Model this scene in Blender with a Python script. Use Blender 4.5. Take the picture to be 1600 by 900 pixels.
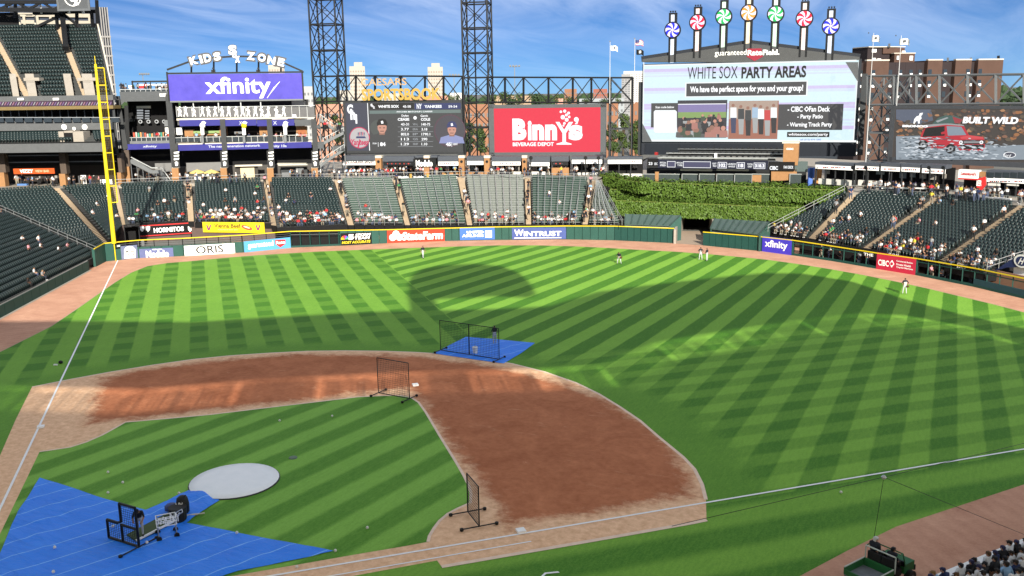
import bpy, math, random
import numpy as np
from mathutils import Vector, Matrix
random.seed(7)
V = Vector
for o in list(bpy.data.objects):
    bpy.data.objects.remove(o)
scene = bpy.context.scene
COL = scene.collection

# ---------------------------------------------------------------- camera
CAM = V((39.6551, -21.9089, 23.0687)); YAW, PITCH, ROLL, FPX = -0.4676, -0.2074, -0.0151, 1457.2
_f = V((math.sin(YAW)*math.cos(PITCH), math.cos(YAW)*math.cos(PITCH), math.sin(PITCH)))
_r0 = V((math.cos(YAW), -math.sin(YAW), 0)); _u0 = _r0.cross(_f)
RR = _r0*math.cos(ROLL) + _u0*math.sin(ROLL); UU = -_r0*math.sin(ROLL) + _u0*math.cos(ROLL); FF = _f
cd = bpy.data.cameras.new("camera"); cd.sensor_width = 36; cd.lens = FPX/1600*36
cd.clip_start = 0.5; cd.clip_end = 9000
cam = bpy.data.objects.new("camera", cd); COL.objects.link(cam)
m3 = Matrix((RR, UU, -FF)).transposed()
cam.matrix_world = Matrix.Translation(CAM) @ m3.to_4x4()
scene.camera = cam

# ---------------------------------------------------------------- light
SUN_EL = math.radians(24.5); SUN_AZ = math.radians(144.5)   # azimuth the light comes from, clockwise from +Y
SUNDIR = V((math.sin(SUN_AZ)*math.cos(SUN_EL), math.cos(SUN_AZ)*math.cos(SUN_EL), math.sin(SUN_EL)))
sl = bpy.data.lights.new("sun", 'SUN'); sl.energy = 2.75; sl.angle = math.radians(0.5); sl.color = (1.0, 0.93, 0.80)
sun = bpy.data.objects.new("sun", sl); COL.objects.link(sun)
sun.rotation_euler = (-SUNDIR).to_track_quat('-Z', 'Y').to_euler(); sun.location = (60, -120, 120)
world = bpy.data.worlds.new("World"); scene.world = world; world.use_nodes = True
def build_world():
    nt = world.node_tree; nt.nodes.clear(); N = nt.nodes.new; L = nt.links.new
    out = N("ShaderNodeOutputWorld"); bg = N("ShaderNodeBackground"); bg.inputs[1].default_value = 0.05
    sky = N("ShaderNodeTexSky"); sky.sky_type = 'NISHITA'; sky.sun_disc = False
    sky.sun_elevation = SUN_EL; sky.sun_rotation = SUN_AZ; sky.air_density = 0.6; sky.dust_density = 0.0; sky.ozone_density = 5.0; sky.altitude = 2500
    tc = N("ShaderNodeTexCoord")
    # wispy high clouds: project the view direction on a flat layer and stretch the noise along the wind
    sep = N("ShaderNodeSeparateXYZ"); L(tc.outputs["Generated"], sep.inputs[0])
    mx = N("ShaderNodeMath"); mx.operation = 'MAXIMUM'; mx.inputs[1].default_value = 0.015; L(sep.outputs[2], mx.inputs[0])
    ad = N("ShaderNodeMath"); ad.operation = 'ADD'; ad.inputs[1].default_value = 0.10; L(mx.outputs[0], ad.inputs[0])
    dv = N("ShaderNodeVectorMath"); dv.operation = 'DIVIDE'
    cb = N("ShaderNodeCombineXYZ"); L(ad.outputs[0], cb.inputs[0]); L(ad.outputs[0], cb.inputs[1]); cb.inputs[2].default_value = 1
    L(tc.outputs["Generated"], dv.inputs[0]); L(cb.outputs[0], dv.inputs[1])
    mp = N("ShaderNodeMapping"); mp.inputs["Rotation"].default_value = (0, 0, math.radians(-62)); mp.inputs["Scale"].default_value = (1.5, 0.42, 0.0)
    mp.inputs["Location"].default_value = (0.7, 0.25, 0)
    L(dv.outputs[0], mp.inputs[0])
    n1 = N("ShaderNodeTexNoise"); n1.inputs["Scale"].default_value = 1.1; n1.inputs["Detail"].default_value = 9; n1.inputs["Roughness"].default_value = 0.62; n1.inputs["Distortion"].default_value = 0.9
    L(mp.outputs[0], n1.inputs["Vector"])
    n2 = N("ShaderNodeTexNoise"); n2.inputs["Scale"].default_value = 0.35; n2.inputs["Detail"].default_value = 3
    L(mp.outputs[0], n2.inputs["Vector"])
    ml = N("ShaderNodeMath"); ml.operation = 'MULTIPLY'; L(n1.outputs[0], ml.inputs[0]); L(n2.outputs[0], ml.inputs[1])
    rp = N("ShaderNodeValToRGB"); rp.color_ramp.elements[0].position = 0.16; rp.color_ramp.elements[1].position = 0.36
    rp.color_ramp.elements[0].color = (0, 0, 0, 1); rp.color_ramp.elements[1].color = (0.85, 0.85, 0.85, 1); L(ml.outputs[0], rp.inputs[0])
    tint = N("ShaderNodeMixRGB"); tint.blend_type = 'MULTIPLY'; tint.inputs[0].default_value = 1; tint.inputs[2].default_value = (0.225, 0.345, 0.465, 1)
    L(sky.outputs[0], tint.inputs[1])
    veil = N("ShaderNodeMixRGB"); veil.inputs[0].default_value = 0.16; veil.inputs[2].default_value = (1.9, 3.0, 4.05, 1); L(tint.outputs[0], veil.inputs[1]); tint = veil
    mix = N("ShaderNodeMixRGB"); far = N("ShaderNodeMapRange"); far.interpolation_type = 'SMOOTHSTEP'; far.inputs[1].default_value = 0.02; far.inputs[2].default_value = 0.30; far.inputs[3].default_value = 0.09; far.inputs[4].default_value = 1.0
    L(sep.outputs[2], far.inputs[0]); fm = N("ShaderNodeMath"); fm.operation = 'MULTIPLY'; L(rp.outputs[0], fm.inputs[0]); L(far.outputs[0], fm.inputs[1])   # clouds thinned low down, left bright overhead to fill the shade
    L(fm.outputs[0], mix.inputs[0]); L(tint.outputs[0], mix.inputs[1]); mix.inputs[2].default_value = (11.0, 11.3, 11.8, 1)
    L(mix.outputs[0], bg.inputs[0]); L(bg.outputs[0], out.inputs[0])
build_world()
scene.view_settings.view_transform = 'Standard'; scene.view_settings.look = 'None'
scene.view_settings.exposure = 1.78; scene.view_settings.gamma = 1.0; scene.view_settings.use_curve_mapping = False
scene.cycles.max_bounces = 5; scene.cycles.diffuse_bounces = 3; scene.cycles.transparent_max_bounces = 8
scene.cycles.sample_clamp_indirect = 4

# ---------------------------------------------------------------- helpers
def ray(px, py):
    return FF + RR*((px-800)/FPX) - UU*((py-450)/FPX)
def gp(px, py, z=0.0):                       # photo pixel -> point of the horizontal plane at height z
    d = ray(px, py); return CAM + d*((z-CAM.z)/d.z)
def at_dist(px, py, D):                      # photo pixel -> point D metres away (horizontally)
    d = ray(px, py); return CAM + d*(D/math.hypot(d.x, d.y))
def lerp(a, b, t): return a + (b-a)*t
class Plane:                                 # a vertical plane through A and B (left to right as seen from the field)
    def __init__(s, A, B, back=0.0):
        s.e = V((B.x-A.x, B.y-A.y, 0)).normalized()
        s.n = V((s.e.y, -s.e.x, 0))           # towards the camera
        if (CAM-A).dot(s.n) < 0: s.n = -s.n
        s.o = V((A.x, A.y, 0)) - s.n*back
    def hit(s, px, py, off=0.0):
        d = ray(px, py); o = s.o + s.n*off
        return CAM + d*((o-CAM).dot(s.n)/d.dot(s.n))
    def uz(s, px, py):
        p = s.hit(px, py); return ((p-s.o).dot(s.e), p.z)
    def p(s, u, z, off=0.0): return s.o + s.e*u + s.n*off + V((0, 0, z))
    def box(s, x0, y0, x1, y1):               # plane rectangle of a pixel box (edges taken at the box's middle)
        xm, ym = (x0+x1)/2, (y0+y1)/2
        return s.uz(x0, ym)[0], s.uz(xm, y1)[1], s.uz(x1, ym)[0], s.uz(xm, y0)[1]   # u0,z0,u1,z1
ORG = {}
def worg(o): return ORG.get(o.name, V((0, 0, 0)))
class MB:
    def __init__(s): s.v = []; s.f = []; s.m = []
    def poly(s, pts, m=0):
        k = len(s.v); s.v += [tuple(p) for p in pts]; s.f.append(tuple(range(k, k+len(pts)))); s.m.append(m)
    def hexa(s, p, m=0):                      # 8 points: bottom loop 0-3, top loop 4-7
        k = len(s.v); s.v += [tuple(q) for q in p]
        for f in ((3,2,1,0),(4,5,6,7),(0,1,5,4),(1,2,6,5),(2,3,7,6),(3,0,4,7)):
            s.f.append(tuple(k+i for i in f)); s.m.append(m)
    def obox(s, o, ex, ey, ez, m=0):
        o = V(o); ex, ey, ez = V(ex), V(ey), V(ez)
        s.hexa([o, o+ex, o+ex+ey, o+ey, o+ez, o+ex+ez, o+ex+ey+ez, o+ey+ez], m)
    def box(s, c, sx, sy, sz, rz=0, m=0):     # c = centre of the bottom face
        ex = V((math.cos(rz), math.sin(rz), 0)); ey = V((-math.sin(rz), math.cos(rz), 0))
        s.obox(V(c)-ex*sx/2-ey*sy/2, ex*sx, ey*sy, (0, 0, sz), m)
    def bar(s, a, b, w, n=4, m=0, w2=None):
        a, b = V(a), V(b); d = (b-a)
        if d.length < 1e-6: return
        d.normalize(); up = V((0, 0, 1)) if abs(d.z) < .95 else V((1, 0, 0))
        x = d.cross(up).normalized(); y = x.cross(d); k = len(s.v); w2 = w if w2 is None else w2
        ph = math.pi/4 if n == 4 else 0; q = 1.41421 if n == 4 else 1
        for P, r in ((a, w/2*q), (b, w2/2*q)):
            for i in range(n):
                t = ph+2*math.pi*i/n; s.v.append(tuple(P + x*(r*math.cos(t)) + y*(r*math.sin(t))))
        for i in range(n):
            j = (i+1) % n; s.f.append((k+i, k+j, k+n+j, k+n+i)); s.m.append(m)
        s.f.append(tuple(k+i for i in reversed(range(n)))); s.m.append(m)
        s.f.append(tuple(k+n+i for i in range(n))); s.m.append(m)
    def prism(s, pts, vec, m=0):              # polygon pushed along vec
        n = len(pts); k = len(s.v); vec = V(vec)
        s.v += [tuple(p) for p in pts] + [tuple(V(p)+vec) for p in pts]
        s.f.append(tuple(range(k, k+n))); s.m.append(m)
        s.f.append(tuple(reversed(range(k+n, k+2*n)))); s.m.append(m)
        for i in range(n):
            j = (i+1) % n; s.f.append((k+i, k+n+i, k+n+j, k+j)); s.m.append(m)
    def prect(s, pl, u0, z0, u1, z1, off=0.0, th=0.1, m=0):   # slab on a plane: front face at off, thickness th behind it
        s.obox(pl.p(u0, z0, off-th), pl.e*(u1-u0), pl.n*th, (0, 0, z1-z0), m)
    def lathe(s, c, prof, n=12, m=0):
        c = V(c); k = len(s.v)
        for r, z in prof:
            for i in range(n):
                t = 2*math.pi*i/n; s.v.append((c.x+r*math.cos(t), c.y+r*math.sin(t), c.z+z))
        for a in range(len(prof)-1):
            for i in range(n):
                j = (i+1) % n; s.f.append((k+a*n+i, k+a*n+j, k+(a+1)*n+j, k+(a+1)*n+i)); s.m.append(m)
        s.f.append(tuple(k+i for i in reversed(range(n)))); s.m.append(m)
        e = k+(len(prof)-1)*n; s.f.append(tuple(e+i for i in range(n))); s.m.append(m)
    def mesh(s, name, mats, org=V((0, 0, 0)), smooth=False):
        me = bpy.data.meshes.new(name)
        if s.v:
            a = np.array(s.v, dtype=np.float64) - np.array(org)
            me.from_pydata([tuple(q) for q in a.tolist()], [], s.f)
        for mm in (mats if isinstance(mats, (list, tuple)) else [mats]): me.materials.append(mm)
        if len(me.polygons):
            me.polygons.foreach_set("material_index", s.m)
            if smooth: me.polygons.foreach_set("use_smooth", [True]*len(s.m))
        me.update(); return me
    def build(s, name, mats, parent=None, smooth=False, loc=None):
        org = worg(parent) if parent else (V(loc) if loc is not None else V((0, 0, 0)))
        o = bpy.data.objects.new(name, s.mesh(name, mats, org, smooth)); COL.objects.link(o)
        if parent: o.parent = parent
        else: o.location = org
        ORG[o.name] = org.copy(); return o
def tag(o, label=None, cat=None, group=None, kind=None):
    if label: o['label'] = label
    if cat: o['category'] = cat
    if group: o['group'] = group
    if kind: o['kind'] = kind
    return o
def thing(name, label, cat, loc=(0, 0, 0), group=None):
    o = bpy.data.objects.new(name, None); COL.objects.link(o); o.location = loc; o.empty_display_size = .3
    ORG[o.name] = V(loc); return tag(o, label, cat, group)
def structure(o): o['kind'] = 'structure'; return o
def stuff(o): o['kind'] = 'stuff'; return o
def bm1(fn, *a, **k):
    b = MB(); getattr(b, fn)(*a, **k); return b

# ---------------------------------------------------------------- materials
MATS = {}
def M(name, rgb=(.5, .5, .5), rough=.65, metal=0.0, var=.18, scale=1.5, emit=0.0, bump=0.0, spec=.22, tint=None):
    if name in MATS: return MATS[name]
    m = bpy.data.materials.new(name); m.use_nodes = True; nt = m.node_tree; N = nt.nodes.new; L = nt.links.new
    b = nt.nodes["Principled BSDF"]; b.inputs["Roughness"].default_value = rough; b.inputs["Metallic"].default_value = metal
    b.inputs["Specular IOR Level"].default_value = spec
    if not emit: rgb = tuple(x*.80 for x in rgb); tint = tuple(x*.80 for x in tint) if tint else None
    else: b.inputs["Specular IOR Level"].default_value = .05
    geo = N("ShaderNodeNewGeometry"); nz = N("ShaderNodeTexNoise"); nz.inputs["Scale"].default_value = scale; nz.inputs["Detail"].default_value = 5
    nz.inputs["Roughness"].default_value = .65
    L(geo.outputs["Position"], nz.inputs["Vector"])
    mx = N("ShaderNodeMixRGB"); c = rgb; t = tint or tuple(min(.92, x*(1+var)) for x in c)
    mx.inputs[1].default_value = (c[0]*(1-var), c[1]*(1-var), c[2]*(1-var), 1); mx.inputs[2].default_value = (t[0], t[1], t[2], 1)
    L(nz.outputs[0], mx.inputs[0]); L(mx.outputs[0], b.inputs["Base Color"])
    if bump:
        bp = N("ShaderNodeBump"); bp.inputs["Strength"].default_value = bump; bp.inputs["Distance"].default_value = .05
        L(nz.outputs[0], bp.inputs["Height"]); L(bp.outputs[0], b.inputs["Normal"])
    if emit:
        L(mx.outputs[0], b.inputs["Emission Color"]); b.inputs["Emission Strength"].default_value = emit*.44
        b.inputs["Base Color"].default_value = (.02, .02, .02, 1)
        for l in list(b.inputs["Base Color"].links): nt.links.remove(l)
    MATS[name] = m; return m
def lin(r, g, b): return tuple(((x/255)/12.92 if x/255 <= .04045 else ((x/255+.055)/1.055)**2.4) for x in (r, g, b))
class NX:                                     # tiny node-expression helper
    def __init__(s, nt): s.nt = nt
    def node(s, t): return s.nt.nodes.new(t)
    def math(s, op, a, b=None, c=None, clamp=False):
        n = s.nt.nodes.new("ShaderNodeMath"); n.operation = op; n.use_clamp = clamp
        for i, x in enumerate((a, b, c)):
            if x is None: continue
            if isinstance(x, (int, float)): n.inputs[i].default_value = x
            else: s.nt.links.new(x, n.inputs[i])
        return n.outputs[0]
    def add(s, a, b): return s.math('ADD', a, b)
    def sub(s, a, b): return s.math('SUBTRACT', a, b)
    def mul(s, a, b): return s.math('MULTIPLY', a, b)
    def mn(s, a, b): return s.math('MINIMUM', a, b)
    def mxx(s, a, b): return s.math('MAXIMUM', a, b)
    def gt(s, a, b): return s.math('GREATER_THAN', a, b)
    def lt(s, a, b): return s.math('LESS_THAN', a, b)
    def step(s, x, a, b):                     # smooth 0..1 between a and b
        n = s.nt.nodes.new("ShaderNodeMapRange"); n.interpolation_type = 'SMOOTHSTEP'
        n.inputs[1].default_value = a; n.inputs[2].default_value = b; s.nt.links.new(x, n.inputs[0]); return n.outputs[0]
    def noise(s, vec, scale, detail=4, rough=.6, dist=0):
        n = s.nt.nodes.new("ShaderNodeTexNoise"); n.inputs["Scale"].default_value = scale; n.inputs["Detail"].default_value = detail
        n.inputs["Roughness"].default_value = rough; n.inputs["Distortion"].default_value = dist; s.nt.links.new(vec, n.inputs["Vector"]); return n.outputs[0]
    def scaled(s, vec, sc, rot=0):
        n = s.nt.nodes.new("ShaderNodeMapping"); n.inputs["Scale"].default_value = sc; n.inputs["Rotation"].default_value = (0, 0, rot)
        s.nt.links.new(vec, n.inputs[0]); return n.outputs[0]
    def mix(s, f, a, b):
        n = s.nt.nodes.new("ShaderNodeMixRGB")
        for i, x in enumerate((f, a, b)):
            if isinstance(x, (int, float)): n.inputs[i].default_value = x
            elif isinstance(x, tuple): n.inputs[i].default_value = (*x, 1)
            else: s.nt.links.new(x, n.inputs[i])
        return n.outputs[0]
def newmat(name, rough=.8, spec=.2):
    m = bpy.data.materials.new(name); m.use_nodes = True; b = m.node_tree.nodes["Principled BSDF"]
    b.inputs["Roughness"].default_value = rough; b.inputs["Specular IOR Level"].default_value = spec
    x = NX(m.node_tree); g = x.node("ShaderNodeNewGeometry"); sp = x.node("ShaderNodeSeparateXYZ"); m.node_tree.links.new(g.outputs["Position"], sp.inputs[0])
    return m, x, b, g.outputs["Position"], sp.outputs[0], sp.outputs[1]
Q = math.sqrt(.5)
def grass_material(infield=False):
    m, x, b, pos, X, Y = newmat("infield_turf" if infield else "outfield_turf", .75, .25)
    n_ = x.mul(x.add(X, Y), Q); e_ = x.mul(x.sub(Y, X), Q)        # along the 1B line / away from it
    wob = x.mul(x.sub(x.noise(pos, .35, 3), .5), .22)
    def band(u, o, per, soft=.10):                                  # 0/1 stripes with slightly soft edges
        w = x.math('FRACT', x.math('DIVIDE', x.sub(x.add(u, wob), o), per))
        t = x.math('PINGPONG', w, .5); s_ = soft/per
        return x.step(t, .25-s_, .25+s_)
    if infield:
        u = x.sub(X, x.mul(Y, .125)); s = band(u, 0.62, 3.02, .25)
        t = x.add(x.mul(s, .62), .17)
    else:
        a = band(n_, 4.15, 3.43); bb = band(e_, 3.7, 4.55, .2)
        A = x.add(x.mul(a, .62), x.mul(x.mul(x.sub(1.0, a), bb), .30))
        slope = x.sub(.07, x.mul(X, .0025)); u = x.sub(X, x.mul(slope, x.sub(Y, 75.0)))
        ph = x.mul(x.mul(u, .2899), x.add(1.0, x.mul(u, .0017))); C = x.mul(band(x.mul(ph, 3.4), 2.38, 3.4), .78)
        d = band(e_, 2.72, 3.24, .2); dm = x.sub(1.0, x.step(e_, 28.5, 33))
        D = x.add(x.mul(C, .62), x.mul(d, .36)); CD = x.add(x.mul(C, x.sub(1.0, dm)), x.mul(D, dm))
        CD = x.add(x.mul(CD, .94), .05)
        left = x.lt(n_, 36.0); t = x.add(x.mul(A, left), x.mul(CD, x.sub(1.0, left)))
        # plain mown ring round the infield dirt and along the warning track
        r = x.math('SQRT', x.add(x.mul(X, X), x.mul(x.sub(Y, 18.44), x.sub(Y, 18.44))))
        ring = x.step(r, 30.0, 33.5); t = x.add(x.mul(t, ring), x.mul(x.sub(1.0, ring), .36))
        foul = x.lt(e_, -0.4); f = band(e_, 0.2, 4.3, .45); t = x.add(x.mul(t, x.sub(1.0, foul)), x.mul(foul, x.add(x.mul(f, .55), .12)))
    fine = x.add(x.mul(x.noise(pos, 7.5, 7, .8), .6), x.mul(x.noise(x.scaled(pos, (2.6, .5, 1), .12), 2.0, 5, .75), .4)); big = x.noise(pos, .16, 4, .6)
    worn = x.step(x.noise(x.scaled(pos, (.5, 1.6, 1)), .5, 5, .7), .6, .82)
    t = x.add(t, x.mul(x.sub(fine, .5), 1.9)); t = x.add(t, x.mul(x.sub(big, .5), .34))
    c = x.mix(x.math('ADD', t, 0, clamp=True), (.046, .165, .007), (.200, .405, .044)) if not infield else x.mix(x.math('ADD', t, 0, clamp=True), (.060, .195, .009), (.215, .440, .062))
    c = x.mix(x.mul(worn, .25), c, (.22, .27, .10))
    m.node_tree.links.new(c, b.inputs["Base Color"])
    bp = x.node("ShaderNodeBump"); bp.inputs["Strength"].default_value = .35; bp.inputs["Distance"].default_value = .04
    m.node_tree.links.new(fine, bp.inputs["Height"]); m.node_tree.links.new(bp.outputs[0], b.inputs["Normal"])
    return m
def dirt_material():
    m, x, b, pos, X, Y = newmat("infield_clay", .9, .15)
    e1 = x.mul(x.sub(Y, X), Q); e3 = x.mul(x.add(X, Y), Q)
    r = x.math('SQRT', x.add(x.mul(X, X), x.mul(x.sub(Y, 18.44), x.sub(Y, 18.44))))
    dArc = x.sub(28.4, r)
    inn = x.mxx(x.sub(e1, 25.3), x.sub(e3, 25.3))
    d = x.mn(x.mn(x.sub(dArc, .55), x.sub(inn, 1.5)), x.mn(x.sub(e1, 1.1), x.sub(e3, 3.2)))
    ns = x.add(x.mul(x.noise(x.scaled(pos, (.75, 1.2, 1), .35), .45, 9, .78, .3), .7), x.mul(x.noise(pos, 1.9, 6, .7, .5), .3)); n2 = x.noise(pos, 2.2, 6, .7)
    d = x.add(d, x.mul(x.sub(ns, .5), 6.0)); wet = x.step(d, -.75, .95)
    sc = x.step(x.noise(x.scaled(pos, (.7, 2.6, 1), .2), .55, 6, .7, 1.0), .60, .74)
    wet = x.math('ADD', x.sub(wet, x.mul(sc, .35)), 0, clamp=True)
    c = x.mix(wet, x.mix(x.math('ADD', x.mul(x.sub(n2, .5), 1.8), .5, clamp=True), (.56, .305, .165), (.92, .62, .395)), x.mix(x.math('ADD', x.add(x.mul(x.sub(n2, .5), 1.3), x.mul(x.sub(x.noise(pos, .3, 5, .65, .8), .5), 1.5)), .5, clamp=True), (.290, .094, .040), (.520, .200, .095)))
    m.node_tree.links.new(c, b.inputs["Base Color"])
    bp = x.node("ShaderNodeBump"); bp.inputs["Strength"].default_value = .5; bp.inputs["Distance"].default_value = .05
    m.node_tree.links.new(x.add(n2, ns), bp.inputs["Height"]); m.node_tree.links.new(bp.outputs[0], b.inputs["Normal"])
    return m
def track_material():
    m, x, b, pos, X, Y = newmat("crushed_stone_track", .9, .15)
    n1 = x.noise(pos, .35, 6, .7, .4); n2 = x.noise(pos, 6, 4, .8)
    # drag-mat marks run along the track: rings round the outfield centre
    r = x.math('SQRT', x.add(x.mul(X, X), x.mul(x.add(Y, 0.0), x.add(Y, 0.0))))
    st = x.math('SINE', x.add(x.mul(r, 7.0), x.mul(n1, 9.0)))
    t = x.math('ADD', x.add(x.mul(x.sub(n1, .5), 1.7), x.add(x.mul(x.sub(n2, .5), 1.1), x.mul(st, .07))), .5, clamp=True)
    c = x.mix(t, (.38, .185, .120), (.60, .345, .235)); m.node_tree.links.new(c, b.inputs["Base Color"]); return m
def tarp_material():
    m, x, b, pos, X, Y = newmat("blue_tarp", .55, .4)
    # welded seams every 2.4 m, slightly paler
    u = x.sub(x.mul(X, .93), x.mul(Y, .37)); w = x.math('PINGPONG', x.math('FRACT', x.math('DIVIDE', u, 1.75)), .5)
    seam = x.lt(w, .022); n = x.noise(pos, .5, 5, .6); 
    c = x.mix(n, (.012, .17, .80), (.025, .26, .95)); c = x.mix(x.mul(seam, .85), c, (.22, .50, .98))
    m.node_tree.links.new(c, b.inputs["Base Color"])
    wv = x.noise(x.scaled(pos, (1.0, 3.0, 1), .6), .8, 5, .6, 1.2)
    bp = x.node("ShaderNodeBump"); bp.inputs["Strength"].default_value = .9; bp.inputs["Distance"].default_value = .16
    m.node_tree.links.new(wv, bp.inputs["Height"]); m.node_tree.links.new(bp.outputs[0], b.inputs["Normal"]); return m
GRASS = grass_material(); INGRASS = grass_material(True); CLAY = dirt_material(); TRACK = track_material(); TARP = tarp_material()
BLACK = M("black_steel", (.018, .019, .021), .45, .3, .3); DARK = M("charcoal_steel", (.045, .048, .052), .5, .2, .25)
GREYST = M("grey_steel", (.16, .17, .18), .45, .4); SILVER = M("galvanised_rail", (.52, .54, .55), .35, .6, .12)
WHITE = M("white_paint", (1.04, 1.04, 1.02), .5, 0, .06); CONC = M("concrete", (.36, .325, .28), .85, 0, .2, .8, bump=.2)
STEPM = M("aisle_concrete", (.40, .31, .215), .85, 0, .22, 1.1); TAN = M("tan_brick", (.36, .19, .085), .8, 0, .22, 2.0)
DKCONC = M("stand_concrete", (.055, .058, .058), .85, 0, .25, .9); GREENP = M("green_wall_pad", (.024, .088, .070), .6, 0, .2, .7)
DGREEN = M("dark_green_pad", (.014, .066, .054), .6, 0, .2, .7); YELLOW = M("yellow_paint", (.78, .60, .02), .5, 0, .10)
SEATM = M("seat_plastic", (.016, .031, .031), .32, 0, .25, 3.0, spec=.55)
BENCHM = M("bench_green", (.046, .080, .066), .45, 0, .18, 1.5); INK = M("deep_shadow_black", (.008, .008, .009), .8, 0, .3)  # INK: black of signs and panels, and shade painted into openings and recesses
PAPER = M("banner_white", (1.02, 1.02, 1.0), .6, 0, .05); RED = M("sign_red", (.62, .035, .035), .5, 0, .10)
BLUE = M("sign_blue", (.06, .16, .52), .5, 0, .10); PURPLE = M("banner_violet", (.050, .040, .36), .38, 0, .25, .40, tint=(.115, .095, .60))
NAVY = M("sign_navy", (.055, .075, .20), .5, 0, .12); SLATE = M("slate_panel", (.085, .092, .10), .6, 0, .2)
GOLD = M("gold_letter", (.46, .29, .07), .4, 0, .12); LBLUE = M("sign_sky_blue", (.10, .36, .66), .5, 0, .08); SYELL = M("sign_yellow", (.82, .66, .02), .5, 0, .08)
GLASS = M("dark_window", (.03, .04, .05), .12, 0, .3, spec=.8); CREAM = M("cream_wall", (.62, .57, .48), .8, 0, .12)
def LED(name, rgb, e=1.0): return M("led_"+name, rgb, .4, 0, .10, 3, emit=e)

def screen_material():  # translucency added so the unseen roof and back wall light the shaded field
    m = bpy.data.materials.new("translucent_roof_sheet"); m.use_nodes = True; nt = m.node_tree; b = nt.nodes["Principled BSDF"]; b.inputs["Base Color"].default_value = (.78, .77, .74, 1); b.inputs["Roughness"].default_value = .7
    t = nt.nodes.new("ShaderNodeBsdfTranslucent"); t.inputs[0].default_value = (.80, .78, .72, 1); mx = nt.nodes.new("ShaderNodeMixShader"); mx.inputs[0].default_value = .55
    nt.links.new(b.outputs[0], mx.inputs[1]); nt.links.new(t.outputs[0], mx.inputs[2]); nt.links.new(mx.outputs[0], nt.nodes["Material Output"].inputs[0]); return m
SHEET = screen_material()
# ================================================================ THE GROUND
def sheet(name, pts, z, mat):
    b = MB(); b.poly([V((p[0], p[1], z)) for p in pts]); return structure(b.build(name, mat))
def ccw(pts):
    a = sum(pts[i][0]*pts[(i+1) % len(pts)][1]-pts[(i+1) % len(pts)][0]*pts[i][1] for i in range(len(pts)))
    return pts if a > 0 else pts[::-1]
def G(*px): return [gp(*q) for q in px]
sheet("ground", [(-7000, -1500), (7000, -1500), (7000, 8000), (-7000, 8000)], -0.03, M("city_ground", (.16, .16, .145), .9, 0, .3, .01))
sheet("warning_track", ccw([(-45, 22), (-25, -22), (5, -34), (40, -8), (62, 40), (70, 75), (60, 96), (20, 124), (-20, 124), (-60, 100), (-82, 74)]), 0.0, TRACK)
track_edge = G((0,550),(40,530),(80,510),(130,476),(180,441),(205,426),(230,416),(262,411),(300,408),(350,403),(400,399),(450,396),(500,393),(550,391),(600,389),(660,387),(720,385),(780,383.5),(840,383.5),(900,385),(950,387.5),(1000,390.5),(1050,393),(1100,396.5),(1150,401),(1200,406),(1250,413),(1300,421),(1350,430),(1400,440),(1450,451),(1500,463),(1550,475),(1600,488))
outer = [(p.x, p.y) for p in track_edge] + [(50, 78), (54, 70), (54.5, 58)] + [(p.x, p.y) for p in G((1600,757),(1500,790),(1400,823),(1325,860),(1250,900))] + [(29, 13), (20, -3), (8, -14), (-6, -16), (-17, -8), (-29, 12)]
sheet("grass_field", ccw(outer), 0.006, GRASS)
# clay: skinned infield, base paths, home circle
arc = G((1103,781),(1097,757),(1085,733),(1067,714),(1050,700),(1028,682),(1000,657.5),(970,637),(935,615.5),(900,598.5),(850,581),(800,568.5),(750,560),(700,554),(650,550.8),(600,549),(540,548.3),(480,549),(420,552),(360,556),(300,562),(240,570.5),(170,582),(110,593),(50,605))
clay = [(p.x, p.y) for p in G((690,886),(800,867),(950,841),(1080,818),(1104,813))] + [(p.x, p.y) for p in arc] + [(p.x, p.y) for p in G((25,655),(0,712))]
pin = gp(62, 706); wid = abs((pin.x+pin.y)*Q)                 # half width of the base path
clay += [(-21.0*Q-1.6, 21.0*Q-1.6), (-4.0*Q-1.6, 4.0*Q-1.6)]
clay += [(4.0*math.cos(t), 4.0*math.sin(t)) for t in np.linspace(math.radians(150), math.radians(390), 24)]
e0 = gp(690, 848.5); 
clay += [(4.0*Q+1.2, 4.0*Q-1.2)]
q1 = gp(683, 853+23); clay += [(q1.x, q1.y)]
sheet("infield_dirt", ccw(clay), 0.012, CLAY)
ig = G((62,706),(84,703),(110,699),(135,691),(160,680),(180,669),(196,660),(260,654.5),(330,648),(400,639.5),(480,630),(560,620.5),(600,618.5),(625,618.5),(642,621),(654,629),(665,644),(690,686),(710,718),(724,742),(733,760),(736,772),(735,786),(715,795),(700,803),(687,814),(678,826),(671,838),(669,847),(640,852.5),(560,866),(480,880),(400,894),(330,906))
igp = [(p.x, p.y) for p in ig] + [(3.3, 4.6), (2.2, 4.9), (0, 5.3), (-2.2, 4.9), (-3.6, 4.4)]
sheet("infield_grass", ccw(igp), 0.018, INGRASS)
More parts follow.
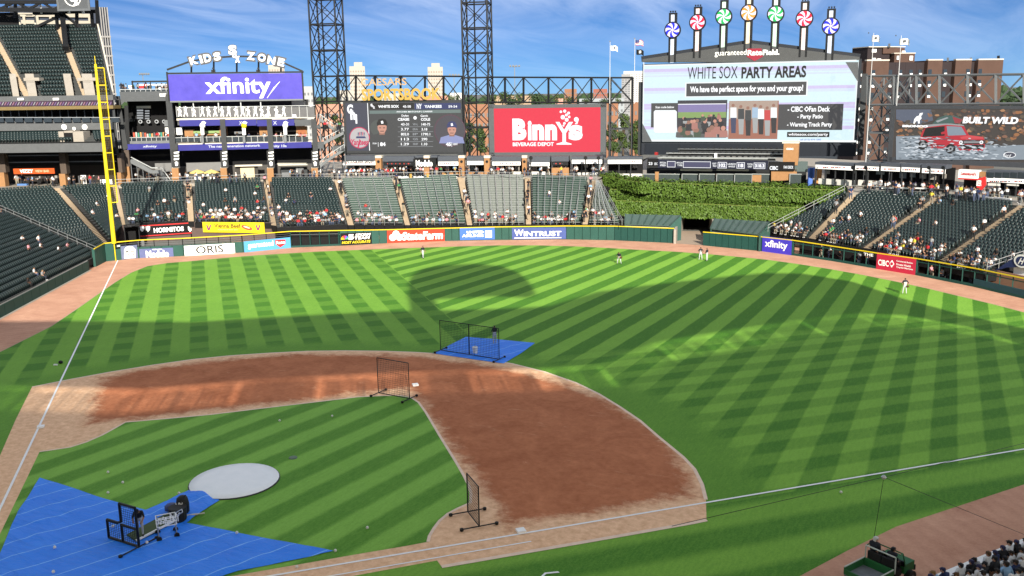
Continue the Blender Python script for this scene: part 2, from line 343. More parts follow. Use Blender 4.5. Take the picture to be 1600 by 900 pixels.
# white edge of cut clay on the lips (a thin ridge of dry soil), chalk lines
def strip(name, pts, w, z, mat, kind='structure', h=0.0):
    b = MB(); P = [V((p[0], p[1], 0)) for p in pts]; L_, R_ = [], []
    for i, p in enumerate(P):
        d = (P[min(i+1, len(P)-1)]-P[max(i-1, 0)]).normalized(); n = V((-d.y, d.x, 0))
        L_.append(p+n*w/2+V((0, 0, z))); R_.append(p-n*w/2+V((0, 0, z)))
    for i in range(len(P)-1): b.poly([R_[i], R_[i+1], L_[i+1], L_[i]])
    o = b.build(name, mat); o['kind'] = kind; return o
LIP = M("dry_clay_lip", (.98, .72, .56), .9, 0, .25, 2.0)
strip("dry_clay_edge", arc, .22, .022, LIP)
strip("dry_clay_edge", [(p[0], p[1]) for p in ig[:29]], .18, .024, LIP)
strip("dry_clay_edge", G((690,886),(800,867),(950,841),(1080,818),(1104,813)), .3, .026, LIP)
CHALK = M("chalk_line", (1.05, 1.05, 1.04), .8, 0, .10, 5)
strip("foul_line", [(1.0, 1.0), (66, 66)], .15, .030, CHALK)
strip("foul_line", [(-1.0, 1.0), (-71.3, 71.3)], .15, .030, CHALK)
k0, k1 = gp(520, 900), gp(830, 846.5); kd = (k1-k0).normalized()
strip("running_lane_line", [k0-kd*6, k1], .10, .030, CHALK)
strip("track_edge_board", track_edge, .10, .012, M("track_edge_dust", (.46, .36, .25), .9, 0, .2))
# ================================================================ THE GRANDSTAND BEHIND THE CAMERA (its roof shades the near field)
SH = V((math.sin(SUN_AZ), math.cos(SUN_AZ), 0))
def grandstand():
    H = 38.0; t = H/math.tan(SUN_EL)
    edge = [V((-140, 36, 0)), V((-95, 35, 0))] + G((0,506),(110,505),(300,507),(420,499),(520,494),(600,490),(700,488),(780,486),(860,482),(937,459),(1012,449),(1125,436),(1200,429),(1260,430),(1340,443),(1420,470),(1500,492),(1600,515))
    E = [p + SH*t for p in edge]
    E += [E[-1]+V((22, -8, 0))]
    E = [V((p.x, p.y, H)) for p in E]
    B = [p + SH*22 for p in E]
    root = thing("grandstand", "tall grandstand with roofed upper deck behind home plate", "grandstand", (20, -60, 0))
    for i in range(len(E)-1):
        b = MB(); b.hexa([E[i], E[i+1], B[i+1], B[i], E[i]+V((0,0,.5)), E[i+1]+V((0,0,.5)), B[i+1]+V((0,0,.5)), B[i]+V((0,0,.5))])
        b.build("roof_panel", SHEET, root)
    rnd = random.Random(3)
    for i in range(len(B)-1):
        b = MB(); z1 = 35.4; a, c = B[i], B[i+1]
        n = SH*.4
        b.hexa([V((a.x,a.y,0)), V((c.x,c.y,0)), V((c.x,c.y,0))+n, V((a.x,a.y,0))+n, V((a.x,a.y,z1)), V((c.x,c.y,z1)), V((c.x,c.y,z1))+n, V((a.x,a.y,z1))+n])
        b.build("back_wall", SHEET, root)
        L_ = (c-a).length; u = .05
        while u < L_-.5:                                            # slats added in the slot under the roof to mottle the sunlight
            w = rnd.uniform(.18, .42); q = lerp(a, c, u/L_); dn = .5+.5*math.sin(q.x*.31+q.y*.17+1.3*math.sin(q.x*.13)); z0 = 35.3
            p0, p1 = q, lerp(a, c, (u+w)/L_); z2 = 37.9-.8*rnd.random()*dn
            b = MB(); b.hexa([V((p0.x,p0.y,z0)), V((p1.x,p1.y,z0)), V((p1.x,p1.y,z0))+n, V((p0.x,p0.y,z0))+n, V((p0.x,p0.y,z2)), V((p1.x,p1.y,z2)), V((p1.x,p1.y,z2))+n, V((p0.x,p0.y,z2))+n])
            b.build("louvre", DARK, root); u += w + .03 + .36*dn*rnd.random()
    # panel added over the roof, cut to cast the round shadow in left centre
    hz = 50.0; tt = hz/math.tan(SUN_EL); c0 = gp(740, 440) + SH*tt
    nrm = SH; ex = V((-SH.y, SH.x, 0))
    pts = []
    for q in G((640,462),(637,445),(643,430),(660,420),(690,414.5),(740,412),(785,416),(812,427),(828,442),(836,458),(822,463),(770,461),(710,464),(670,466)):
        d = (q-c0); s_ = (c0-q).dot(SH)                              # distance along the sun's heading to the panel's plane
        pts.append(V((0, 0, s_*math.tan(SUN_EL))) + V((c0.x, c0.y, 0)) + ex*((q-c0).dot(ex)))
    lb = thing("light_bank", "rounded floodlight bank standing on the grandstand roof", "light bank", (c0.x, c0.y, 38))
    b = MB(); b.prism(pts, nrm*.8); b.build("panel", DARK, lb)
    lo = min(pts, key=lambda p: p.z)
    for p in (lerp(pts[0], pts[-1], .3), lerp(pts[0], pts[-1], .9)):
        b = MB(); b.bar((p.x, p.y, 38.6), (p.x, p.y, p.z+1), 1.3); b.build("post", DARK, lb)
grandstand()

# ================================================================ SEATING
SEATS = []                                     # (distance, section, position, angle)
def seat_mesh():
    b = MB()
    b.hexa([(-.22,-.02,.40),(.22,-.02,.40),(.22,.06,.37),(-.22,.06,.37),(-.22,-.10,.82),(.22,-.10,.82),(.22,-.02,.82),(-.22,-.02,.82)])   # back, leaning (front = +y)
    b.hexa([(-.21,.03,.38),(.21,.03,.38),(.21,.20,.40),(-.21,.20,.40),(-.21,.0,.72),(.21,.0,.72),(.21,.07,.74),(-.21,.07,.74)])        # tipped-up pan
    b.hexa([(-.25,-.05,0),(-.20,-.05,0),(-.20,.2,0),(-.25,.2,0),(-.25,-.05,.60),(-.20,-.05,.60),(-.20,.24,.58),(-.25,.24,.58)])         # arm standard
    return b
SEATB = seat_mesh(); SEATME = SEATB.mesh("seat", SEATM)
SEATV = np.array(SEATB.v); SEATF = np.array(SEATB.f)
def row_frame(BL, BR, TL, TR, n, i):
    t0, t1 = i/n, (i+1)/n
    return lerp(BL, TL, t0), lerp(BR, TR, t0), lerp(BL, TL, t1), lerp(BR, TR, t1)
def section(label, BL, BR, TL, TR, n, pitch=.54, kind='seat', mat=DKCONC, margin=.25, group=None, skip=None, name="seating_section", benchmat=None):
    root = thing(name, label, "seating section", (BL+BR)/2, group)
    b = MB(); spots = []
    for i in range(n):
        L0, R0, L1, R1 = row_frame(BL, BR, TL, TR, n, i); z = (L0.z+R0.z)/2; zn = (L1.z+R1.z)/2
        f = lambda p, zz: V((p.x, p.y, zz))
        b.poly([f(L0, z), f(R0, z), f(R1, z), f(L1, z)]); b.poly([f(L1, z), f(R1, z), f(R1, zn), f(L1, zn)])
        for P0, P1 in ((L0, L1), (R0, R1)): b.poly([f(P0, z), f(P1, z), f(P1, z-1.2), f(P0, z-1.2)], 1)
        if i == 0: b.poly([f(L0, z), f(R0, z), f(R0, max(0, z-.9)), f(L0, max(0, z-.9))], 1)
        a, c = f(lerp(L0, L1, .42), z), f(lerp(R0, R1, .42), z); d = c-a; ln = d.length
        if ln < .6: continue
        d.normalize(); nx = V((-d.y, d.x, 0)); fw = f(L0, 0)-f(L1, 0)
        if nx.dot(fw) < 0: nx = -nx
        if kind == 'seat':
            k = int((ln-2*margin)/pitch); off = (ln-k*pitch)/2 + pitch/2
            for j in range(k):
                p = a + d*(off+j*pitch)
                if skip and skip(p, i): continue
                SEATS.append(((p-CAM).length, root, p, math.atan2(-nx.x, nx.y))); spots.append((p, nx))
        elif kind == 'bench':
            q = MB(); q.obox(a+d*.2+nx*.12, d*(ln-.4), nx*.30, V((0, 0, .05)), 0)
            q.v = [(x, y, zz+.42) for x, y, zz in q.v]
            q2 = MB(); q2.obox(a+d*.2-nx*.16, d*(ln-.4), nx*.05, V((0, 0, .34)), 0); q2.v = [(x, y, zz+.50) for x, y, zz in q2.v]
            q.f += [tuple(t+len(q.v) for t in ff) for ff in q2.f]; q.m += q2.m; q.v += q2.v
            k = max(2, int(ln/1.8))
            for j in range(k+1):
                p = a + d*(.25+(ln-.5)*j/k); q.bar(p-nx*.1, p-nx*.1+V((0, 0, .8)), .05)
            ms_ = len(q.f); q.obox(a+d*.2-nx*.19+V((0, 0, .83)), d*(ln-.4), nx*.09, V((0, 0, .05)), 1); q.obox(a+d*.2+nx*.40+V((0, 0, .40)), d*(ln-.4), nx*.05, V((0, 0, .06)), 1)
            q.build("bench", [benchmat or BENCHM, SILVER], root); spots += [(a+d*(.5+.55*j), nx) for j in range(int((ln-1)/.55))]
    b.build("tread", [mat, INK], root)
    return root, spots
def aisle(label, BL, BR, TL, TR, n, group="aisle stairs between the seating sections", rail=True):
    root = thing("aisle_stairs", label, "stairs", (BL+BR)/2, group)
    b = MB(); n2 = n*2
    for i in range(n2):
        L0, R0, L1, R1 = row_frame(BL, BR, TL, TR, n2, i); z = (L0.z+R0.z)/2+.02; zn = (L1.z+R1.z)/2+.02
        f = lambda p, zz: V((p.x, p.y, zz))
        b.poly([f(L0, z), f(R0, z), f(R1, z), f(L1, z)]); b.poly([f(L1, z), f(R1, z), f(R1, zn), f(L1, zn)])
        for P0, P1 in ((L0, L1), (R0, R1)): b.poly([f(P0, z), f(P1, z), f(P1, z-.6), f(P0, z-.6)], 1)
        if i == 0: b.poly([f(L0, z), f(R0, z), f(R0, max(0, z-.9)), f(L0, max(0, z-.9))], 1)
    b.build("step", [STEPM, INK], root)
    return root
def flush_seats():
    SEATS.sort(key=lambda s: s[0]); near, far = SEATS[:300], SEATS[300:]
    for d, root, p, a in near:
        o = bpy.data.objects.new("seat", SEATME); COL.objects.link(o); o.parent = root; o.location = p-worg(root); o.rotation_euler = (0, 0, a)
    by = {}
    for d, root, p, a in far: by.setdefault(root.name, []).append((root, p, a))
    for nm, L_ in by.items():
        root = L_[0][0]; org = np.array(worg(root)); k = len(SEATV)
        vs, fs = [], []
        for idx, (_, p, a) in enumerate(L_):
            ca, sa = math.cos(a), math.sin(a); v = SEATV.copy()
            x = v[:, 0]*ca - v[:, 1]*sa; y = v[:, 0]*sa + v[:, 1]*ca
            v[:, 0], v[:, 1] = x, y; vs.append(v + np.array(p) - org); fs.append(SEATF + idx*k)
        vs = np.concatenate(vs); fs = np.concatenate(fs)
        me = bpy.data.meshes.new("seat_rows"); me.vertices.add(len(vs)); me.vertices.foreach_set("co", vs.ravel())
        me.loops.add(fs.size); me.loops.foreach_set("vertex_index", fs.ravel().astype(np.int32))
        me.polygons.add(len(fs)); me.polygons.foreach_set("loop_start", np.arange(0, fs.size, 4, dtype=np.int32))
        me.materials.append(SEATM); me.update(calc_edges=True); me.validate()
        o = bpy.data.objects.new("seat_rows", me); COL.objects.link(o); o.parent = root; o['kind'] = 'stuff'
def pz(x, y, z): return gp(x, y, z)
CROWD = []                                     # (spots, density near front, section description)
ZT = 8.0
def railing(label, pts, h=1.0, posts=1.6, mat=SILVER, rails=(1.0, .55), group="metal railings round the stands", parent=None, th=.06):
    root = parent or thing("railing", label, "railing", pts[0], group)
    b = MB()
    for a, c in zip(pts, pts[1:]):
        for r in rails: b.bar(a+V((0,0,h*r)), c+V((0,0,h*r)), th)
    b.build("rail", mat, root)
    for a, c in zip(pts, pts[1:]):
        k = max(1, int((c-a).length/posts))
        for j in range(k+1):
            p = lerp(a, c, j/k); q = MB(); q.bar(p, p+V((0, 0, h)), th); q.build("post", mat, root)
    return root
# --- left field corner
RAILB = pz(152, 397, 1.5); TRc = pz(-64, 302, ZT)
wallL0 = gp(0, 500); wallL1 = gp(140, 424); wd = (wallL1-wallL0).normalized(); wn = V((wd.y, -wd.x, 0)); wn = wn if wn.x < 0 else -wn
fr1 = wallL1 + wn*1.0 + V((0, 0, 1.1)); fr0 = wallL0 - wd*22 + wn*1.0 + V((0, 0, 1.1))
dep = abs((TRc-fr1).dot(wn))
sA, spA = section("big wedge of dark green seats along the left field foul wall, below the white rail", fr0, RAILB, fr0+wn*dep+V((0, 0, ZT-1.1)), TRc, 26)
rt = lambda t, o=V((0,0,0)): lerp(RAILB, TRc, t)+o
A0b = pz(163, 383, 2.0); A0t = pz(84, 294, ZT)
sB, spB = section("seating section in the corner between the white rail and the slanting tan aisle", RAILB, A0b, TRc, A0t, 26)
aisle("long slanting tan aisle in the left field corner, left of the yellow pole", A0b, pz(171, 378, 2.0), A0t, pz(93, 294, ZT), 24)
sC, spC = section("narrow seating section behind the yellow foul pole", pz(171, 378, 2.2), pz(189, 352, 3.0), pz(94, 294, ZT), pz(175, 290, ZT), 22)
aisle("tan aisle just right of the yellow foul pole", pz(189, 352, 3.0), pz(196, 351, 3.0), pz(176, 290, ZT), pz(184, 290, ZT), 20)
sD, spD = section("seating section above the striped black and white ad board", pz(196, 351, 3.1), pz(293, 345, 3.1), pz(185, 289, ZT), pz(289, 287, ZT), 20)
aisle("tan aisle above the gap between the black and the yellow ad board", pz(294, 346, 3.1), pz(303, 346, 3.1), pz(290, 287, ZT), pz(299, 286.5, ZT), 20)
sE, spE = section("seating section above the yellow hot dog ad board", pz(304, 346, 3.1), pz(424, 350, 2.8), pz(300, 286, ZT), pz(410, 281, ZT), 20)
aisle("tan aisle between the two busiest left field seating sections", pz(424, 352, 2.7), pz(432, 353, 2.7), pz(411, 281, ZT), pz(419, 281, ZT), 20)
sF, spF = section("crowded seating section left of the first bleachers", pz(433, 355, 2.6), pz(543, 352, 2.4), pz(421, 281, ZT), pz(521, 281, ZT), 21)
aisle("tan aisle between the last seats and the first bleacher benches", pz(544, 352, 2.4), pz(553, 352, 2.4), pz(522, 281, ZT), pz(532, 281, ZT), 21)
sG, spG = section("green bleacher benches left of centre, under the dark video board", pz(554, 352, 2.0), pz(632, 352, 2.0), pz(533, 283, ZT), pz(613, 281, ZT), 20, kind='bench', name="bleacher_section")
aisle("tan aisle between the two left bleacher sections", pz(633, 352, 2.0), pz(641, 352, 2.0), pz(614, 281, ZT), pz(622, 281, ZT), 20)
sH, spH = section("bleacher section beside the row of black and gold beer signs", pz(642, 352, 2.0), pz(729, 352, 2.0), pz(623, 280, ZT), pz(714, 277, ZT), 20, kind='bench', name="bleacher_section")
aisle("tan aisle under the lattice light tower at the red video board's left edge", pz(730, 352, 2.0), pz(738, 352, 2.0), pz(715, 277, ZT), pz(725, 277, ZT), 20)
sI, spI = section("silvery bleacher benches under the red video board", pz(739, 352, 2.0), pz(821, 351, 2.0), pz(727, 277, ZT), pz(819, 277, ZT), 20, kind='bench', name="bleacher_section", benchmat=M("bench_pale", (.17, .19, .175), .4, 0, .15))
aisle("tan aisle straight below the middle of the red video board", pz(822, 351, 2.0), pz(830, 351, 2.0), pz(820, 277, ZT), pz(828, 277, ZT), 20)
sJ, spJ = section("green bleacher benches right of the middle of the red video board", pz(831, 351, 2.0), pz(909, 351, 2.0), pz(830, 277, ZT), pz(919, 281, ZT), 20, kind='bench', name="bleacher_section")
aisle("tan aisle next to the ivy hedges", pz(910, 351, 2.0), pz(918, 351, 2.0), pz(921, 281, ZT), pz(930, 282, ZT), 20)
sK, spK = section("triangular bleacher section against the slanting ivy hedge", pz(919, 351, 2.0), pz(970, 352, 2.0), pz(931, 290, ZT-.4), pz(936, 291, ZT-.4), 19, kind='bench', name="bleacher_section")
# --- right field
sR0, spR0 = section("thin slanting seating section between the ivy and the first right field aisle", pz(1203, 363, 1.8), pz(1262, 372, 1.8), pz(1321, 301, ZT), pz(1331, 301, ZT), 22)
aisle("right field aisle nearest the ivy", pz(1263, 372, 1.8), pz(1274, 374, 1.8), pz(1332, 301, ZT), pz(1343, 301, ZT), 22)
sR1, spR1 = section("right field seating section between the first and the second aisle from the ivy", pz(1275, 374, 1.8), pz(1346, 388, 1.8), pz(1344, 301, ZT), pz(1460, 307, ZT), 22)
aisle("second right field aisle from the ivy", pz(1347, 388, 1.8), pz(1358, 390, 1.8), pz(1461, 307, ZT), pz(1473, 308, ZT), 22)
sR2, spR2 = section("right field seating section below the red and white beer stand", pz(1359, 390, 1.8), pz(1462, 410, 1.8), pz(1474, 308, ZT), pz(1590, 321, ZT), 22)
aisle("third right field aisle from the ivy, reaching the picture's edge", pz(1463, 410, 1.8), pz(1474, 413, 1.8), pz(1591, 321, ZT), pz(1603, 322, ZT), 22)
_c0, _c1 = pz(1475, 413, 1.8), pz(1537, 427, 1.8)
sR3, spR3 = section("seating section at the far right, above the blue canopy", _c0, _c1, pz(1604, 322, ZT), _c1+(pz(1604, 322, ZT)-_c0)*1.0+V((8, -3, 0)), 22)
_c1b = _c1
CROWD_SECT = [("A", sA, spA), ("B", sB, spB), ("C", sC, spC), ("D", sD, spD), ("E", sE, spE), ("F", sF, spF), ("G", sG, spG), ("H", sH, spH), ("I", sI, spI), ("J", sJ, spJ), ("K", sK, spK), ("R0", sR0, spR0), ("R1", sR1, spR1), ("R2", sR2, spR2), ("R3", sR3, spR3)]
# the slab the concourse stands on, behind the last rows
def concourse():
    top = [TRc, pz(84, 294, ZT), pz(180, 290, ZT), pz(293, 287, ZT), pz(415, 281, ZT), pz(526, 281, ZT), pz(620, 280, ZT), pz(717, 277, ZT), pz(820, 277, ZT), pz(932, 282, ZT), pz(948, 273, ZT), pz(1060, 271, ZT), pz(1200, 276, ZT), pz(1318, 286, ZT), pz(1331, 301, ZT), pz(1465, 307, ZT), pz(1595, 321, ZT), pz(1700, 331, ZT)]
    back = [p + V((p.x, p.y, 0)).normalized()*46 for p in top]
    b = MB()
    for i in range(len(top)-1):
        b.poly([top[i], top[i+1], back[i+1], back[i]]); b.poly([top[i], top[i+1], top[i+1]-V((0,0,7.9)), top[i]-V((0,0,7.9))])
        b.poly([back[i], back[i+1], back[i+1]-V((0,0,8)), back[i]-V((0,0,8))])
    structure(b.build("concourse_floor", CONC)); return top
TOP = concourse()
# railings along the top of the stands and beside the corner
railing("white slanting rail that splits the left field corner seats", [rt(0), rt(.5), rt(1)], 1.0, 2.4)
for lab, a, c in (("metal rail along the back row of the left field seats", TOP[2], TOP[4]), ("metal rail above the seats left of the bleachers", TOP[4], TOP[5]), ("metal rail above the bleachers under the dark video board", TOP[5], TOP[7]), ("metal rail above the bleachers under the red video board", TOP[7], TOP[9]), ("metal rail above the right field section nearest the ivy", TOP[14], TOP[15]), ("metal rail above the right field section under the beer stand", TOP[15], TOP[16])):
    railing(lab, [a, c], 1.05, 2.0, rails=(1.0, .5))
railing("slanting silver rail between the ivy and the right field seats", [pz(1200, 362, 2.7), pz(1319, 301, ZT+.1)], 1.0, 2.2)
railing("slanting silver rail between the bleachers and the ivy", [pz(972, 352, 2.7), pz(938, 291, ZT-.2)], 1.0, 2.2)
railing("steel rail beside the blue canopy at the far right", [_c1b+V((.3,-.3,.2)), _c1b+V((.3,-.3,.2))+(pz(1604, 322, ZT)-_c0)*.5+V((4,-1.5,0))], 1.1, 1.3)
# bleacher rails running up the benches (white uprights between the bench blocks)
for (lab, bl, br, tl, tr, k) in (("rails running up the bleachers under the dark video board", (554,632), 352, (533,613), 282, 4), ("rails running up the bleachers by the beer signs", (642,729), 352, (623,714), 279, 6), ("rails running up the bleachers under the left half of the red video board", (739,821), 352, (727,819), 277, 7), ("rails running up the bleachers under the right half of the red video board", (831,909), 351, (830,919), 279, 7), ("rails running up the triangular bleachers by the ivy", (919,970), 351, (931,936), 291, 4)):
    root = thing("railing", lab, "railing", pz(bl[0], br, 2.4), "metal railings round the stands")
    for j in range(1, k+1):
        t = j/(k+1); a = pz(lerp(bl[0], bl[1], t), br, 2.4); c = pz(lerp(tl[0], tl[1], t), tr, ZT)
        b = MB(); b.bar(a+V((0,0,.95)), c+V((0,0,.95)), .07)
        for q in range(0, 21, 2):
            p = lerp(a, c, q/20); b.bar(p, p+V((0,0,.95)), .05)
        b.build("rail", SILVER, root)

# dark wall in front of the foul side seats
def foul_wall():
    r = thing("foul_side_wall", "long dark padded wall along the left field foul side", "wall", wallL0); P0 = wallL0-wd*22; L_ = (wallL1-P0).length+1.0; pl = Plane(P0, wallL1); n = int(L_/2.4)
    for j in range(n): b = MB(); b.obox(P0+wd*(L_*j/n+.03)+wn*.35, wd*(L_/n-.06), wn*.3, (0, 0, 1.25)); b.build("pad", DGREEN, r)
    b = MB(); b.bar(P0+wn*.5+V((0,0,1.32)), P0+wd*L_+wn*.5+V((0,0,1.32)), .09); b.build("top_rail", SILVER, r)
    b = MB(); b.poly([P0+V((0,0,.012)), P0+wd*L_+V((0,0,.012)), P0+wd*L_+wn*.35+V((0,0,.012)), P0+wn*.35+V((0,0,.012))]); b.build("kerb_strip", CONC, r)
foul_wall()
# ================================================================ LETTERING
_TXT = {}
def text_geo(s, bold=0.0, shear=0.0):
    key = (s, bold, shear)
    if key not in _TXT:
        c = bpy.data.curves.new("lettering_source", 'FONT'); c.body = s; c.size = 1; c.offset = bold; c.shear = shear; c.resolution_u = 3; c.fill_mode = 'FRONT'
        o = bpy.data.objects.new("lettering_source", c); COL.objects.link(o); dg = bpy.context.evaluated_depsgraph_get()
        me = bpy.data.meshes.new_from_object(o.evaluated_get(dg)); bpy.data.objects.remove(o); bpy.data.curves.remove(c)
        vs = [(v.co.x, v.co.y) for v in me.vertices]; fs = [tuple(p.vertices) for p in me.polygons]; bpy.data.meshes.remove(me)
        _TXT[key] = (vs, fs)
    return _TXT[key]
def put_text(parent, pl, s, u0, z0, u1, z1, mat, off=.03, bold=.02, shear=0.0, name="lettering", th=.015, skew=0.0):
    vs, fs = text_geo(s, bold, shear)
    if not vs: return
    x0 = min(v[0] for v in vs); x1 = max(v[0] for v in vs); y0 = min(v[1] for v in vs); y1 = max(v[1] for v in vs)
    sx = (u1-u0)/max(x1-x0, 1e-6); sy = (z1-z0)/max(y1-y0, 1e-6); b = MB()
    b.v = [tuple(pl.p(u0+(x-x0)*sx, z0+(y-y0)*sy+skew*(x-x0)*sx, off)) for x, y in vs]; b.f = list(fs); b.m = [0]*len(fs)
    return b.build(name, mat, parent)
def px_text(parent, pl, s, x0, y0, x1, y1, mat, off=.03, **k):
    u0, z0, u1, z1 = pl.box(x0, y0, x1, y1); return put_text(parent, pl, s, u0, z0, u1, z1, mat, off, **k)
def px_rect(parent, pl, x0, y0, x1, y1, mat, off=.0, th=.05, name="panel"):
    u0, z0, u1, z1 = pl.box(x0, y0, x1, y1); b = MB(); b.prect(pl, u0, z0, u1, z1, off, th); return b.build(name, mat, parent)
def px_poly(parent, pl, pts, mat, off=.03, th=.015, name="panel"):
    P = [pl.hit(x, y, off) for x, y in pts]; b = MB(); b.prism(P, -pl.n*th); return b.build(name, mat, parent)
def disc(parent, pl, u, z, r, mat, off=.03, name="disc", th=.015, n=20, sx=1.0):
    b = MB(); b.prism([pl.p(u+r*sx*math.cos(2*math.pi*i/n), z+r*math.sin(2*math.pi*i/n), off) for i in range(n)], -pl.n*th); return b.build(name, mat, parent)
def px_disc(parent, pl, x, y, rpx, mat, off=.03, name="disc", sx=1.0, n=20):
    u, z = pl.uz(x, y); r = abs(pl.uz(x+rpx, y)[0]-pl.uz(x-rpx, y)[0])/2; return disc(parent, pl, u, z, r, mat, off, name, n=n, sx=sx)
def board(name, label, pl, x0, y0, x1, y1, mat, cat="sign", off=.05, th=.12, group=None, frame=None, fw=.15):
    u0, z0, u1, z1 = pl.box(x0, y0, x1, y1); root = thing(name, label, cat, pl.p((u0+u1)/2, z0, off), group)
    b = MB(); b.prect(pl, u0, z0, u1, z1, off, th); b.build("face", mat, root)
    if frame:
        for a0, b0, a1, b1 in ((u0-fw, z0-fw, u1+fw, z0), (u0-fw, z1, u1+fw, z1+fw), (u0-fw, z0, u0, z1), (u1, z0, u1+fw, z1)):
            q = MB(); q.prect(pl, a0, b0, a1, b1, off+.03, th+.06); q.build("frame", frame, root)
    return root

# ================================================================ OUTFIELD WALL
WPX = [(150,417),(166,408.5),(180,407),(220,403),(287,400),(380,394.5),(455,387),(530,384),(605,380),(695,376.5),(773,375),(885,374),(960,375.5),(1053,380)]
WPX2 = [(1098,383.5),(1190,392.5),(1238,399),(1300,408),(1370,420),(1431,430),(1520,448),(1600,467),(1700,492)]
def wall_run(label, px, tops, low=None, group="outfield wall"):
    P = [gp(*q) for q in px]; root = thing("outfield_wall", label, "wall", P[len(P)//2], group); segs = []
    for i in range(len(P)-1):
        pl = Plane(P[i], P[i+1]); L_ = (P[i+1]-P[i]).length
        h0, h1 = tops[i], tops[i+1]; segs.append((pl, L_, h0, h1))
    return root, P, segs
def pad(root, pl, u0, u1, h0, h1, z0=.0, mat=GREENP, th=.35, name="pad"):
    b = MB(); g = .03
    b.hexa([pl.p(u0+g, z0, -th), pl.p(u1-g, z0, -th), pl.p(u1-g, z0, 0), pl.p(u0+g, z0, 0), pl.p(u0+g, h0, -th), pl.p(u1-g, h1, -th), pl.p(u1-g, h1, 0), pl.p(u0+g, h0, 0)]); b.build(name, mat, root)
def capline(root, A, B, h0, h1, th=.12):
    b = MB(); b.bar(V((A.x, A.y, h0)), V((B.x, B.y, h1)), th); b.build("top_rail", YELLOW, root)
def seam_wall(root, pl, L_, h0, h1, w=1.2, mat=GREENP, hs=1.0, z0=0.0):
    k = max(1, round(L_/w))
    b = MB(); b.prect(pl, 0, z0, L_, (h0+h1)/2*hs-.1, -.36, .15); b.build("backing", INK, root)
    for j in range(k): pad(root, pl, L_*j/k, L_*(j+1)/k, lerp(h0, h1, j/k)*hs, lerp(h0, h1, (j+1)/k)*hs, z0, mat)
TOPS1 = [2.5, 2.6, 2.6, 2.6, 2.6, 2.6, 2.5, 2.35, 2.1, 2.0, 2.05, 2.1, 2.2, 2.25]
WALL, WP, WS = wall_run("long green padded outfield wall with yellow top line and many ad boards, from the pole to centre field", WPX, TOPS1)
for i, (pl, L_, h0, h1) in enumerate(WS):
    if i in (2, 3, 4, 5):        # low padded wall with an open railing under the yellow line
        seam_wall(WALL, pl, L_, h0, h1, 1.5, hs=.62)
        k = max(2, int(L_/1.6))
        for j in range(k+1):
            q = MB(); u = L_*j/k; q.bar(pl.p(u, 1.4, -.2), pl.p(u, lerp(h0, h1, j/k), -.2), .08); q.build("post", BLACK, WALL)
        for r in (.74, .86):
            q = MB(); q.bar(pl.p(0, h0*r, -.2), pl.p(L_, h1*r, -.2), .05); q.build("rail", GREYST, WALL)
    elif i == 6 or i == 7:
        u1 = L_ if i == 6 else L_*.03
        q = MB(); q.prect(pl, 0, 0, u1, .28, 0, .3); q.build("kerb", DGREEN, WALL)
        k = max(1, int(u1/1.4))
        for j in range(k+1):
            q = MB(); u = u1*j/k; q.bar(pl.p(u, 0, -.15), pl.p(u, lerp(h0, h1, j/k), -.15), .11); q.build("post", DGREEN, WALL)
        q = MB(); q.prect(pl, 0, 0, u1, 2.2, -1.3, .2); q.build("backing", INK, WALL)
        q = MB(); q.bar(pl.p(0, h0*.80, -.15), pl.p(u1, h1*.80, -.15), .06); q.build("rail", GREYST, WALL)
        if i == 7:
            k = max(2, round((L_-u1)/1.2)); 
            for j in range(k): pad(WALL, pl, u1+(L_-u1)*j/k, u1+(L_-u1)*(j+1)/k, lerp(h0, h1, j/k), lerp(h0, h1, (j+1)/k))
    elif i >= 12: seam_wall(WALL, pl, L_, h0, h1, 1.1, DGREEN)
    else: seam_wall(WALL, pl, L_, h0, h1, 1.2)
    capline(WALL, WP[i], WP[i+1], h0+.05, h1+.05)
# return of the wall at the tunnel, then the right field wall
endA = gp(1053, 380); endB = endA + (endA-V((CAM.x, CAM.y, 0))).normalized()*1.2 + V((-2.6, 2.5, 0))
plr = Plane(endB, endA) 
TOPS2 = [2.0, 2.05, 2.1, 2.0, 2.0, 2.05, 2.15, 2.2, 2.2]
WALLR, WPR, WSR = wall_run("right field wall with dark bullpen fence, blue and red ad boards and a yellow top line", WPX2, TOPS2)
for i, (pl, L_, h0, h1) in enumerate(WSR):
    if i == 0: seam_wall(WALLR, pl, L_, h0, h1, 1.1, DGREEN)
    elif i in (1, 4): seam_wall(WALLR, pl, L_, h0, h1, 1.4, DGREEN)
    else:
        q = MB(); q.prect(pl, 0, 0, L_, .30, 0, .3); q.build("kerb", DGREEN, WALLR)
        q = MB(); q.prect(pl, 0, 0, L_, 2.1, -1.6, .2); q.build("backing", INK if i < 6 else M("bullpen_back", (.30, .17, .11), .9), WALLR)
        k = max(1, round(L_/1.75))
        for j in range(k+1):
            u = L_*j/k; q = MB(); q.bar(pl.p(u, 0, -.15), pl.p(u, lerp(h0, h1, j/k), -.15), .12); q.build("post", DGREEN, WALLR)
        q = MB(); q.bar(pl.p(0, h0*.82, -.15), pl.p(L_, h1*.82, -.15), .10); q.build("rail", DGREEN, WALLR)
        if i >= 6:
            q = MB(); q.prect(pl, 0, .3, L_, .95, -.02, .2); q.build("low_pad", M("blue_green_pad", (.02, .07, .085), .6), WALLR)
    capline(WALLR, WPR[i], WPR[i+1], h0+.05, h1+.05, .12)
def wpl(i, right=False): return (WSR if right else WS)[i][0]
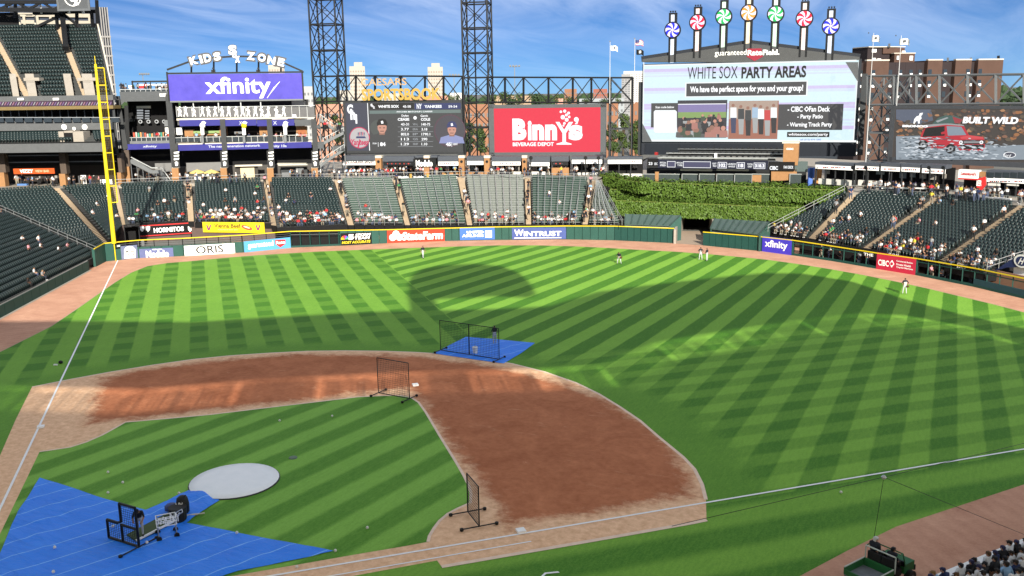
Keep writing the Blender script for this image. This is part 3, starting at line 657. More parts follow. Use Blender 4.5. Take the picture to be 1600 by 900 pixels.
# ad boards fixed on the wall
def ad(label, pl, x0, y0, x1, y1, mat, **k): return board("ad_board", label, pl, x0, y0, x1, y1, mat, "ad board", group="ad boards on the outfield wall", **k)
pl = wpl(2); a = ad("slate blue wall ad board with a white arched emblem, first from the yellow pole", pl, 189, 383.5, 215, 404.5, M("ad_slate_blue", (.14, .17, .28), .5))
px_poly(a, pl, [(194,404),(194,390),(197,386),(202,384.5),(208,385.5),(212,390),(212,403)], PAPER, .08, name="emblem")
px_text(a, pl, "Mobil", 196, 391, 210, 394.5, BLACK, .10); px_text(a, pl, "1 9 0 8", 196, 396, 210, 399.5, RED, .10)
b_ = board("distance_sign", "small white distance figures 330 beside the yellow pole", pl, 181.5, 382.5, 188.5, 386, DGREEN, "sign", off=.06); px_text(b_, pl, "330", 182.5, 383, 187.5, 385.6, PAPER, .08)
pl = wpl(3); a = ad("slate blue wall ad board with white lettering Modelo", pl, 217, 388, 271, 403, M("ad_slate_blue2", (.115, .14, .30), .5))
px_text(a, pl, "Modelo", 228, 391, 264, 402.5, PAPER, .08, bold=.05); px_text(a, pl, "CERVEZA", 238, 388.6, 254, 390.4, PAPER, .08)
a = ad("white wall ad board with black lettering ORIS", pl, 287, 382, 367, 398.5, PAPER) if False else ad("white wall ad board with black lettering ORIS", wpl(4), 288, 382, 367, 398.5, PAPER)
px_text(a, wpl(4), "ORIS", 306, 383.5, 349, 395.5, BLACK, .08, bold=.012)
for x in (301.5, 352): px_rect(a, wpl(4), x, 382, x+.5, 398.5, GREYST, .06, .02, "seam")
pl = wpl(5); a = ad("sky blue wall ad board with white lettering guaranteed and a red badge", pl, 381, 374, 454, 391, LBLUE)
px_text(a, pl, "guaranteed", 387, 377.5, 427, 388, PAPER, .08, bold=.035)
px_poly(a, pl, [(430,374.8),(446,374.2),(446,381),(438,386.5),(430,381)], RED, .07, name="badge"); px_text(a, pl, "Rate", 431, 376, 445, 381, PAPER, .10, bold=.03)
pl = wpl(7); a = ad("black wall ad board with a coloured fan emblem and weather slogan", pl, 532.5, 363.5, 580.5, 382, INK)
for k, cc in enumerate(((.75,.55,.02),(.75,.2,.02),(.6,.03,.06),(.25,.05,.45),(.05,.2,.6),(.1,.45,.12))):
    t0, t1 = math.pi*(1-k/6), math.pi*(1-(k+1)/6); u, z = pl.uz(539, 374)
    b = MB(); b.prism([pl.p(u, z, .08)] + [pl.p(u+.62*math.cos(lerp(t0, t1, s)), z+.62*math.sin(lerp(t0, t1, s)), .08) for s in (0, .5, 1)], -pl.n*.02); b.build("emblem_feather", M("feather_%d" % k, cc, .5), a)
px_text(a, pl, "5", 544, 366, 553, 374.3, PAPER, .08, bold=.05); px_text(a, pl, "STORM", 555, 364.5, 579, 368.6, PAPER, .08, bold=.03, shear=.2); px_text(a, pl, "TEAM", 554, 369.2, 578, 373.6, PAPER, .08, bold=.03, shear=.2)
px_text(a, pl, "MOST ACCURATE", 534, 376, 579, 380, SYELL, .08, bold=.03, shear=.2)
pl = wpl(8); a = ad("bright red wall ad board with a white three-oval emblem and wide white lettering", pl, 605, 358.5, 694.5, 378.5, M("ad_red", (.68, .045, .02), .5))
for x, y in ((613.5, 371), (624, 370.6), (618.7, 365.5)): px_disc(a, pl, x, y, 5.4, PAPER, .08, "emblem_oval")
px_text(a, pl, "StateFarm", 628, 361.5, 692, 374.5, PAPER, .08, bold=.045, shear=.12)
pl = wpl(9); a = ad("royal blue wall ad board with small white lettering and a globe emblem", pl, 718.5, 356, 773, 374.5, BLUE)
px_text(a, pl, "UNITED", 729, 360.5, 755.5, 364.6, PAPER, .08, bold=.035); px_text(a, pl, "AIRLINES", 722, 366, 755.5, 370.2, PAPER, .08, bold=.035)
px_rect(a, pl, 758, 360.3, 768.5, 370.8, PAPER, .07, .02, "emblem"); 
for k in range(3): px_poly(a, pl, [(759+3*k,370),(761+3*k,361),(762+3*k,361),(760.4+3*k,370)], BLUE, .09, name="emblem_line")
pl = wpl(10); a = ad("navy wall ad board with underlined white serif lettering", pl, 800, 355.5, 884.5, 373.5, M("ad_navy", (.065, .10, .30), .5))
px_text(a, pl, "W", 803.5, 358.8, 818, 368.5, PAPER, .08, bold=.03); px_text(a, pl, "INTRUST", 818.5, 361, 877, 368.8, PAPER, .08, bold=.03); px_rect(a, pl, 803.5, 371, 877, 372, PAPER, .08, .02, "underline")
pl = wpl(1, True); a = ad("violet wall ad board with white lettering in right field", pl, 1191, 371.5, 1237, 396, M("ad_violet", (.06, .045, .50), .45))
px_text(a, pl, "xfinity", 1195.5, 376, 1231, 390.5, PAPER, .08, bold=.025)
pl = wpl(4, True); a = ad("crimson wall ad board with white bank lettering in right field", pl, 1369.5, 398.5, 1431, 426.5, M("ad_crimson", (.50, .025, .06), .5))
px_text(a, pl, "CIBC", 1372.5, 406, 1389.5, 415.5, PAPER, .08, bold=.03); u, z = pl.uz(1394, 412)
b = MB(); b.prism([pl.p(u-.34, z, .08), pl.p(u, z-.5, .08), pl.p(u+.34, z, .08), pl.p(u, z+.5, .08)], -pl.n*.02); b.build("emblem", PAPER, a); disc(a, pl, u, z, .2, M("ad_crimson"), .10, "emblem_hole")
for k, s in enumerate(("Commercial Banking", "Private Wealth", "Capital Markets")): px_text(a, pl, s, 1401, 408+4.8*k, 1427-3*k*(k < 2), 411.2+4.8*k, PAPER, .08, bold=.02, skew=-.0)
b_ = board("bullpen_sign", "white letters THE on the dark bullpen fence left of the crimson board", wpl(3, True), 1347, 394.5, 1368, 401, INK, "sign", off=.06); px_text(b_, wpl(3, True), "THE", 1350, 395.5, 1365, 400, PAPER, .08, bold=.03)

# ================================================================ FOUL POLE
def foul_pole():
    p = gp(181, 407); root = thing("foul_pole", "tall yellow foul pole with a ladder-like side screen", "foul pole", p)
    top = Plane(p, p+RR).hit(148, 100).z
    b = MB(); b.bar((p.x, p.y, 0), (p.x, p.y, 2.5), .16, 8); b.build("lower_pole", YELLOW, root)
    b = MB(); b.bar((p.x, p.y, 2.5), (p.x, p.y, top), .62, 10, w2=.34); b.build("pole", YELLOW, root)
    b = MB(); b.bar((p.x, p.y, top), (p.x, p.y, top+1.1), .1, 6); b.build("tip", YELLOW, root)
    pl = Plane(p, p+WS[2][0].e*5); zt = pl.hit(157, 106).z; zb = pl.hit(181, 316).z; w0 = .35; w1 = 1.05
    for u in (w1,): b = MB(); b.bar(pl.p(u, zb), pl.p(u, zt), .1); b.build("screen_frame", YELLOW, root)
    k = int((zt-zb)/2.1)
    for j in range(k+1):
        z = lerp(zb, zt, j/k); b = MB(); b.bar(pl.p(.1, z), pl.p(w1, z), .12); b.build("screen_rung", YELLOW, root)
    b = MB(); mk = int((zt-zb)/.28)
    for j in range(mk): z = zb+.28*j; b.bar(pl.p(.2, z), pl.p(w1, z), .04)
    for j in range(1, 4): u = .2+.21*j; b.bar(pl.p(u, zb), pl.p(u, zt), .04)
    stuff(b.build("screen_mesh", M("screen_mesh_brown", (.10, .07, .02), .6), root))
foul_pole()

# ================================================================ PATIO AND BULLPEN BEHIND THE LEFT FIELD WALL
def pen():
    pf = Plane(pz(196, 351, 3.1), pz(293, 345, 3.1)); pf2 = Plane(pz(304, 346, 3.1), pz(424, 350, 2.8))
    for nm, lab, pl, x0, x1 in (("retaining_wall", "dark wall below the left field seats behind the striped ad board", pf, 170, 297), ("retaining_wall", "dark wall below the left field seats behind the yellow ad board", pf2, 298, 428)):
        u0, u1 = pl.uz(x0, 350)[0], pl.uz(x1, 350)[0]; b = MB(); b.prect(pl, u0, 0, u1, 3.0, -.1, .3); tag(b.build(nm, M("pen_wall", (.12, .085, .075), .85), loc=pl.p(u0, 0)), lab, "wall")
    b = MB(); b.poly([V((p.x, p.y, .05)) for p in (gp(184, 400), gp(380, 390), gp(450, 383), gp(440, 360), pz(424, 352, 0), pz(300, 349, 0), pz(190, 355, 0))]) if False else None
    a = board("ad_board", "black ad board with red edges and white lettering below the left field seats", pf, 215, 350, 315, 366, INK, "ad board", off=.25)
    px_rect(a, pf, 215, 349.2, 315, 350.8, RED, .32, .05, "edge"); px_rect(a, pf, 215, 365, 315, 366.5, RED, .32, .05, "edge")
    px_text(a, pf, "HORNITOS", 240, 354.5, 287, 362, PAPER, .32, bold=.05)
    for x in (222, 231, 297, 306): px_poly(a, pf, [(x-3.5,354),(x,352.5),(x+3.5,354),(x+3,359),(x,362.5),(x-3,359)], PAPER, .32, name="shield")
    a = board("ad_board", "yellow ad board with a hot dog picture below the left field seats", pf2, 318, 347, 414, 363, SYELL, "ad board", off=.25)
    px_text(a, pf2, "Vienna Beef", 336, 349, 377, 355.5, M("ad_brown_ink", (.12, .05, .02), .6), .32, bold=.02); px_text(a, pf2, "chicago's hot dog", 342, 357.5, 373, 359.5, M("ad_blue_ink", (.04, .08, .35), .6), .32)
    for x in (326, 403): px_poly(a, pf2, [(x-4,351.5),(x-2,351.5),(x,357),(x+2,351.5),(x+4,351.5),(x+1.4,359.5),(x-1.4,359.5)], M("ad_plum", (.25, .02, .18), .6), .32, name="letter_emblem")
    for off, cc, dy, w in ((.31, (.60, .30, .08), 0, 8.5), (.33, (.45, .05, .03), -.5, 7.5), (.35, (.85, .78, .5), -.9, 5.0)):
        u, z = pf2.uz(387, 355.5+dy); ax = V((math.cos(-.28), math.sin(-.28), 0)); s = .12*1.0
        pts = [pf2.p(u + w*s*math.cos(t)*ax.x - (2.6*s*w/8.5)*math.sin(t)*ax.y*1.0, z + w*s*math.cos(t)*ax.y + 2.9*s*(w/8.5 if w > 6 else .35)*math.sin(t), off) for t in np.linspace(0, 2*math.pi, 16, endpoint=False)]
        b = MB(); b.prism(pts, -pf2.n*.015); b.build("hot_dog_print", M("print_%d" % int(w*10), cc, .6), a)
    # dark camera booth next to the pole
    u0, z0, u1, z1 = pf.box(184, 356, 213, 377); root = thing("camera_booth", "black open-fronted booth beside the yellow foul pole", "booth", pf.p(u0, 0, 5))
    b = MB(); o = 4.2
    b.prect(pf, u0+1, 0, u1+.5, 3.2, o-1.8, .15); b.build("back_panel", INK, root)
    for u in (u0+1, u1+.35): q = MB(); q.obox(pf.p(u, 0, o-1.8), pf.e*.15, pf.n*1.8, (0,0,3.2)); q.build("side_panel", BLACK, root)
    q = MB(); q.obox(pf.p(u0+1, 3.2, o-1.8), pf.e*(u1-u0-.35), pf.n*1.9, (0,0,.15)); q.build("roof", BLACK, root)
    q = MB(); q.obox(pf.p(u0+2.6, 0, o-.9), pf.e*1.2, pf.n*.5, (0,0,1.0)); q.build("counter", GREYST, root)
pen()

# ================================================================ BATTER'S EYE: tunnel, shelters, ivy terraces
def shelter(label, e0, e1, r0, r1, zE, zR, wallm):
    """ribbed metal lean-to: eave pixels e0,e1 at height zE, ridge pixels r0,r1 at height zR"""
    E0, E1, R0, R1 = gp(*e0, zE), gp(*e1, zE), gp(*r0, zR), gp(*r1, zR); root = thing("bullpen_shelter", label, "shelter", (E0.x, E0.y, 0), "green roofed bullpen shelters")
    dn = V((0, 0, -.12)); b = MB(); b.hexa([E0+dn, E1+dn, R1+dn, R0+dn, E0, E1, R1, R0]); b.build("roof", M("green_metal_roof", (.085, .130, .118), .4, .2), root)
    k = max(4, int((E1-E0).length/.95))
    for j in range(k+1):
        q = MB(); q.bar(lerp(E0, E1, j/k)+V((0,0,.05)), lerp(R0, R1, j/k)+V((0,0,.05)), .14); q.build("rib", M("roof_rib", (.05, .085, .075), .5, .1), root)
    f = lambda p, z: V((p.x, p.y, z)); s = (R0-E0)*.18; s.z = 0
    q = MB(); q.hexa([f(E0+s, 0), f(E1+s, 0), f(E1+s*1.4, 0), f(E0+s*1.4, 0), f(E0+s, zE+.1), f(E1+s, zE+.1), f(E1+s*1.4, zE+.1), f(E0+s*1.4, zE+.1)]); q.build("front_wall", wallm, root)
    for A, B in ((E0, R0), (E1, R1)):
        q = MB(); w = (E1-E0).normalized()*.2; 
        q.hexa([f(A, 0), f(A+w, 0), f(B+w, 0), f(B, 0), f(A, zE-.15), f(A+w, zE-.15), f(B+w, zR-.15), f(B, zR-.15)]); q.build("end_wall", M("shelter_end", (.05, .12, .10), .7), root)
    return root
LGREY = M("shelter_grey_wall", (.30, .33, .31), .8)
shelter("green ribbed shelter left of the dark tunnel mouth", (976, 350), (1046, 352.5), (977, 334.5), (1063, 336.5), 2.6, 3.9, LGREY)
shelter("green ribbed shelter right of the dark tunnel mouth", (1110, 357), (1186, 366), (1117, 341.5), (1202, 346.5), 2.5, 3.6, LGREY)
def tunnel():
    root = thing("tunnel_entrance", "dark tunnel mouth with pale concrete sides under the ivy", "tunnel", gp(1085, 375))
    a, c = gp(1064, 372), gp(1112, 370); a2, c2 = gp(1066, 361), gp(1113, 361.5)
    pl = Plane(a2, c2); u0, u1 = 0, (c2-a2).length
    b = MB(); b.prect(pl, u0-.5, 0, u1+.5, 2.9, -5.5, .3); b.build("back", INK, root)
    q = MB(); q.obox(pl.p(u0-1, 2.35, -6), pl.e*(u1-u0+2), pl.n*6.0, (0, 0, .6)); q.build("lintel", M("tunnel_lintel", (.06, .06, .055), .9), root)
    for A, B, w in ((gp(1056, 381), a2, .5), (gp(1120, 381), c2, .5)):
        d = (B-A); n = V((-d.y, d.x, 0)).normalized()*.35; B = B + d.normalized()*5.5
        q = MB(); f = lambda p, z: V((p.x, p.y, z)); q.hexa([f(A, 0), f(A+n, 0), f(B+n, 0), f(B, 0), f(A, 2.2), f(A+n, 2.2), f(B+n, 3.0), f(B, 3.0)]); q.build("side_wall", CONC if w else DKCONC, root)
    q = MB(); q.poly([V((p.x, p.y, .02)) for p in (gp(1056, 380.5), gp(1098, 383.5), gp(1118, 375), c2, a2)]); q.build("ramp", M("tunnel_ramp", (.40, .31, .24), .9), root)
    q = MB(); q.prect(plr, 0, 0, (endA-endB).length, 2.2, 0, .25); q.build("gate_panel", DGREEN, root)
tunnel()
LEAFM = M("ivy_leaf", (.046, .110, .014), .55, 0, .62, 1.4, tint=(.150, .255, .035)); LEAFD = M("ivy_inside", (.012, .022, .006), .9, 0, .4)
def leafy(root, surf, n, size, mat, seed, name="leaves", droop=.6, thick=.25):
    """scatter small leaf-shaped faces over quads [(p00,p10,p11,p01), ...]"""
    rnd = random.Random(seed); ar = [((q[1]-q[0]).cross(q[3]-q[0])).length for q in surf]; tot = sum(ar); vs, fs = [], []
    for q, A in zip(surf, ar):
        nn = (q[1]-q[0]).cross(q[3]-q[0]).normalized()
        if nn.dot(CAM-q[0]) < 0: nn = -nn
        for _ in range(int(n*A/tot)):
            u, v = rnd.random(), rnd.random(); p = lerp(lerp(q[0], q[1], u), lerp(q[3], q[2], u), v)
            lump = .5+.5*math.sin(p.x*1.7+1.1*math.sin(p.z*2.1))*math.sin(p.y*1.3+p.z*2.3)
            p = p + nn*(rnd.random()*thick*(.3+lump+.8*max(0, math.sin(p.x*.53+2*math.sin(p.z*1.3))*math.sin(p.x*.21+p.y*.4)))) + V((0, 0, rnd.random()**6*.5)); s = size*rnd.uniform(.6, 1.35)
            d = (nn + V((rnd.uniform(-1, 1), rnd.uniform(-1, 1), rnd.uniform(-.4, 1)))*.75).normalized(); a = d.cross(V((0, 0, 1)))
            if a.length < .05: a = V((1, 0, 0))
            a.normalize(); c = a.cross(d)*-1; k = len(vs)
            vs += [tuple(p - c*s*.6), tuple(p + a*s*.5), tuple(p + c*s*.7), tuple(p - a*s*.5)]; fs.append((k, k+1, k+2, k+3))
    b = MB(); b.v, b.f, b.m = vs, fs, [0]*len(fs); return stuff(b.build(name, mat, root))
def hedge(label, f0, f1, zb0, zb1, zt0, zt1, depth, n, seed):
    """ivy-clad terrace: front face from pixel f0 to f1 (taken at heights zb), its top flat and depth metres deep"""
    A, B = gp(*f0, zb0), gp(*f1, zb1); d = V((B.x-A.x, B.y-A.y, 0)); nb = V((-d.y, d.x, 0)).normalized()
    if nb.dot(A-CAM) < 0: nb = -nb
    root = thing("ivy_hedge", label, "hedge", A, "stepped ivy hedges of the batter's eye")
    a0, b0 = V((A.x, A.y, zb0-.6)), V((B.x, B.y, zb1-.6)); a1, b1 = V((A.x, A.y, zt0)), V((B.x, B.y, zt1))
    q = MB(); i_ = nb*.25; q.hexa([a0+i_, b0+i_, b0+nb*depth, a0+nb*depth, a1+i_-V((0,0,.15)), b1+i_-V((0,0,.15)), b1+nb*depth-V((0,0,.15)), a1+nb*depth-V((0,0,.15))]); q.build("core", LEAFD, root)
    leafy(root, [(a0, b0, b1, a1), (a1, b1, b1+nb*depth, a1+nb*depth), (a0, a0+nb*depth, a1+nb*depth, a1), (b0, b0+nb*depth, b1+nb*depth, b1)], int(n*1.6), .25, LEAFM, seed, thick=.38)
    q = MB(); q.bar(a1+V((0,0,.12))-nb*.05, b1+V((0,0,.12))-nb*.05, .1); q.build("rail", M("hedge_rail", (.18, .22, .05), .6), root)
    return root
hedge("lowest ivy hedge of the batter's eye, above the shelters and the tunnel", (962, 331), (1250, 341), 3.1, 3.2, 4.9, 4.7, 3.4, 9000, 11)
hedge("middle ivy hedge of the batter's eye", (952, 310), (1285, 318), 4.6, 4.6, 6.1, 5.9, 3.2, 8000, 12)
hedge("uppermost ivy hedge of the batter's eye, below the black ribbon board", (998, 301.5), (1322, 313), 5.8, 6.0, 7.6, 7.4, 3.5, 6500, 13)
hedge("short ivy hedge at the far left top of the batter's eye, beside the bleachers", (937, 283), (1000, 297), 7.2, 6.6, 8.2, 7.8, 2.4, 2400, 14)
# ================================================================ PLANES BEHIND THE STANDS
FA = Plane(gp(0, 292, ZT), gp(180, 290, ZT)); FAb = Plane(gp(0, 292, ZT), gp(180, 290, ZT), 20)
FK = Plane(gp(180, 290, ZT), gp(490, 281, ZT), 3)
FS = Plane(gp(540, 280, ZT), gp(940, 280, ZT), 8); SL = Plane(gp(540, 280, ZT), gp(940, 280, ZT), 14)
SC = Plane(gp(1003, 283, ZT), gp(1340, 289, ZT), 16); FC = Plane(gp(1003, 283, ZT), gp(1340, 289, ZT), 3)
SR = Plane(gp(1340, 300, ZT), gp(1600, 318, ZT), 14); FR = Plane(gp(1340, 300, ZT), gp(1600, 318, ZT), 7)
def slab(root, pl, x0, y0, x1, y1, depth, mat, name, off=0.0):
    u0, z0, u1, z1 = pl.box(x0, y0, x1, y1); b = MB(); b.prect(pl, u0, z0, u1, z1, off, depth); return b.build(name, mat, root)

# ================================================================ STACKED DECKS AT THE LEFT EDGE
def left_decks():
    root = thing("upper_deck_stand", "stacked decks at the left edge with suites, fascias and a dark concourse below", "grandstand", FA.hit(90, 292))
    soff = M("suite_soffit", (.20, .145, .06), .7); fas = M("deck_fascia", (.115, .12, .125), .6)
    slab(root, FA, -60, 150, 177.5, 158, 1.0, fas, "upper_fascia", .2)
    r = slab(root, FA, -60, 158, 177, 166, .3, M("ribbon_screen", (.05, .03, .05), .4), "ribbon_screen", .35)
    rnd = random.Random(5)
    for i in range(44):
        x = -6+4.1*i; px_poly(r, FA, [(x,164.5),(x+2.6,159.4),(x+4.2,159.4),(x+1.6,164.5)], LED(("pink", "lilac", "pale")[i % 3], ((.75,.35,.45),(.45,.25,.55),(.8,.75,.75))[i % 3], .5), .40, .02, "screen_mark")
    slab(root, FA, -60, 166.3, 179, 171.5, 3.0, soff, "soffit_lip", .5)
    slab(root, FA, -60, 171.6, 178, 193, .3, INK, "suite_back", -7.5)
    for i in range(15): x = -8+13*i; px_rect(root, FA, x, 172, x+1.1, 186, GREYST, -2.2, .15, "suite_post")
    slab(root, FA, -60, 189, 178, 193.5, 8, fas, "suite_floor", -.3)
    for i in range(13): x = -6+15*i; px_rect(root, FA, x, 184, x+12.5, 191, GLASS, .15, .06, "rail_glass"); px_rect(root, FA, x-1, 183, x+14, 184, SILVER, .2, .06, "hand_rail")
    slab(root, FA, -60, 193, 179, 203.5, .8, fas, "club_fascia", 1.2)
    for x in (106, 121.5, 138): px_disc(root, FA, x, 198 if x != 121.5 else 200.5, 4.2 if x != 121.5 else 2.5, PAPER, 1.3, "round_sign", n=14)
    slab(root, FA, -60, 222.5, 183, 236, .8, fas, "lower_fascia", 4.4)
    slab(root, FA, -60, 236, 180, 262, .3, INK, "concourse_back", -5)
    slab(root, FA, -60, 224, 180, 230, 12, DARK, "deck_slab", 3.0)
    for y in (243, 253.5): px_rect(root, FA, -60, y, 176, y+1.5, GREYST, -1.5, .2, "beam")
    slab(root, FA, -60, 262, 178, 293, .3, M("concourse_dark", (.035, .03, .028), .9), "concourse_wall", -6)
    for x0, x1, y0 in ((-14, 5, 270), (91, 100.5, 272), (182, 188, 270)):
        c = px_rect(root, FA, x0, y0, x1, 296, TAN, -.5, 1.2, "brick_column"); px_rect(c, FA, x0, 240, x1, y0, M("column_brown", (.10, .075, .06), .8), -.5, 1.2, "column_shaft")
    px_rect(root, FA, 109, 277, 117, 291, PAPER, -4, .2, "door_panel"); px_rect(root, FA, 144, 283, 163, 291, PAPER, -3, .2, "counter_sign"); px_rect(root, FA, 17, 289, 32, 294, M("blue_cloth", (.10, .22, .50)), -2, .8, "counter_cloth")
    for i in range(8): px_rect(root, FA, 38+9*i+rnd.random()*3, 276+rnd.random()*4, 42+9*i, 290, M("shop_fitting_%d" % (i % 3), ((.30,.28,.26),(.10,.10,.11),(.22,.20,.16))[i % 3]), -4.5, .3, "shop_fitting")
    s = board("hanging_sign", "long orange hanging sign with white lettering under the left decks", FA, 22, 263, 86, 271.5, M("sign_orange", (.55, .085, .015), .5), "sign", off=.2)
    px_text(s, FA, "VIZZY", 32, 264.6, 53, 270, PAPER, .24, bold=.04); px_text(s, FA, "VIEW BAR", 56, 265.2, 78, 269, M("sign_pale_orange", (.85, .50, .30)), .24, bold=.02)
    # club seats between the fascias
    B0, B1 = FA.hit(-60, 222.5, 4.3), FA.hit(180, 222.5, 4.3); T0, T1 = FA.hit(-60, 203, -1.2), FA.hit(177, 203, -1.2)
    def hole(p, i):
        q = (p-CAM); X = 800+FPX*q.dot(RR)/q.dot(FF); return 112 < X < 147
    section("short club level seating rows between two grey fascias at the left edge", B0, B1, T0, T1, 6, name="seating_section", skip=hole)
    v = thing("vomitory", "white walled doorway in the club level seats at the left edge", "doorway", FA.hit(125, 222, 2))
    px_rect(v, FA, 117, 206, 131, 224, INK, 3.6, 2, "opening"); px_rect(v, FA, 109, 204, 117, 223, CONC, 3.7, 2.4, "side_wall"); px_rect(v, FA, 131, 204, 147, 223, CONC, 3.7, 2.4, "side_wall"); px_rect(v, FA, 117, 203, 131, 206, CONC, 3.7, 2.4, "lintel")
    # upper deck seats
    f = lambda x: FA.hit(x, 151, 0); t = lambda x: FAb.hit(x, 40)
    def hole2(p, i):
        q = (p-CAM); X = 800+FPX*q.dot(RR)/q.dot(FF); Y = 450-FPX*q.dot(UU)/q.dot(FF)
        return Y > 121 and (18 < X < 62 or 103 < X < 151)
    section("upper deck seats at the very left of the picture, left of the first tan aisle", f(-70), f(38), t(-90), t(-22), 20, skip=hole2, name="upper_deck_section")
    aisle("tan upper deck aisle at the left edge of the picture", f(38), f(48), t(-22), t(-13), 20, group="upper deck aisle stairs")
    section("wide block of upper deck seats between the two tan aisles", f(48), f(130), t(-13), t(87), 20, skip=hole2, name="upper_deck_section")
    aisle("tan upper deck aisle below the dark square roof sign", f(130), f(139), t(87), t(96), 20, group="upper deck aisle stairs")
    section("upper deck seats between the right tan aisle and the deck's end, above the pole's top", f(139), f(176), t(96), t(151), 20, skip=hole2, name="upper_deck_section")
    for lab, x0, x1 in (("upper deck doorway left, with a dark diagonal opening between pale walls", 20, 58), ("upper deck doorway right, beside the top of the yellow pole", 104, 149)):
        v = thing("vomitory", lab, "doorway", FA.hit(x0, 150)); w = x1-x0
        px_rect(v, FA, x0+w*.28, 128, x0+w*.62, 150, INK, -2.4, 1.5, "opening")
        a, b_, c, d = FA.hit(x0, 150, 0), FA.hit(x0+w*.28, 150, 0), FA.hit(x0+w*.18, 121, -4), FA.hit(x0-w*.12, 121, -4)
        for X0, X1 in ((0, .26), (.64, 1.0)):
            p = [FA.hit(x0+w*X0, 150, .05), FA.hit(x0+w*X1, 150, .05), FA.hit(x0+w*X1-5, 121.5, -4.4), FA.hit(x0+w*X0-5, 121.5, -4.4)]
            q = MB(); q.hexa([p[0]-V((0,0,1.5)), p[1]-V((0,0,1.5)), p[2]-V((0,0,3)), p[3]-V((0,0,3)), p[0]+V((0,0,.5)), p[1]+V((0,0,.5)), p[2]+V((0,0,.7)), p[3]+V((0,0,.7))]); q.build("side_wall", CONC, v)
        px_rect(v, FA, x0+w*.1, 121, x0+w*.75, 126, CONC, -2.6, 1.6, "lintel")
    for x in (30, 85):
        px_rect(root, FA, x, 153, x+9, 156.5, PAPER, .5, .2, "floodlight")
    # end wall of the deck and structure under the seats
    b = MB(); E0, E1 = f(177.2), t(152); z0 = FA.hit(178, 240).z
    b.hexa([V((E0.x,E0.y,z0)), V((E1.x,E1.y,z0)), V((E1.x,E1.y,z0))-FA.e*.4, V((E0.x,E0.y,z0))-FA.e*.4, E0, E1, E1-FA.e*.4, E0-FA.e*.4]); b.build("end_wall", M("end_wall_steel", (.05,.055,.06), .7), root)
    q = MB(); q.bar(E0+V((0,0,.9)), E1+V((0,0,.9)), .25); q.build("end_rail", CREAM, root)
    bk = MB(); L0, L1 = t(-90), t(153); zb = FAb.hit(0, 20).z; bk.obox(V((L0.x,L0.y,L0.z-4)), L1-L0-V((0,0,(L1-L0).z)), -FAb.n*.3, (0,0,3.9)); bk.build("back_wall", DARK, root)
    # roof steel over the upper deck
    rs = thing("roof_structure", "black steel roof trusses over the upper deck, top left", "roof", FAb.hit(40, 20))
    px_rect(rs, FAb, -90, 20, 26, 46, INK, -.5, .3, "dark_wall"); px_rect(rs, FAb, -90, 14, 54, 19, CREAM, -.3, .4, "white_beam")
    for x0, y0, x1, y1 in ((28, 22, 54, 24), (28, 40, 54, 42), (28, 22, 30, 42), (52, 22, 54, 42)): px_rect(rs, FAb, x0, y0, x1, y1, CREAM, -.3, .3, "frame_bar")
    def bars(pl, L_, w, nm, off=0.0):
        for a0, b0, a1, b1 in L_: q = MB(); q.bar(pl.hit(a0, b0, off), pl.hit(a1, b1, off), w); q.build(nm, BLACK, rs)
    bars(FAb, [(-60,3,107,3),(-60,13,100,17)], .7, "chord", 3); bars(FAb, [(-20,3,2,13),(2,13,24,3),(24,3,46,14),(46,14,66,3),(66,3,84,15),(84,15,105,3),(10,3,10,13),(36,3,36,14)], .4, "truss_web", 3)
    bars(FAb, [(24,3,24,28),(97,20,99,48),(99,22,55,43),(99,22,130,46),(88,22,90,46),(120,18,120,46),(151,0,153,46),(143,18,145,46)], .45, "strut", 1.0)
    q = MB(); q.bar(FAb.hit(97, 20, 0), FA.hit(103, 76, -11), .9); q.build("column", BLACK, rs)
    px_rect(rs, FAb, 60, 14, 104, 24, BLACK, 2.0, 1.0, "junction_box"); px_rect(rs, FAb, 55, 16.5, 153, 22, BLACK, 1.0, .6, "eaves_beam")
    for x in (72, 115, 137): px_rect(rs, FAb, x, 9 if x == 72 else 17.5, x+2.5, 23, PAPER, 2.2, .3, "lamp")
    s = board("roof_sign", "dark square roof sign with a white ring emblem above the upper deck", FAb, 108, -14, 152, 16.5, SLATE, "sign", off=4, frame=GREYST, fw=.4)
    u, z = FAb.uz(130, -1); 
    b = MB(); n = 28
    for i in range(n):
        t0, t1 = 2*math.pi*i/n, 2*math.pi*(i+1)/n; k = len(b.v)
        b.v += [tuple(FAb.p(u+r*math.cos(t_), z+r*math.sin(t_), 4.1)) for t_ in (t0, t1) for r in (1.45, 1.62)]; b.f.append((k, k+1, k+3, k+2)); b.m.append(0)
    b.build("emblem_ring", PAPER, s)
    px_text(s, FAb, "S", 121, -11, 132, 1, PAPER, 4.12, bold=.05); px_text(s, FAb, "o", 126, -2, 134, 6, PAPER, 4.12, bold=.06); px_text(s, FAb, "x", 131, 2, 140, 11, PAPER, 4.12, bold=.06)
left_decks()
flush_seats()

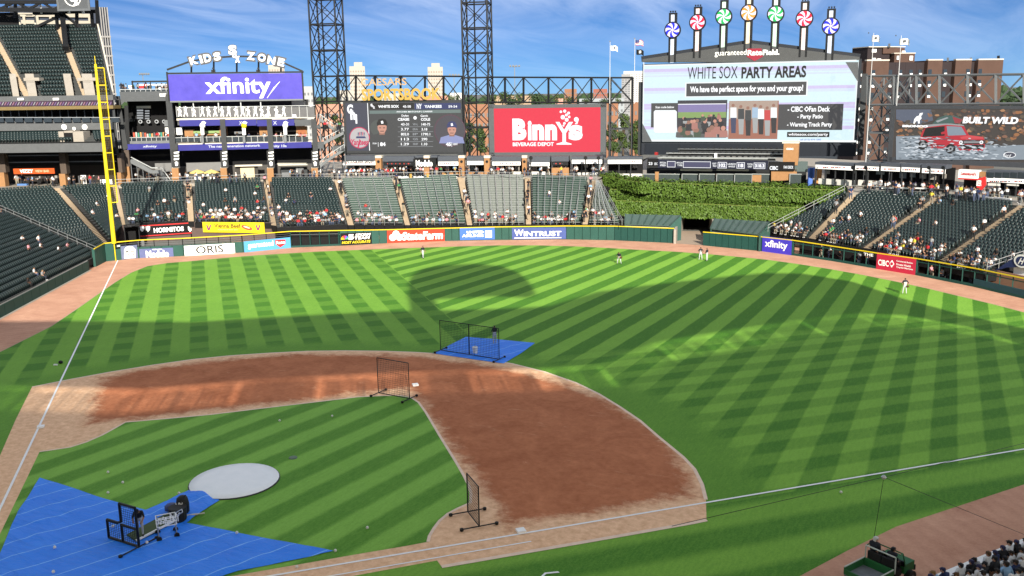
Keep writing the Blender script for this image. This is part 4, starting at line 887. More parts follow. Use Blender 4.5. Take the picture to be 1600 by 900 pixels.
# ================================================================ STEEL TOWERS, TRUSSES
def lattice(label, pl, legs, ys, depth=4.5, back=0.0, mat=BLACK, w=.34, ybot=250, name="light_tower", cat="tower", mid=True):
    """square lattice mast; legs = (xL,yL..) pixel columns at the reference y, ys = levels (pixels, top to bottom)"""
    xl, xr, yr = legs; u0, u1 = pl.uz(xl, yr)[0], pl.uz(xr, yr)[0]; zz = [pl.uz((xl+xr)/2, y)[1] for y in ys]; zb = pl.uz((xl+xr)/2, ybot)[1]
    root = thing(name, label, cat, pl.p((u0+u1)/2, zb, -back)); o0, o1 = -back, -back-depth
    C = [(u0, o0), (u1, o0), (u1, o1), (u0, o1)]
    for u, o in C: q = MB(); q.bar(pl.p(u, zb, o), pl.p(u, zz[0], o), w, 6); q.build("leg", mat, root)
    lv = zz + ([zb] if zz[-1]-zb > 1 else [])
    for a, z in enumerate(lv):
        for (ua, oa), (ub, ob) in zip(C, C[1:]+C[:1]): q = MB(); q.bar(pl.p(ua, z, oa), pl.p(ub, z, ob), w*.75); q.build("ring_beam", mat, root)
    for z0, z1 in zip(lv, lv[1:]):
        for k, ((ua, oa), (ub, ob)) in enumerate(zip(C, C[1:]+C[:1])):
            for p_, q_ in (((ua, oa, z0), (ub, ob, z1)), ((ub, ob, z0), (ua, oa, z1))):
                q = MB(); q.bar(pl.p(p_[0], p_[2], p_[1]), pl.p(q_[0], q_[2], q_[1]), w*.42); q.build("brace", mat, root)
        if mid:
            q = MB(); um = (u0+u1)/2; q.bar(pl.p(um, z0, o0), pl.p(um, z1, o0), w*.6); q.build("brace", mat, root)
            zm = (z0+z1)/2; q = MB(); q.bar(pl.p(lerp(u0, u1, .25), zm, o0), pl.p(lerp(u0, u1, .75), zm, o0), w*.3); q.build("brace", mat, root)
    return root
lattice("black lattice light tower between the violet banner and the dark video board", SL, (487, 527, 120), [-45, -4, 37, 78, 119, 159, 200], back=.5)
lattice("black lattice light tower between the dark video board and the red board", SL, (723, 762, 120), [-80, -38, 3, 43, 82, 121, 160, 200], back=.5)
lattice("grey lattice mast between the red board and the main scoreboard", SL, (952, 987, 160), [121, 160, 202], back=.5, mat=DARK, w=.3, name="truss_mast", cat="mast", mid=False)
lattice("grey lattice mast between the main scoreboard and the off-road car board", SR, (1356, 1397, 160), [119, 164, 208], back=.5, mat=GREYST, w=.34, ybot=254, name="truss_mast", cat="mast", mid=False)
def truss(label, pl, pts, top, bot, depth=2.2, mat=BLACK, w=.3, back=.5, xb=True):
    root = thing("truss", label, "truss", pl.hit(pts[0], bot(pts[0]), -back), "horizontal trusses over the boards")
    T = lambda x, o: pl.hit(x, top(x), o); B = lambda x, o: pl.hit(x, bot(x), o)
    for o in (-back, -back-depth):
        q = MB(); q.bar(T(pts[0], o), T(pts[-1], o), w*1.15, 6); q.build("top_chord", mat, root)
        q = MB(); q.bar(B(pts[0], o), B(pts[-1], o), w*1.15, 6); q.build("bottom_chord", mat, root)
        for x in pts: q = MB(); q.bar(T(x, o), B(x, o), w); q.build("upright", mat, root)
        for i, (a, c) in enumerate(zip(pts, pts[1:])):
            if o == -back or xb: q = MB(); q.bar(T(a, o), B(c, o), w*.55); q.build("brace", mat, root)
            if o == -back: q = MB(); q.bar(B(a, o), T(c, o), w*.55); q.build("brace", mat, root)
    for x in pts: q = MB(); q.bar(T(x, -back), T(x, -back-depth), w*.6); q.build("cross_tie", mat, root)
    return root
truss("long black truss between the two black light towers", SL, [527, 556, 586, 626, 664, 693, 723], lambda x: 118+(x-490)*.006, lambda x: 158+(x-490)*.004)
truss("long black truss from the middle light tower to the grey mast", SL, [762, 789, 818, 857, 895, 924, 952, 988], lambda x: 119.5+(x-490)*.004, lambda x: 159+(x-490)*.003)
truss("grey truss above the off-road car board at the right edge", SR, [1356, 1397, 1432, 1468, 1512, 1556, 1600, 1645], lambda x: 119-(x-1356)*.012, lambda x: 164-(x-1356)*.010, mat=GREYST, w=.36)
def gold_sign():
    s = thing("sportsbook_sign", "gold free standing letters on the black truss above the dark video board", "sign", SL.hit(567, 158, .8))
    px_text(s, SL, "CAESARS", 566, 122.5, 637, 133.5, M("gold_letter_pale", (.48, .31, .15), .4), .8, bold=.01, th=.2); px_text(s, SL, "SPORTSBOOK", 567, 138, 690, 156.5, GOLD, .8, bold=.04, th=.2)
    px_rect(s, SL, 566, 157, 691, 158.5, BLACK, .7, .4, "base_bar")
gold_sign()
# ================================================================ VIDEO BOARDS
LW = LED("white", (.88, .90, .92), .95); LK = LED("black", (.012, .012, .014), .5); LG = LED("grey", (.055, .057, .06), .8); LN = LED("navy", (.025, .035, .12), .9)
LR = LED("red", (.70, .02, .055), .85); LSK = LED("skin", (.30, .15, .11), .8); LLG = LED("lightgrey", (.35, .37, .39), .7)
def face_print(root, pl, x, y, s, off, cap=LK, shirt=LG, emb=True, nm="portrait"):
    """flat head-and-shoulders picture s pixels high"""
    px_poly(root, pl, [(x-.55*s,y+.5*s),(x-.48*s,y+.24*s),(x-.14*s,y+.14*s),(x+.14*s,y+.14*s),(x+.48*s,y+.24*s),(x+.55*s,y+.5*s)], shirt, off, name=nm+"_shirt")
    px_poly(root, pl, [(x-.11*s,y+.20*s),(x-.12*s,y+.02*s),(x+.12*s,y+.02*s),(x+.11*s,y+.20*s)], LSK, off+.015, name=nm+"_neck")
    px_poly(root, pl, [(x-.19*s,y-.2*s),(x-.18*s,y-.02*s),(x-.10*s,y+.12*s),(x,y+.15*s),(x+.10*s,y+.12*s),(x+.18*s,y-.02*s),(x+.19*s,y-.2*s)], LED("face", (.55, .27, .20), .8), off+.03, name=nm+"_face")
    for dx in (-.08, .08): px_poly(root, pl, [(x+(dx-.035)*s,y-.10*s),(x+(dx+.035)*s,y-.10*s),(x+(dx+.035)*s,y-.07*s),(x+(dx-.035)*s,y-.07*s)], LK, off+.045, name=nm+"_eye")
    px_poly(root, pl, [(x-.08*s,y+.04*s),(x+.08*s,y+.04*s),(x+.08*s,y+.065*s),(x-.08*s,y+.065*s)], LK, off+.045, name=nm+"_mouth")
    px_poly(root, pl, [(x-.20*s,y-.16*s),(x-.22*s,y-.28*s),(x-.15*s,y-.42*s),(x,y-.47*s),(x+.15*s,y-.42*s),(x+.22*s,y-.28*s),(x+.20*s,y-.16*s),(x+.12*s,y-.20*s),(x-.12*s,y-.20*s)], cap, off+.06, name=nm+"_cap")
    if emb: px_poly(root, pl, [(x-.05*s,y-.36*s),(x+.03*s,y-.38*s),(x+.06*s,y-.27*s),(x-.03*s,y-.25*s)], LW, off+.075, name=nm+"_emblem")
def left_board():
    pl = SL; r = board("video_board", "dark video board comparing two pitchers, left of the red board", pl, 542, 160, 721, 236, LG, "video board", off=.6, th=1.4, frame=DARK, fw=.35)
    px_rect(r, pl, 541, 236.5, 725, 241, DARK, .5, 1.6, "walkway")
    px_rect(r, pl, 543, 161, 576, 235, M("led_panel_slate", (.05, .055, .085), .5, emit=.8), .64, .03, "side_panel"); px_rect(r, pl, 577, 161, 578, 235, LW, .66, .03, "divider")
    px_rect(r, pl, 579, 161, 648, 170.5, LK, .64, .03, "header"); px_rect(r, pl, 649, 161, 721, 170.5, LN, .64, .03, "header"); px_rect(r, pl, 579, 172, 721, 177, LED("stripe", (.14, .19, .18), .8), .64, .03, "title_strip")
    T = lambda s, a, b, c, d, m=LW, **k: px_text(r, pl, s, a, b, c, d, m, .70, **k)
    T("C", 544, 163, 553.5, 178, bold=.06); T("h", 549, 170, 557, 187, bold=.06); T("i", 557, 178, 560, 193, bold=.06)
    px_disc(r, pl, 563.5, 215, 16, LED("rose", (.55, .03, .10), .8), .67, "emblem_rim", n=30); px_disc(r, pl, 563.5, 215, 14.6, LED("pale", (.62, .66, .72), .7), .685, "emblem_face", n=30)
    for k in range(5): px_poly(r, pl, [(559+2.3*k,206+abs(k-2)*.5),(560.6+2.3*k,206+abs(k-2)*.5),(560.2+2.3*k,212),(559.2+2.3*k,212)], LED("rose", (0,0,0)) if k % 2 else LED("navy", (0,0,0)), .70, name="emblem_hat_stripe")
    px_poly(r, pl, [(557,213),(570,213),(572,216),(556,216)], LED("navy", (0,0,0)), .70, name="emblem_brim"); T("Yankees", 550.5, 217, 577, 226.5, LED("rose", (0,0,0)), bold=.03, shear=.3); px_poly(r, pl, [(558,231),(562,219),(564,219),(560.5,231)], LED("rose", (0,0,0)), .70, name="emblem_bat")
    T("S", 580.5, 162, 584, 166, bold=.05); T("o", 582.5, 164.5, 585.5, 167.5, bold=.05); T("x", 584.5, 166.3, 587.5, 169.7, bold=.05)
    T("WHITE SOX", 592.5, 164, 625, 168.5, bold=.04); T("45-58", 631, 164.4, 643.5, 168.2); T("NY", 652.5, 162, 660.5, 170, bold=.03); T("YANKEES", 664.5, 164, 691.5, 168.5, bold=.04); T("59-54", 702, 164.4, 715.5, 168.2)
    T("PITCHER MATCHUP | CAREER", 621.5, 173.3, 677.5, 176); T("Dylan", 629, 179, 640, 183); T("CEASE", 623, 184.2, 641, 188.5, bold=.04); T("Gerrit", 658.5, 179, 670, 182.6); T("COLE", 659, 184.2, 673.5, 188.5, bold=.04); px_disc(r, pl, 650, 184, 2.6, LW, .7, "emblem", n=12)
    for i, (a, b, c) in enumerate((("43-31", "W-L", "140-75"), ("3.77", "ERA", "3.18"), ("802.0", "IP", "1790.1"), ("113", "GS", "290"), ("1.29", "WHIP", "1.10"))):
        y = 192+7.7*i; T(a, 628, y, 640.5, y+4); T(b, 646.5, y+.3, 654.5, y+3.7, LLG); T(c, 660, y, 673.5 if i in (0, 2) else 669, y+4)
        px_rect(r, pl, 623, y+5.6, 678, y+6.1, LLG, .66, .03, "rule_line")
    px_disc(r, pl, 704, 204, 24.5, LED("dimplum", (.10, .045, .07), .8), .655, "ring", n=36); px_disc(r, pl, 704, 204, 23, LED("dimslate", (.065, .06, .075), .8), .662, "ring_face", n=36)
    px_disc(r, pl, 592, 200, 12, LED("dimring", (.075, .085, .08), .8), .655, "ring", n=30)
    face_print(r, pl, 597, 203, 38, .70); face_print(r, pl, 706, 206, 36, .70, cap=LN, shirt=LED("blueshirt", (.25, .28, .50), .8))
    T("84", 595.5, 222, 604, 228, bold=.05); T("DYLAN", 584, 222.5, 590, 225); px_rect(r, pl, 592.6, 222, 593.2, 229, LW, .8, .02, "divider"); T("45", 698, 222, 706, 228, bold=.05); T("GERRIT", 709, 223, 716.5, 226.5); px_rect(r, pl, 707, 222, 707.6, 229, LW, .8, .02, "divider")
left_board()
def red_board():
    pl = SL; r = board("video_board", "red video board with white lettering and rising bubbles", pl, 773, 168.5, 938.5, 237.5, LR, "video board", off=.6, th=1.4)
    for x0, y0, x1, y1 in ((765, 163, 773, 241), (938.5, 163, 947, 241), (765, 163, 947, 168.5), (765, 237.5, 947, 241.5)): px_rect(r, pl, x0, y0, x1, y1, SLATE, .66, 1.5, "frame")
    T = lambda s, a, b, c, d, **k: px_text(r, pl, s, a, b, c, d, LW, .68, **k)
    T("B", 801.5, 185, 823.5, 219, bold=.07); T("i", 825.5, 188.5, 831.5, 219, bold=.05); T("n", 832.5, 194, 851, 219, bold=.06); T("n", 852.5, 194, 871, 219, bold=.06); T("s", 889, 195, 911, 219, bold=.07)
    px_poly(r, pl, [(868,190.5),(874,190.5),(881.5,203),(889,190.5),(895.5,190.5),(884.3,208),(884.3,222),(893,224.5),(893,226),(869.5,226),(869.5,224.5),(878.8,222),(878.8,208)], LW, .68, name="glass_shaped_letter")
    px_disc(r, pl, 901, 186.5, 3.7, LW, .68, "apostrophe", n=14); px_poly(r, pl, [(901,190),(904.6,186.5),(902,194),(898,194)], LW, .685, name="apostrophe_tail")
    for x, y, s in ((877,174.5,2.0),(883,173.5,2.4),(889,176.5,2.2),(885.5,179.5,2.2),(880,183,3.4),(890,182.5,2.0),(886,187,3.0),(882.5,192.5,2.0),(881,196,1.5)): px_disc(r, pl, x, y, s, LW, .69, "bubble", n=12)
    px_text(r, pl, "BEVERAGE DEPOT", 802, 222, 866, 228, LW, .68, bold=.035)
red_board()
def main_board():
    pl = SC; r = thing("scoreboard", "huge main scoreboard with gabled top carrying seven pinwheels", "scoreboard", pl.hit(1172, 250))
    px_rect(r, pl, 1003, 96, 1342, 243, M("scoreboard_case", (.022, .026, .034), .6), 0, 3.5, "case")
    px_rect(r, pl, 1008, 225, 1335, 243, M("scoreboard_skirt", (.012, .016, .024), .6), .15, .2, "skirt")
    for i in range(5): px_rect(r, pl, 1061+55*i, 225, 1061.4+55*i, 242, BLACK, .17, .05, "seam")
    stripe = LED("screen_pale", (.60, .76, .80), .82); scr = px_rect(r, pl, 1005, 98, 1338, 221.5, stripe, .25, .3, "screen")
    for i in range(24):
        y = 99.5+5.1*i; k = math.sin(i*1.1)+.4*math.sin(i*2.7)
        if k > .15: px_rect(scr, pl, 1007, y, 1336, y+2.2+2.6*k, LED("lilac_stripe", (.56, .50, .74), .82) if k > .75 else LED("pale_lilac_stripe", (.58, .66, .82), .82), .26+.004*i, .01, "screen_stripe")
    W2 = LED("screen_white", (.80, .84, .86), .82)
    for x0, y0, x1, y1 in ((1006, 97.5, 1338, 99.5), (1006, 218.5, 1338, 221.5), (1005, 97.5, 1006.5, 221.5), (1336.5, 97.5, 1338, 221.5)): px_rect(scr, pl, x0, y0, x1, y1, W2, .39, .02, "screen_edge")
    px_poly(scr, pl, [(1003.5,192),(1019,221.8),(1003.5,221.8)], SLATE, .40, name="screen_corner"); px_poly(scr, pl, [(1321,97),(1341,97),(1341,129)], SLATE, .40, name="screen_corner")
    DK = LED("screen_grey", (.062, .062, .066), .8); o = .41
    T = lambda s, a, b, c, d, m, **k: px_text(scr, pl, s, a, b, c, d, m, o+.05, **k)
    T("WHITE SOX", 1075, 104, 1153, 123, LK, bold=.0); T("PARTY AREAS", 1159, 103.5, 1260, 122, LK, bold=.035)
    px_rect(scr, pl, 1071, 127.5, 1262, 151, W2, o-.005, .02, "caption_edge"); px_rect(scr, pl, 1073, 129, 1260, 149.5, DK, o, .02, "caption_box"); T("We have the perfect space for you and your group!", 1079, 133.5, 1255, 146, LW, bold=.03)
    px_rect(scr, pl, 1018, 161, 1062, 199, DK, o-.004, .02, "dark_box"); T("Scan code below", 1025, 165.5, 1054, 169, LW, bold=.02)
    px_poly(scr, pl, [(1024,172),(1055,172),(1057.5,174.5),(1057.5,205),(1055,207.5),(1024,207.5),(1021.5,205),(1021.5,174.5)], W2, o+.01, name="blank_code_card")
    px_rect(scr, pl, 1210, 162.5, 1317, 203, DK, o-.004, .02, "dark_box")
    T("- CIBC    Fan Deck", 1231, 166, 1297, 174.5, LW, bold=.025); u, z = pl.uz(1260.5, 170.3); b = MB(); b.prism([pl.p(u-.42, z, o+.06), pl.p(u, z-.5, o+.06), pl.p(u+.42, z, o+.06), pl.p(u, z+.5, o+.06)], -pl.n*.01); b.build("emblem", LW, scr); disc(scr, pl, u, z, .2, DK, o+.07, "emblem_hole", n=10)
    T("- Party Patio", 1246, 178.5, 1286, 187, LW, bold=.025); T("- Warning Track Party", 1230, 191, 1300, 199.5, LW, bold=.025)
    px_rect(scr, pl, 1230, 206, 1296, 214, LK, o, .02, "link_box"); T("whitesox.com/party", 1232, 207.5, 1294, 213, LW, bold=.02); T("call (312) 674-1000", 1250, 216.5, 1283, 220, LED("screen_blue", (.10, .18, .55), .8))
    # two flat photographs on the screen: a cheering crowd, and guests in a bright room
    p1 = px_rect(scr, pl, 1059, 156.5, 1136, 215, LED("photo_night", (.035, .035, .045), .9), o+.01, .02, "screen_photo"); rnd = random.Random(8)
    px_rect(p1, pl, 1060, 163, 1135, 178, LED("photo_stand", (.20, .17, .34), .9), o+.02, .01, "photo_band"); px_rect(p1, pl, 1060, 175, 1135, 184, LED("photo_field", (.20, .30, .10), .9), o+.025, .01, "photo_band"); px_rect(p1, pl, 1060, 162, 1135, 163, LW, o+.03, .01, "photo_band")
    cs = [LED("photo_c%d" % i, c, .8) for i, c in enumerate(((.03,.03,.035),(.10,.10,.10),(.35,.36,.36),(.06,.09,.06),(.40,.18,.15),(.02,.02,.025)))]
    for i in range(46):
        x, y = rnd.uniform(1063, 1132), rnd.uniform(179, 212); s = 3+(y-179)*.16
        px_poly(p1, pl, [(x-s,min(y+2*s,214.6)),(x-.9*s,y),(x+.9*s,y),(x+s,min(y+2*s,214.6))], rnd.choice(cs), o+.04+.0012*i, .004, "photo_figure"); px_disc(p1, pl, x, y-s*.5, s*.55, rnd.choice((LSK, cs[5], LED("face", (0,0,0)))), o+.045+.0012*i, "photo_head", n=8)
    p2 = px_rect(scr, pl, 1139, 157.5, 1216, 217, LED("photo_floor", (.30, .12, .08), .9), o+.01, .02, "screen_photo"); px_rect(p2, pl, 1140, 158, 1215, 186, LED("photo_room", (.36, .27, .22), .9), o+.02, .01, "photo_band")
    for i, x in enumerate((1146, 1158, 1169, 1180, 1189, 1199, 1209)):
        c = (W2, LED("photo_dark", (.05, .055, .06), .8), LED("photo_dark", (0,0,0)), LED("photo_sky", (.35, .48, .62), .8), W2, LED("photo_red", (.55, .06, .06), .8), W2)[i]; y = 164+2*(i % 3)
        px_poly(p2, pl, [(x-5,y+20),(x-4.6,y+4),(x+4.6,y+4),(x+5,y+20)], c, o+.04+.002*i, .006, "photo_figure"); px_disc(p2, pl, x, y+.5, 2.6, LSK, o+.06+.002*i, "photo_head", n=8)
        px_poly(p2, pl, [(x-4.4,y+20),(x+4.4,y+20),(x+3.4,min(y+44,216)),(x-3.4,min(y+44,216))], cs[(i*2) % 4] if i else LED("photo_navy", (.05, .06, .12), .8), o+.035+.002*i, .006, "photo_figure")
    # gable
    gb = [(1003,96.8),(1004,92.5),(1171,67.5),(1343,89),(1343,97.2)]
    q = MB(); q.prism([pl.hit(x, y, .1) for x, y in gb], -pl.n*3.4); q.build("gable", M("gable_grey", (.075, .078, .08), .6), r)
    for a, c in (((1003, 92.5), (1171, 67)), ((1171, 67), (1344, 89))): q = MB(); q.bar(pl.hit(*a, -.9), pl.hit(*c, -.9), 1.0); q.build("roof_edge", M("scoreboard_case"), r)
    px_poly(r, pl, [(1168,76),(1190,75.5),(1190,86),(1193,88),(1179,95.5),(1166,88),(1168,87)], LED("arrow_red", (.68, .03, .07), .6), .16, .03, "red_arrow")
    px_text(r, pl, "guaranteed", 1117, 78, 1166.5, 89, PAPER, .18, bold=.0); px_text(r, pl, "Rate", 1168.5, 78, 1191, 86.5, PAPER, .22, bold=.03); px_text(r, pl, "Field.", 1192, 77.5, 1218, 86, PAPER, .18, bold=.035)
    for x0, x1 in ((1343, 1352), (996, 1002)): px_rect(r, pl, x0, 115 if x0 > 1100 else 128, x1, 243, M("scoreboard_leg", (.05, .055, .06), .5, .3), -.6, 2, "support_column")
    # pinwheels
    cols = dict(blue=(.02, .03, .62), red=(.62, .02, .05), green=(.02, .36, .09), orange=(.62, .26, .05)); lil = M("pinwheel_lilac", (.62, .56, .80), .4)
    for i, (x, yb, yw, yt, c, tint, lab) in enumerate(((1051,87,47,20,'blue',(.55,.62,.78),"blue and white pinwheel on its black post, leftmost on the scoreboard"), (1090,80,35,10.5,'red',(.75,.60,.60),"red and white pinwheel, second from the scoreboard's left corner"), (1131,74,26,0,'green',(.55,.75,.62),"green and white pinwheel left of the orange one"), (1170,68,20,-6,'orange',(.75,.66,.5),"orange and white pinwheel on the scoreboard's gable peak"), (1212,72,22,-4,'green',(.55,.75,.62),"green and white pinwheel right of the orange one"), (1257,78,29,2,'red',(.75,.60,.60),"red and white pinwheel, second from the scoreboard's right corner"), (1298,84,41,13.5,'blue',(.55,.62,.78),"blue and white pinwheel on its black post, rightmost on the scoreboard"))):
        t = thing("pinwheel", lab, "pinwheel", pl.hit(x, yb, .2), "pinwheels on the scoreboard roof"); u, zw = pl.uz(x, yw); zb = pl.uz(x, yb)[1]-1.2; zt = pl.uz(x, yt)[1]; ins = M("pinwheel_insert_"+c, tint, .4)
        for s in (-1, 1): q = MB(); q.prect(pl, u+s*.52-.18, zb, u+s*.52+.18, zt, .1, .7); q.build("post", BLACK, t)
        q = MB(); q.prect(pl, u-.34, zb, u+.34, zt-.25, 0, .4); q.build("light_insert", ins, t)
        q = MB(); q.prect(pl, u-.70, zt-.25, u+.70, zt, .12, .74); q.build("cap", BLACK, t); 
        for s in (-1, 0, 1): q = MB(); q.prect(pl, u+s*.42-.12, zt+.1, u+s*.42+.12, zt+.35, .1, .3); q.build("lamp", BLACK, t); q = MB(); q.bar(pl.p(u+s*.42, zt, -.1), pl.p(u+s*.42, zt+.15, -.1), .06); q.build("lamp_stem", BLACK, t)
        disc(t, pl, u, zw, 1.46, BLACK, .25, "rim", th=.5, n=32)
        for k in range(12):                       # curved blades, colour and lilac in turn
            a0 = 2*math.pi*k/12; arc_ = 2*math.pi/12; R = 1.24; tw = .75; ring = lambda f, a: pl.p(u+R*f*math.cos(a+tw*f), zw+R*f*math.sin(a+tw*f), .29)
            pts = [pl.p(u, zw, .29)] + [ring(f, a0) for f in (.35, .7, 1.0)] + [ring(1.0, a0+arc_*.5), ring(1.0, a0+arc_)] + [ring(f, a0+arc_) for f in (.7, .35)]
            q = MB(); q.prism(pts, -pl.n*.03); q.build("blade", M("pinwheel_"+c, cols[c], .35) if k % 2 else lil, t)
        disc(t, pl, u, zw, .13, PAPER, .33, "hub", n=10)
main_board()
def car_board():
    pl = SR; r = board("video_board", "right hand board showing a red off-road car splashing through a river", pl, 1399, 170, 1615, 250, LED("autumn_dark", (.050, .042, .038), .9), "video board", off=.6, th=1.4)
    for x0, y0, x1, y1 in ((1392, 166, 1399, 256), (1392, 165, 1640, 170), (1392, 250, 1640, 258)): px_rect(r, pl, x0, y0, x1, y1, M("board_frame_slate", (.06, .065, .075), .6), .66, 1.5, "frame")
    o = .62; rnd = random.Random(21)
    px_poly(r, pl, [(1400,171),(1455,171),(1458,188),(1430,196),(1400,186)], LED("far_hill", (.085, .10, .14), .9), o+.01, name="picture_hill")
    cols = [LED("leaf%d" % i, c, .85) for i, c in enumerate(((.30,.13,.055),(.16,.075,.045),(.38,.20,.10),(.075,.06,.05),(.22,.11,.07),(.11,.085,.06)))]
    for i in range(230):                                            # autumn bushes printed behind the car
        x = rnd.uniform(1402, 1612); y = rnd.uniform(172, 222); 
        if x < 1450 and y < 186: continue
        w = rnd.uniform(2, 5.5); n = 6; px_poly(r, pl, [(x+w*rnd.uniform(.6,1.1)*math.cos(2*math.pi*k/n), y+.62*w*rnd.uniform(.6,1.1)*math.sin(2*math.pi*k/n)) for k in range(n)], rnd.choice(cols), o+.015+.0004*i, .003, "picture_bush")
    px_poly(r, pl, [(1400,213),(1440,212),(1500,222),(1560,228),(1610,226),(1610,249.5),(1400,249.5)], LED("river", (.22, .26, .30), .85), o+.13, name="picture_river")
    ws = [LED("foam%d" % i, c, .8) for i, c in enumerate(((.62,.66,.70),(.40,.45,.50),(.16,.19,.22),(.50,.55,.60)))]
    for i in range(420):
        x = rnd.triangular(1401, 1590, 1440); y = rnd.uniform(214, 249); w = rnd.uniform(1.5, 6); h = rnd.uniform(.5, 1.3)
        px_poly(r, pl, [(x-w,y),(x-.3*w,y-h),(x+w,y-.3*h),(x+.4*w,y+h)], rnd.choice(ws + [LED('ripple', (.06, .075, .09), .85)]*2), o+.145+.0003*i, .003, "picture_foam")
    c = thing  # the printed car
    RC = LED("car_red", (.42, .02, .035), .85); RD = LED("car_red_dark", (.20, .012, .02), .85); o2 = o+.225
    P = lambda pts, m, k, nm: px_poly(r, pl, pts, m, o2+k*.006, .004, nm)
    P([(1436,219),(1438,214),(1441,205),(1447,198),(1478,195),(1506,197),(1514,211),(1536,214),(1539,220),(1539,230),(1535,236),(1500,236),(1495,228),(1482,226),(1474,232),(1455,232),(1450,224),(1442,222)], RC, 0, "picture_car_body")
    P([(1446,200),(1476,197),(1476,212),(1441,214)], LK, 1, "picture_car_window"); P([(1479,197),(1502,198),(1510,211),(1481,212)], LED("glass_blue", (.20, .25, .30), .85), 1, "picture_car_windscreen")
    P([(1441,198),(1447,195),(1480,192.5),(1505,195),(1507,197),(1478,195),(1446,199)], LED("roof_grey", (.30,.30,.31), .8), 2, "picture_car_roof"); P([(1500,214),(1514,211.5),(1536,214),(1537,217),(1502,217)], LED("car_red_light", (.55,.06,.07), .85), 2, "picture_car_bonnet")
    P([(1500,219),(1539,219),(1539,225),(1500,225)], LED("grille_dark", (.05,.04,.045), .8), 2, "picture_car_grille"); P([(1506,221),(1534,221),(1534,223),(1506,223)], LLG, 3, "picture_car_grille_bar")
    for x in (1505, 1537): px_disc(r, pl, x, 222, 2.9, LW, o2+.03, "picture_headlamp", n=12); px_disc(r, pl, x, 222, 1.7, LLG, o2+.036, "picture_headlamp_lens", n=10)
    P([(1500,226),(1538,226),(1536,233),(1501,233)], LK, 3, "picture_car_bumper"); P([(1447,224),(1476,226),(1476,229),(1449,229)], RD, 1, "picture_car_sill")
    for x, y in ((1446, 226), (1489, 232)): px_disc(r, pl, x, y, 7.8, LK, o2+.03, "picture_wheel", n=18); px_disc(r, pl, x, y, 4.2, LLG, o2+.036, "picture_rim", n=12); px_disc(r, pl, x, y, 1.8, LK, o2+.042, "picture_hub", n=8)
    P([(1470,207),(1476,205),(1477,209),(1471,210)], RC, 3, "picture_mirror"); P([(1456,194),(1466,184),(1478,180),(1494,181),(1505,187),(1500,193),(1478,193)], LED("tarp_green", (.05,.10,.09), .85), 4, "picture_roof_load"); P([(1488,182),(1504,187),(1500,192.5),(1492,192.5)], LED("tarp_red", (.28,.04,.05), .85), 5, "picture_roof_load"); P([(1462,189),(1480,183),(1482,184.5),(1465,191.5)], LLG, 6, "picture_roof_load")
    for x0, x1, y in ((1425, 1456, 232), (1478, 1545, 238), (1500, 1550, 234)):
        for i in range(16):
            x = rnd.uniform(x0, x1); yy = y+rnd.uniform(-4, 5); w = rnd.uniform(1.5, 5); px_poly(r, pl, [(x-w,yy),(x-.2*w,yy-rnd.uniform(.6,2.2)),(x+w,yy),(x,yy+1)], rnd.choice(ws), o2+.05+.0006*i, .003, "picture_foam")
    T = lambda s, a, b, c_, d, **k: px_text(r, pl, s, a, b, c_, d, LW, o2+.07, **k)
    T("BUILT WILD", 1508, 182.5, 1595, 193, bold=.05, shear=.12); T("BRONCO", 1414, 195, 1454, 198.6, bold=.08)
    P([(1427,193),(1428.5,186),(1432,182),(1436,180.5),(1437,177),(1442,176),(1441,179.5),(1439,181),(1440,185),(1437,188),(1437,193),(1434.5,193),(1434,189),(1431,189.5),(1429,193.5)], LW, 7, "picture_horse_emblem")
    el = lambda rx, ry: [(1577.5+rx*math.cos(2*math.pi*k/24), 242+ry*math.sin(2*math.pi*k/24)) for k in range(24)]
    P(el(9.8, 4.6), LW, 8, "emblem_oval"); P(el(8.9, 3.9), LED("emblem_dark", (.06, .065, .09), .8), 9, "emblem_oval_inner"); px_text(r, pl, "Ford", 1571.5, 239.8, 1583.5, 244.6, LW, o2+.075, bold=.0, shear=.3)
    T("Built Proud", 1560, 249.5, 1600, 252) if False else None
    return r
CARB = car_board()
# ================================================================ KIDS ZONE DECKS (left centre)
def column(root, pl, x0, x1, ytop, ymid, ybot, off=0.0, depth=.9, sign=None):
    c = px_rect(root, pl, x0, ymid, x1, ybot, TAN, off, depth, "brick_column"); px_rect(c, pl, x0-.4, ymid-1, x1+.4, ymid, CREAM, off+.05, depth+.1, "cap_stone")
    px_rect(c, pl, x0+1, ytop, x1-1, ymid-1, DARK, off-.1, depth-.2, "steel_shaft")
    if sign:
        px_rect(c, pl, x0-.3, sign[0], x1+.3, sign[1], M("pillar_banner", (.03, .03, .032), .6), off+.08, .1, "banner")
        xm = (x0+x1)/2; h = (sign[1]-sign[0])
        for k in range(3): px_poly(c, pl, [(x0+1,sign[0]+h*(.10+.19*k)),(x1-1,sign[0]+h*(.06+.19*k)),(x1-1.5,sign[0]+h*(.16+.19*k)),(x0+1.5,sign[0]+h*(.20+.19*k))], PAPER, off+.14, name="banner_mark")
        px_poly(c, pl, [(xm-2.6,sign[0]+h*.70),(xm,sign[0]+h*.64),(xm+2.6,sign[0]+h*.72),(xm+2,sign[0]+h*.9),(xm-1.6,sign[0]+h*.92)], PAPER, off+.14, name="banner_emblem")
def rail_run(root, pl, x0, x1, y0, y1, off, n, glass=GLASS):
    px_rect(root, pl, x0, y0, x1, y0+.9, SILVER, off, .08, "hand_rail")
    for i in range(n):
        a, b = lerp(x0, x1, i/n), lerp(x0, x1, (i+1)/n); px_rect(root, pl, a+.4, y0+1.2, b-.4, y1, glass, off-.04, .05, "rail_panel"); px_rect(root, pl, a-.35, y0, a+.35, y1, SILVER, off, .08, "rail_post")
